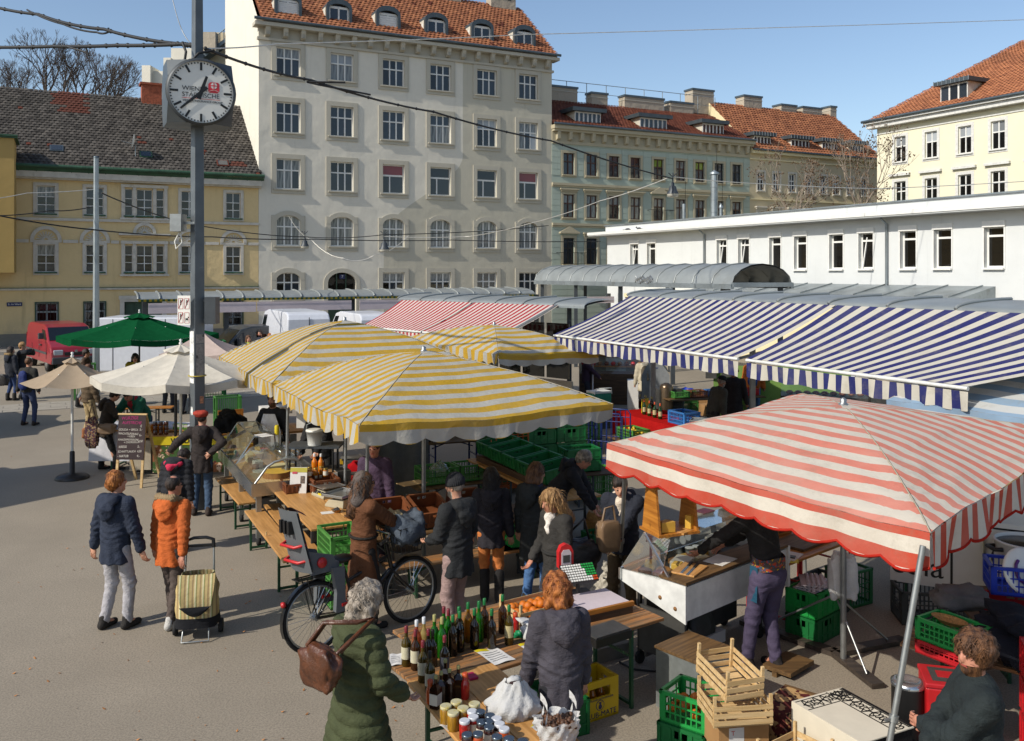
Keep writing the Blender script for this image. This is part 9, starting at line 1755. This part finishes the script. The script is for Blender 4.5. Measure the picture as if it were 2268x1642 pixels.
  amp={'short': .007,'crop': .003,'long': .005,'bob': .005,'curly': .011,'wild': .009,'bald': .002}[hs];V,Q_=sdf_mesh(hp,h*.8,(),hd(amp));sx=[]
  if Y < 17 and hs not in ('bald','crop'):
   sm=MB();c0=V.mean(0);L_={'short': .05,'wild': .075,'curly': .06,'bob': .07,'long': .12}[hs]
   for q in rg.choice(len(V),min(len(V),700 if hs in ('curly','wild') else 420),False):
    p=V[q];n_=p-c0;n_=n_/(np.linalg.norm(n_)+1e-6);dn=A_(0,0,-1)+(p-HC)*A_(1,1,0)*4;dn=dn-n_*(dn@n_);dn=dn*.9+rg.normal(0,.2 if hs in ('short','long','bob') else .45,3);dn -= n_*(dn@n_)*.8;dn /= np.linalg.norm(dn)+1e-6;sd_=np.cross(n_,dn);wd=rg.uniform(.003,.0065);a0=p-n_*.006;vs=[]
    for j in range(6): e=j/5;c=a0+sd_*(.011 if hs in ('curly','wild') else .003)*math.sin(e*8+q)+dn*L_*e*rg.uniform(.85,1.1)-n_*(L_*e)**2/.2+n_*(.009*math.sin(PI*e*.8)+.003*rg.normal()*e);ww=wd*(1-.85*e);vs += [tuple(c-sd_*ww),tuple(c+sd_*ww)]
    sm.add(vs,[(2*z,2*z+1,2*z+3,2*z+2) for z in range(5)],HM)
   sx=[(sm.v,sm.f)]
  np_obj('hair',V,Q_,[HM],t,None,sx)
 if hat:
  hk,hc=hat
  if hk == 'beanie': hp=[ell(H(0,-.012,.052),(.097,.112,.1),.02,R),cap(H(-.06,.0,.025),H(.06,0,.025),.06,.06,.04)];cut=[(-hu,-float(H(0,0,.015)@hu))];dz_=lambda V: .004*np.sin(np.arctan2((V-HC)@hr,(V-HC)@hf)*34)
  elif hk == 'beret': hp=[ell(H(-.01,-.03,.095),(.125,.13,.05),.03,R),ell(H(0,-.02,.055),(.098,.11,.06),.03,R)];cut=[(-hu,-float(H(0,0,.03)@hu))];dz_=folds(.004)
  elif hk == 'hood': hp=[ell(H(0,-.03,.02),(.115,.125,.135),.03,R),cap(H(0,-.06,-.05),NK-f*.05,.1,.11,.05),ell(H(0,.16,-.02),(.085,.12,.11),.01,R,True)];cut=[];dz_=folds(.007)
  elif hk == 'brim': hp=[ell(H(0,-.01,.07),(.095,.11,.08),.02,R),cap(H(-.04,.08,.05),H(.04,.1,.045),.03,.03,.02)];cut=[(-hu,-float(H(0,0,.035)@hu))];dz_=folds(.003)
  V,Q_=sdf_mesh(hp,h*.8,cut,dz_);np_obj({'beanie': 'knit_cap','beret': 'beret','hood': 'hood','brim': 'peaked_cap'}[hk],V,Q_,[fab(hc)],t)
 if scarf: V,Q_=sdf_mesh([cap(NK+X*.07-f*.02,NK+f*.08-u*.01,.045,.05,.04),cap(NK-X*.07-f*.02,NK+f*.08-u*.01,.045,.05,.04),cap(NK+X*.07-f*.03+u*.01,NK-X*.07-f*.03+u*.01,.048,.048,.04),cap(NK+f*.1-u*.03,NK+f*.11-u*.17,.05,.035,.04)],h,(),folds(.009));np_obj('scarf',V,Q_,[fab(scarf)],t)
 if fur: V,Q_=sdf_mesh([cap(NK+X*.11+f*.05,NK+X*.1-f*.1+u*.05,.036,.042,.03),cap(NK-X*.11+f*.05,NK-X*.1-f*.1+u*.05,.036,.042,.03),cap(NK+X*.1-f*.12+u*.05,NK-X*.1-f*.12+u*.05,.042,.042,.03)],h*.7,(),lambda V: .009*np.sin(V[:,0]*190)*np.sin(V[:,1]*170+V[:,2]*150));np_obj('fur_trim',V,Q_,[fab(fur)],t)
 if belt: m=MB();m.tube([tuple(P0+u*.12+X*((.14*slim+inf)*math.cos(a))+f*((.115*slim+inf)*math.sin(a))) for a in [2*PI*i/24 for i in range(24)]],.016,fab(belt),6,closed=True);m.build('belt',t)
 if apron:
  def af(i,j): z=1.4-.9*j;q=(i-.5)*(.2+.2*min(1,j*3));p=P0+u*(z-.93) if z > .93 else A_(0,P0[1]+.0,z);p=p+X*q+f*(.16+inf-.9*q*q+.01*math.sin(i*14+j*3)*j);return Vector(p.tolist()),(0.,0.)
  m=MB();m.grid(12,16,af,fab(apron));m.build('apron',t)
 if glasses:
  m=MB()
  for s in (-1,1): m.tube([tuple(H(s*.032+.02*math.cos(a),.098,.012+.016*math.sin(a))) for a in [2*PI*i/10 for i in range(10)]],.0022,M_BLK,4,closed=True);m.tube([tuple(H(s*.052,.096,.014)),tuple(H(s*.078,.0,.012))],.0022,M_BLK,4)
  m.build('glasses',t)
 if pack: V,Q_=sdf_mesh([cap(CH-f*.2+u*.06,CH-f*.2-u*.22,.11,.13,.05,.6,f),cap(SH[0]+f*.0+X*.05+u*.02,CH-f*.12-X*.1+u*.05,.025,.025,.02),cap(SH[1]-X*.05+u*.02,CH-f*.12+X*.1+u*.05,.025,.025,.02),cap(SH[0]+X*.05+f*.1-u*.02,SH[0]+X*.05-f*.06+u*.03,.025,.025,.02),cap(SH[1]-X*.05+f*.1-u*.02,SH[1]-X*.05-f*.06+u*.03,.025,.025,.02)],h*1.2,(),folds(.008));np_obj('backpack',V,Q_,[fab(pack)],t)
 M=Matrix.LocRotScale(t.location,t.rotation_euler,t.scale);t['_']=0;del t['_']
 return lambda i: M @ Vector(WR[i].tolist())
PUR=cloth('purple_work_trousers','#4a4258',.12,0,220,.4,12)
person('person in a navy hooded parka and pale grey trousers seen from behind',G(256,1392),22,1.7,yaw=22,hair=('ginger','short'),top=('#1c2434','coat',.74),legs='#8f8d90',shoe='#1d1a17',hood=1,feet=((-.11,-.05),(.12,.05)),rh=(.31,.1,.78),lh=(-.31,-.02,.8))
w1=person('person in an orange fur collared parka pulling the striped trolley',G(378,1384),20,1.62,yaw=18,hair=('dark','bald'),top=('#a5501c','coat',.72),legs='#453b36',shoe='#9a9894',hood=1,fur='#7d6a4e',rh=(.3,-.16,.86),rhint=(.8,-.3,-.3),feet=((-.08,.12),(.1,-.12)),glasses=True,skin=1,lean=4)
person('person in a red beret with one arm stretched out to the left',G(447,1140),-8,1.64,yaw=20,hair=('dark','crop'),top=('#241d1b','coat',.72),legs='#2f4258',shoe='#2e241e',hat=('beret','#8f2f20'),scarf='#5a1f2a',lh=(-.52,.05,1.08),rh=(.17,-.12,1.06),rhint=(1,-.3,0),feet=((-.12,-.02),(.12,-.08)),hood=1)
person('person in a black quilted jacket with pink lined hood, head bowed forward',G(385,1225),10,1.5,lean=16,pitch=62,hair=('dark','short'),top=('#16171c','puffer',.62),quilt=.085,legs='#1c1d22',hood=1)
V,Q_=sdf_mesh([cap((-.13,0,.0),(0,-.09,-.05),.035,.05,.03),cap((.13,0,.0),(0,-.09,-.05),.035,.05,.03),cap((-.1,.02,0),(.1,.02,0),.04,.04,.03)],.012);o=np_obj('hood_lining',V,Q_,[fab('#a8203e')],[c for c in bpy.data.objects if c.get('label','').startswith('person in a black quilted')][0]);o.location=(0,-.02,1.43)
person('person in a brown parka leaning to the honey stall with two bags',G(236,1042),70,1.6,pitch=30,lean=8,hair=('dark','short'),top=('#2d241a','coat',.72),legs='#101013',shoe='#0f0e0e',boots=.2,rh=(.2,.42,1.02),lh=(-.12,.36,1.05),feet=((-.12,-.1),(.12,.2)),hood=1)
person('person in a green quilted vest bending over the honey stall table',HS+Vector((-.95,1.0,0)),195,1.75,lean=42,pitch=20,hair=('dark','bald'),top=('#155038','jacket',.62),quilt=.06,legs='#26304a',scarf='#8f1a20',rh=(.3,.62,.82),lh=(-.25,.6,.8),skin=1)
person('person in khaki trousers standing behind the brown parka',G(196,972),40,1.72,yaw=20,hair=('brown','short'),top=('#4a3c2a','jacket',.86),legs='#8f7d5a',shoe='#7a4a2a',boots=.1,hood=1,quilt=.12,rh=(.28,.12,.82))
person('person in a brown jacket striding behind the beige parasol',G(190,905),80,1.68,hair=('dark','short'),top=('#3b2a1e','jacket',.85),legs='#77787c',shoe='#1d1d1d',boots=.16,feet=((-.1,-.25),(.1,.25)))
person('person wearing wide blue jeans and a dark jacket with blue backpack',G(63,943),12,1.7,hair=('brown','crop'),top=('#24231f','jacket',.86),legs='#2c3550',shoe='#2a211b',pack='#1d2a5a',feet=((-.15,0),(.15,.02)),rh=(.32,0,.82),lh=(-.34,0,.8))
person('person in a dark coat with a light fur hood at the far left',G(24,888),25,1.62,hair=('dark','bob'),top=('#191d26','coat',.76),legs='#22355a',shoe='#22201e',boots=.12,fur='#6f5b3a',hood=1,yaw=30)
person('person with fair hair raising a camera beside the fur hood',G(47,884),75,1.72,hair=('blond','short'),top=('#14161c','jacket',.84),legs='#20283a',rh=(.1,.3,1.5),lh=(-.06,.3,1.48),pitch=8)
person('person in a mustard yellow puffer jacket behind the white umbrella',G(300,912),160,1.65,lean=20,hair=('dark','bob'),top=('#8a7512','puffer',.75),quilt=.09,legs='#1f2a44',belt='#5a4a10')
person('person in a dark quilted coat standing left of the umbrella pole',G(372,915),0,1.7,hair=('dark','short'),top=('#22222c','coat',.68),legs='#22252c',quilt=.1)
person('person in a blue grey coat between pole and column',G(412,918),20,1.7,hair=('brown','short'),top=('#3a3d48','coat',.65),legs='#22252c')
person('bearded vendor in a white apron facing the camera',Wp(605,1092,15.6)*1,188,1.78,hair=('brown','short'),beard=1,top=('#15171b','shirt',.92),legs='#22242a',apron='#cfcfcc',skin=0,yaw=8,rh=(.3,.2,.98),dz=0)
person('vendor in a black jacket leaning on the cheese case',Vector((-3.12,14.75,0)),195,1.76,lean=8,yaw=-50,hair=('brown','short'),top=('#111214','jacket',.84),legs='#22201e',beard=1,lh=(-.1,.5,.92),rh=(.2,.42,.9))
person('vendor in a purple fleece standing behind the scales',Vector((-1.85,12.1,0)),188,1.62,hair=('brown','crop'),top=('#3a2a3e','jacket',.84),legs='#2b2430',skin=1,pitch=8,slim=.95)
w2=person('person in a long brown coat and grey hood holding the bicycle',Vector((-1.62,9.78,0)),52,1.68,yaw=20,hair=('brown','long'),top=('#553219','coat',.3),legs='#1c1a19',hat=('hood','#4b433f'),belt='#17130f',rh=(.12,.5,1.04),lh=(-.1,.44,1.0),rhint=(.6,-.5,-.5),glasses=True,flare=1.05,slim=.95)
person('person in a black ribbed cap and dark parka with pink trousers',Vector((-.57,9.42,0)),-48,1.74,yaw=-18,hair=('grey','crop'),top=('#17191b','coat',.72),legs='#7f6a66',hat=('beanie','#16171a'),hood=1,beard=1,rh=(.16,.27,1.06),lh=(-.13,.29,1.03),pitch=8)
person('person with long black hair, dark parka and orange trousers',G(1088,1338),-4,1.58,hair=('black','long'),top=('#1d1a20','coat',.74),legs='#a35f2c',shoe='#141212',boots=.3,hood=1,feet=((-.08,.1),(.1,-.02)),slim=.95)
person('person in a black hooded raincoat and blue jeans beside the young woman',Vector((.26,10.45,0)),35,1.64,yaw=30,pitch=15,hair=('brown','bob'),top=('#191c1c','coat',.58),legs='#3a5a84',hood=1,scarf='#1d1d38')
person('smiling person with light brown hair and white scarf in grey coat',Vector((.46,9.3,0)),-125,1.64,pitch=22,hair=('blond','long'),top=('#24221f','coat',.6),legs='#22242c',scarf='#c5beb4',belt='#1d1c1a',rh=(.2,.18,.95),lh=(-.22,.15,.9),slim=.93,skin=1)
person('person with short grey brown hair bending over the green crates',Vector((.62,12.0,0)),105,1.66,lean=40,pitch=10,hair=('grey','short'),top=('#13141a','coat',.62),legs='#1c1e24',hood=1,rh=(.2,.55,.8),lh=(-.15,.5,.8),skin=1)
w3=person('person in a navy anorak with cream scarf looking at the cheese',Vector((1.24,10.0,0)),-160,1.66,lean=6,pitch=24,yaw=-12,hair=('dark','crop'),top=('#171b26','jacket',.8),legs='#4b3d28',scarf='#b8ab9a',rh=(.02,.3,1.06),lh=(.04,.33,1.0),skin=0,hood=1)
person('cheese vendor in purple work trousers and black jumper seen from behind',Vector((2.48,8.74,0)),-28,1.82,lean=14,hair=('brown','short'),top=('#0e0d0d','shirt',.96),legs=PUR,shoe='#1a1514',lh=(-.42,.42,1.06),rh=(-.12,.46,1.06),lhint=(-.6,-.6,.2),skin=1,slim=1.08,feet=((-.12,.12),(.1,-.02)))
person('person in a grey purple hooded fleece behind the jar table',Vector((.36,6.62,0)),-14,1.62,lean=4,hair=('red','curly'),top=('#37343b','jacket',.74),legs='#16161b',hood=1,rh=(.22,.1,.82),lh=(-.25,.16,.84),pitch=16,slim=.95)
w4=person('person in a long olive quilted down coat in the left foreground',Vector((-1.08,6.28,0)),48,1.68,pitch=20,hair=('grey','curly'),top=('#343a20','puffer',.12),quilt=.09,legs='#1f1d1c',shoe='#1c1613',lh=(-.2,.25,.98),rh=(.24,.22,.98),flare=1.5,slim=1.05)
person('bearded person in a dark green knitted sweater looking to the left',Vector((2.78,5.35,0)),-78,1.72,yaw=-34,hair=('brown','wild'),beard=1,top=('#121b1c','jacket',.84),legs='#2e2420',rh=(-.1,.3,1.1),lh=(.08,.28,1.13),skin=1,slim=1.02,rhint=(1,0,-.6),lhint=(-1,0,-.6))
person('vendor in a black brimmed cap leaning over the red table',Wp(1582,1000,19.3)*1,65,1.66,lean=22,hair=('grey','crop'),hat=('brim','#121010'),top=('#3b372c','jacket',.8),legs='#26221e',skin=2,beard=1,dz=0)
person('vendor in a dark brown coat and knitted cap behind the red table',G(1640,985)+Vector((0,.6,0)),192,1.66,hair=('brown','crop'),hat=('beanie','#7a5018'),top=('#1c1310','coat',.6),legs='#1a1818',glasses=True,skin=2,slim=1.15)
person('person in an orange jacket with a blue backpack under the awning',Vector((6.25,23.2,0)),20,1.72,hair=('dark','short'),top=('#a5561a','jacket',.86),legs='#4f6a8c',pack='#1b3a6a')
person('person in a purple jacket and white apron at the far meat stall',G(1299,912),92,1.62,pitch=18,hair=('dark','short'),hat=('hood','#7a1f2c'),top=('#2c1c2e','jacket',.84),legs='#232530',apron='#b9bac2',rh=(.12,.4,1.0))
person('person in black walking below the middle of the blue awning',G(1403,866),100,1.72,hair=('dark','short'),top=('#0e1016','coat',.78),legs='#0f1116',feet=((-.1,-.2),(.1,.22)))
person('person in a cream coat and spotted hat beside the blue hand truck',G(1427,920),3,1.64,hair=None or ('dark','crop'),hat=('beret','#77726c'),top=('#a59c88','coat',.68),legs='#191b24',pack='#4f473b',hood=1)
person('far person with dark hair near the white high roof van',G(577,838),200,1.74,hair=('dark','short'),top=('#1a2030','jacket',.84),legs='#222222',beard=1)
person('far person with orange hair turned away by the white van',G(598,838),20,1.62,hair=('ginger','bob'),top=('#3a2e2a','coat',.7),legs='#222222')
person('far person with brown hair and bright green collar',G(550,850),150,1.66,hair=('brown','bob'),top=('#2c2f36','coat',.7),legs='#222222',scarf='#9ab52a')
# carried bags
def handbag(label,P,w_,h,d,mat,rz=0,strap=None,seed=1,amp=.12,sq=1.6):
 t=thing('handbag',label,'bag',P,rz);o=lump('x','bag_body','bag',(0,0,0),(w_,d,h),mat,seed,amp,34,0,sq);o.parent=t;del o['category'];del o['label']
 if strap:
  m=MB();m.tube([Vector(q) for q in strap],.014,mat,6);m.build('strap',t)
 return t
M_LBR=mk('brown_leather','#4f2d1a',.4,var=.3,scale=12,bump=.4,bscale=30);M_LBK=mk('black_leather','#131012',.4,var=.2,scale=12,bump=.3,bscale=30);M_TAN=mk('tan_leather','#6f5840',.5,var=.15)
hb1=handbag('slouchy brown leather shoulder bag at the olive coat hip',Wp(708,1522,6.0),.35,.27,.14,M_LBR,-.7,None,4);z_=hb1.location.z;m=MB();s0=Wp(790,1380,6.02)-hb1.location
for o_ in (0,.03): m.tube([Vector((-.1,-.03+o_,.26)),Vector((-.0,.03+o_,.42)),Matrix.Rotation(.7,3,'Z') @ s0+Vector((0,o_,.0)),Matrix.Rotation(.7,3,'Z') @ s0+Vector((.06,.1,.02)),Vector((.14,.03+o_,.25))],.014,M_LBR,6)
m.build('strap',hb1)
handbag('black leather shoulder bag with studs behind the young woman',Wp(1282,1270,9.45),.42,.36,.2,M_LBK,.3,[(-.12,0,.3),(-.1,-.06,.48),(.02,-.1,.6),(.12,0,.34)],6)
tb_=handbag('tan leather holdall hanging from the scarf man wrist',Wp(1347,1222,9.5),.27,.33,.14,M_TAN,.5,[(-.08,0,.3),(-.04,0,.46),(.06,0,.48),(.1,0,.3)],7,.05,2.4)
handbag('patterned cloth shopper hanging at the brown parka side',Wp(204,993,17.0),.26,.55,.12,cloth('shopper_print','#4a2f33',.3,0,60,.3,9,pat=(('#8f7a5a',30,.52),('#2a3550',40,.6),('#8a2f2a',50,.63))),0,[(-.08,0,.5),(0,0,.85),(.08,0,.5)],8);handbag('small grey beige handbag at the brown parka waist',Wp(236,962,17.0),.32,.2,.12,M_TAN,.2,None,9);handbag('small black shoulder bag of the fur hooded coat',Wp(8,855,26.5),.28,.34,.14,M_LBK,0,None,10)
VB=cloth('woven_sash','#4a4440',.3,0,80,.2,10,pat=(('#9a3a24',30,.54),('#b08a1c',22,.62),('#2f4f78',36,.6)));vp=[o for o in bpy.data.objects if o.get('label','').startswith('cheese vendor')][0]
m=MB();m.grid(24,4,lambda i,j: (Vector((.165*math.cos(2*PI*i),-.03+.135*math.sin(2*PI*i),.97+.11*j+.012*math.sin(i*19))),(0.,0.)),VB);m.grid(3,8,lambda i,j: (Vector((-.17-.01*j,-.02+.1*(i-.5),1.0-.32*j)),(0.,0.)),cloth('blue_sash_end','#1f4a60',.2));m.build('waist_sash',vp)
# the white dog sitting by the cheese cart
dgp=G(1352,1322);t=thing('dog','shaggy white terrier sitting by the pole and looking up','dog',Vector((1.08,10.35,0)),math.radians(205));t.scale=(1.15,)*3
pr=[cap((0,-.06,.13),(0,.05,.27),.115,.09,.05),cap((0,.05,.27),(0,.085,.37),.07,.06,.04),ell((0,.1,.43),(.075,.075,.07),.03),cap((0,.15,.42),(0,.2,.44),.042,.03,.03),ell((-.06,.08,.485),(.022,.02,.045),.02),ell((.06,.08,.485),(.022,.02,.045),.02),cap((0,-.15,.06),(.06,-.24,.05),.035,.025,.03)]
for s in (-1,1): pr += [cap((s*.06,.09,.25),(s*.06,.11,.03),.042,.032,.03),cap((s*.06,.11,.03),(s*.06,.15,.025),.03,.026,.02),cap((s*.09,-.06,.12),(s*.11,.05,.06),.07,.045,.03),cap((s*.11,.0,.035),(s*.11,.1,.025),.035,.03,.02)]
M_FUR=mk('white_fur','#a8a294',.9,var=.25,scale=18,bump=.9,bscale=70);V,Q_=sdf_mesh(pr,.012,(),lambda V: .012*(np.sin(V[:,0]*75+V[:,2]*50)*np.sin(V[:,1]*80-V[:,2]*35)+.5*np.sin(V[:,2]*120+V[:,0]*90)));np_obj('body',V,Q_,[M_FUR],t)
m=MB();m.ball((0,.232,.446),(.018,.014,.014),M_BLK,8)
for s in (-1,1): m.ball((s*.03,.163,.462),(.011,.009,.011),M_BLK,8)
m.build('face',t);m=MB();m.tube([(.065*math.cos(a),.075+.065*math.sin(a),.345) for a in [2*PI*i/14 for i in range(14)]],.009,M_BLK,5,closed=True);m.build('collar',t);m=MB();m.tube([(0,.1,.34),(-.1,.1,.1),(-.25,.2,.05)],.006,M_BLK,5);m.build('leash',t)
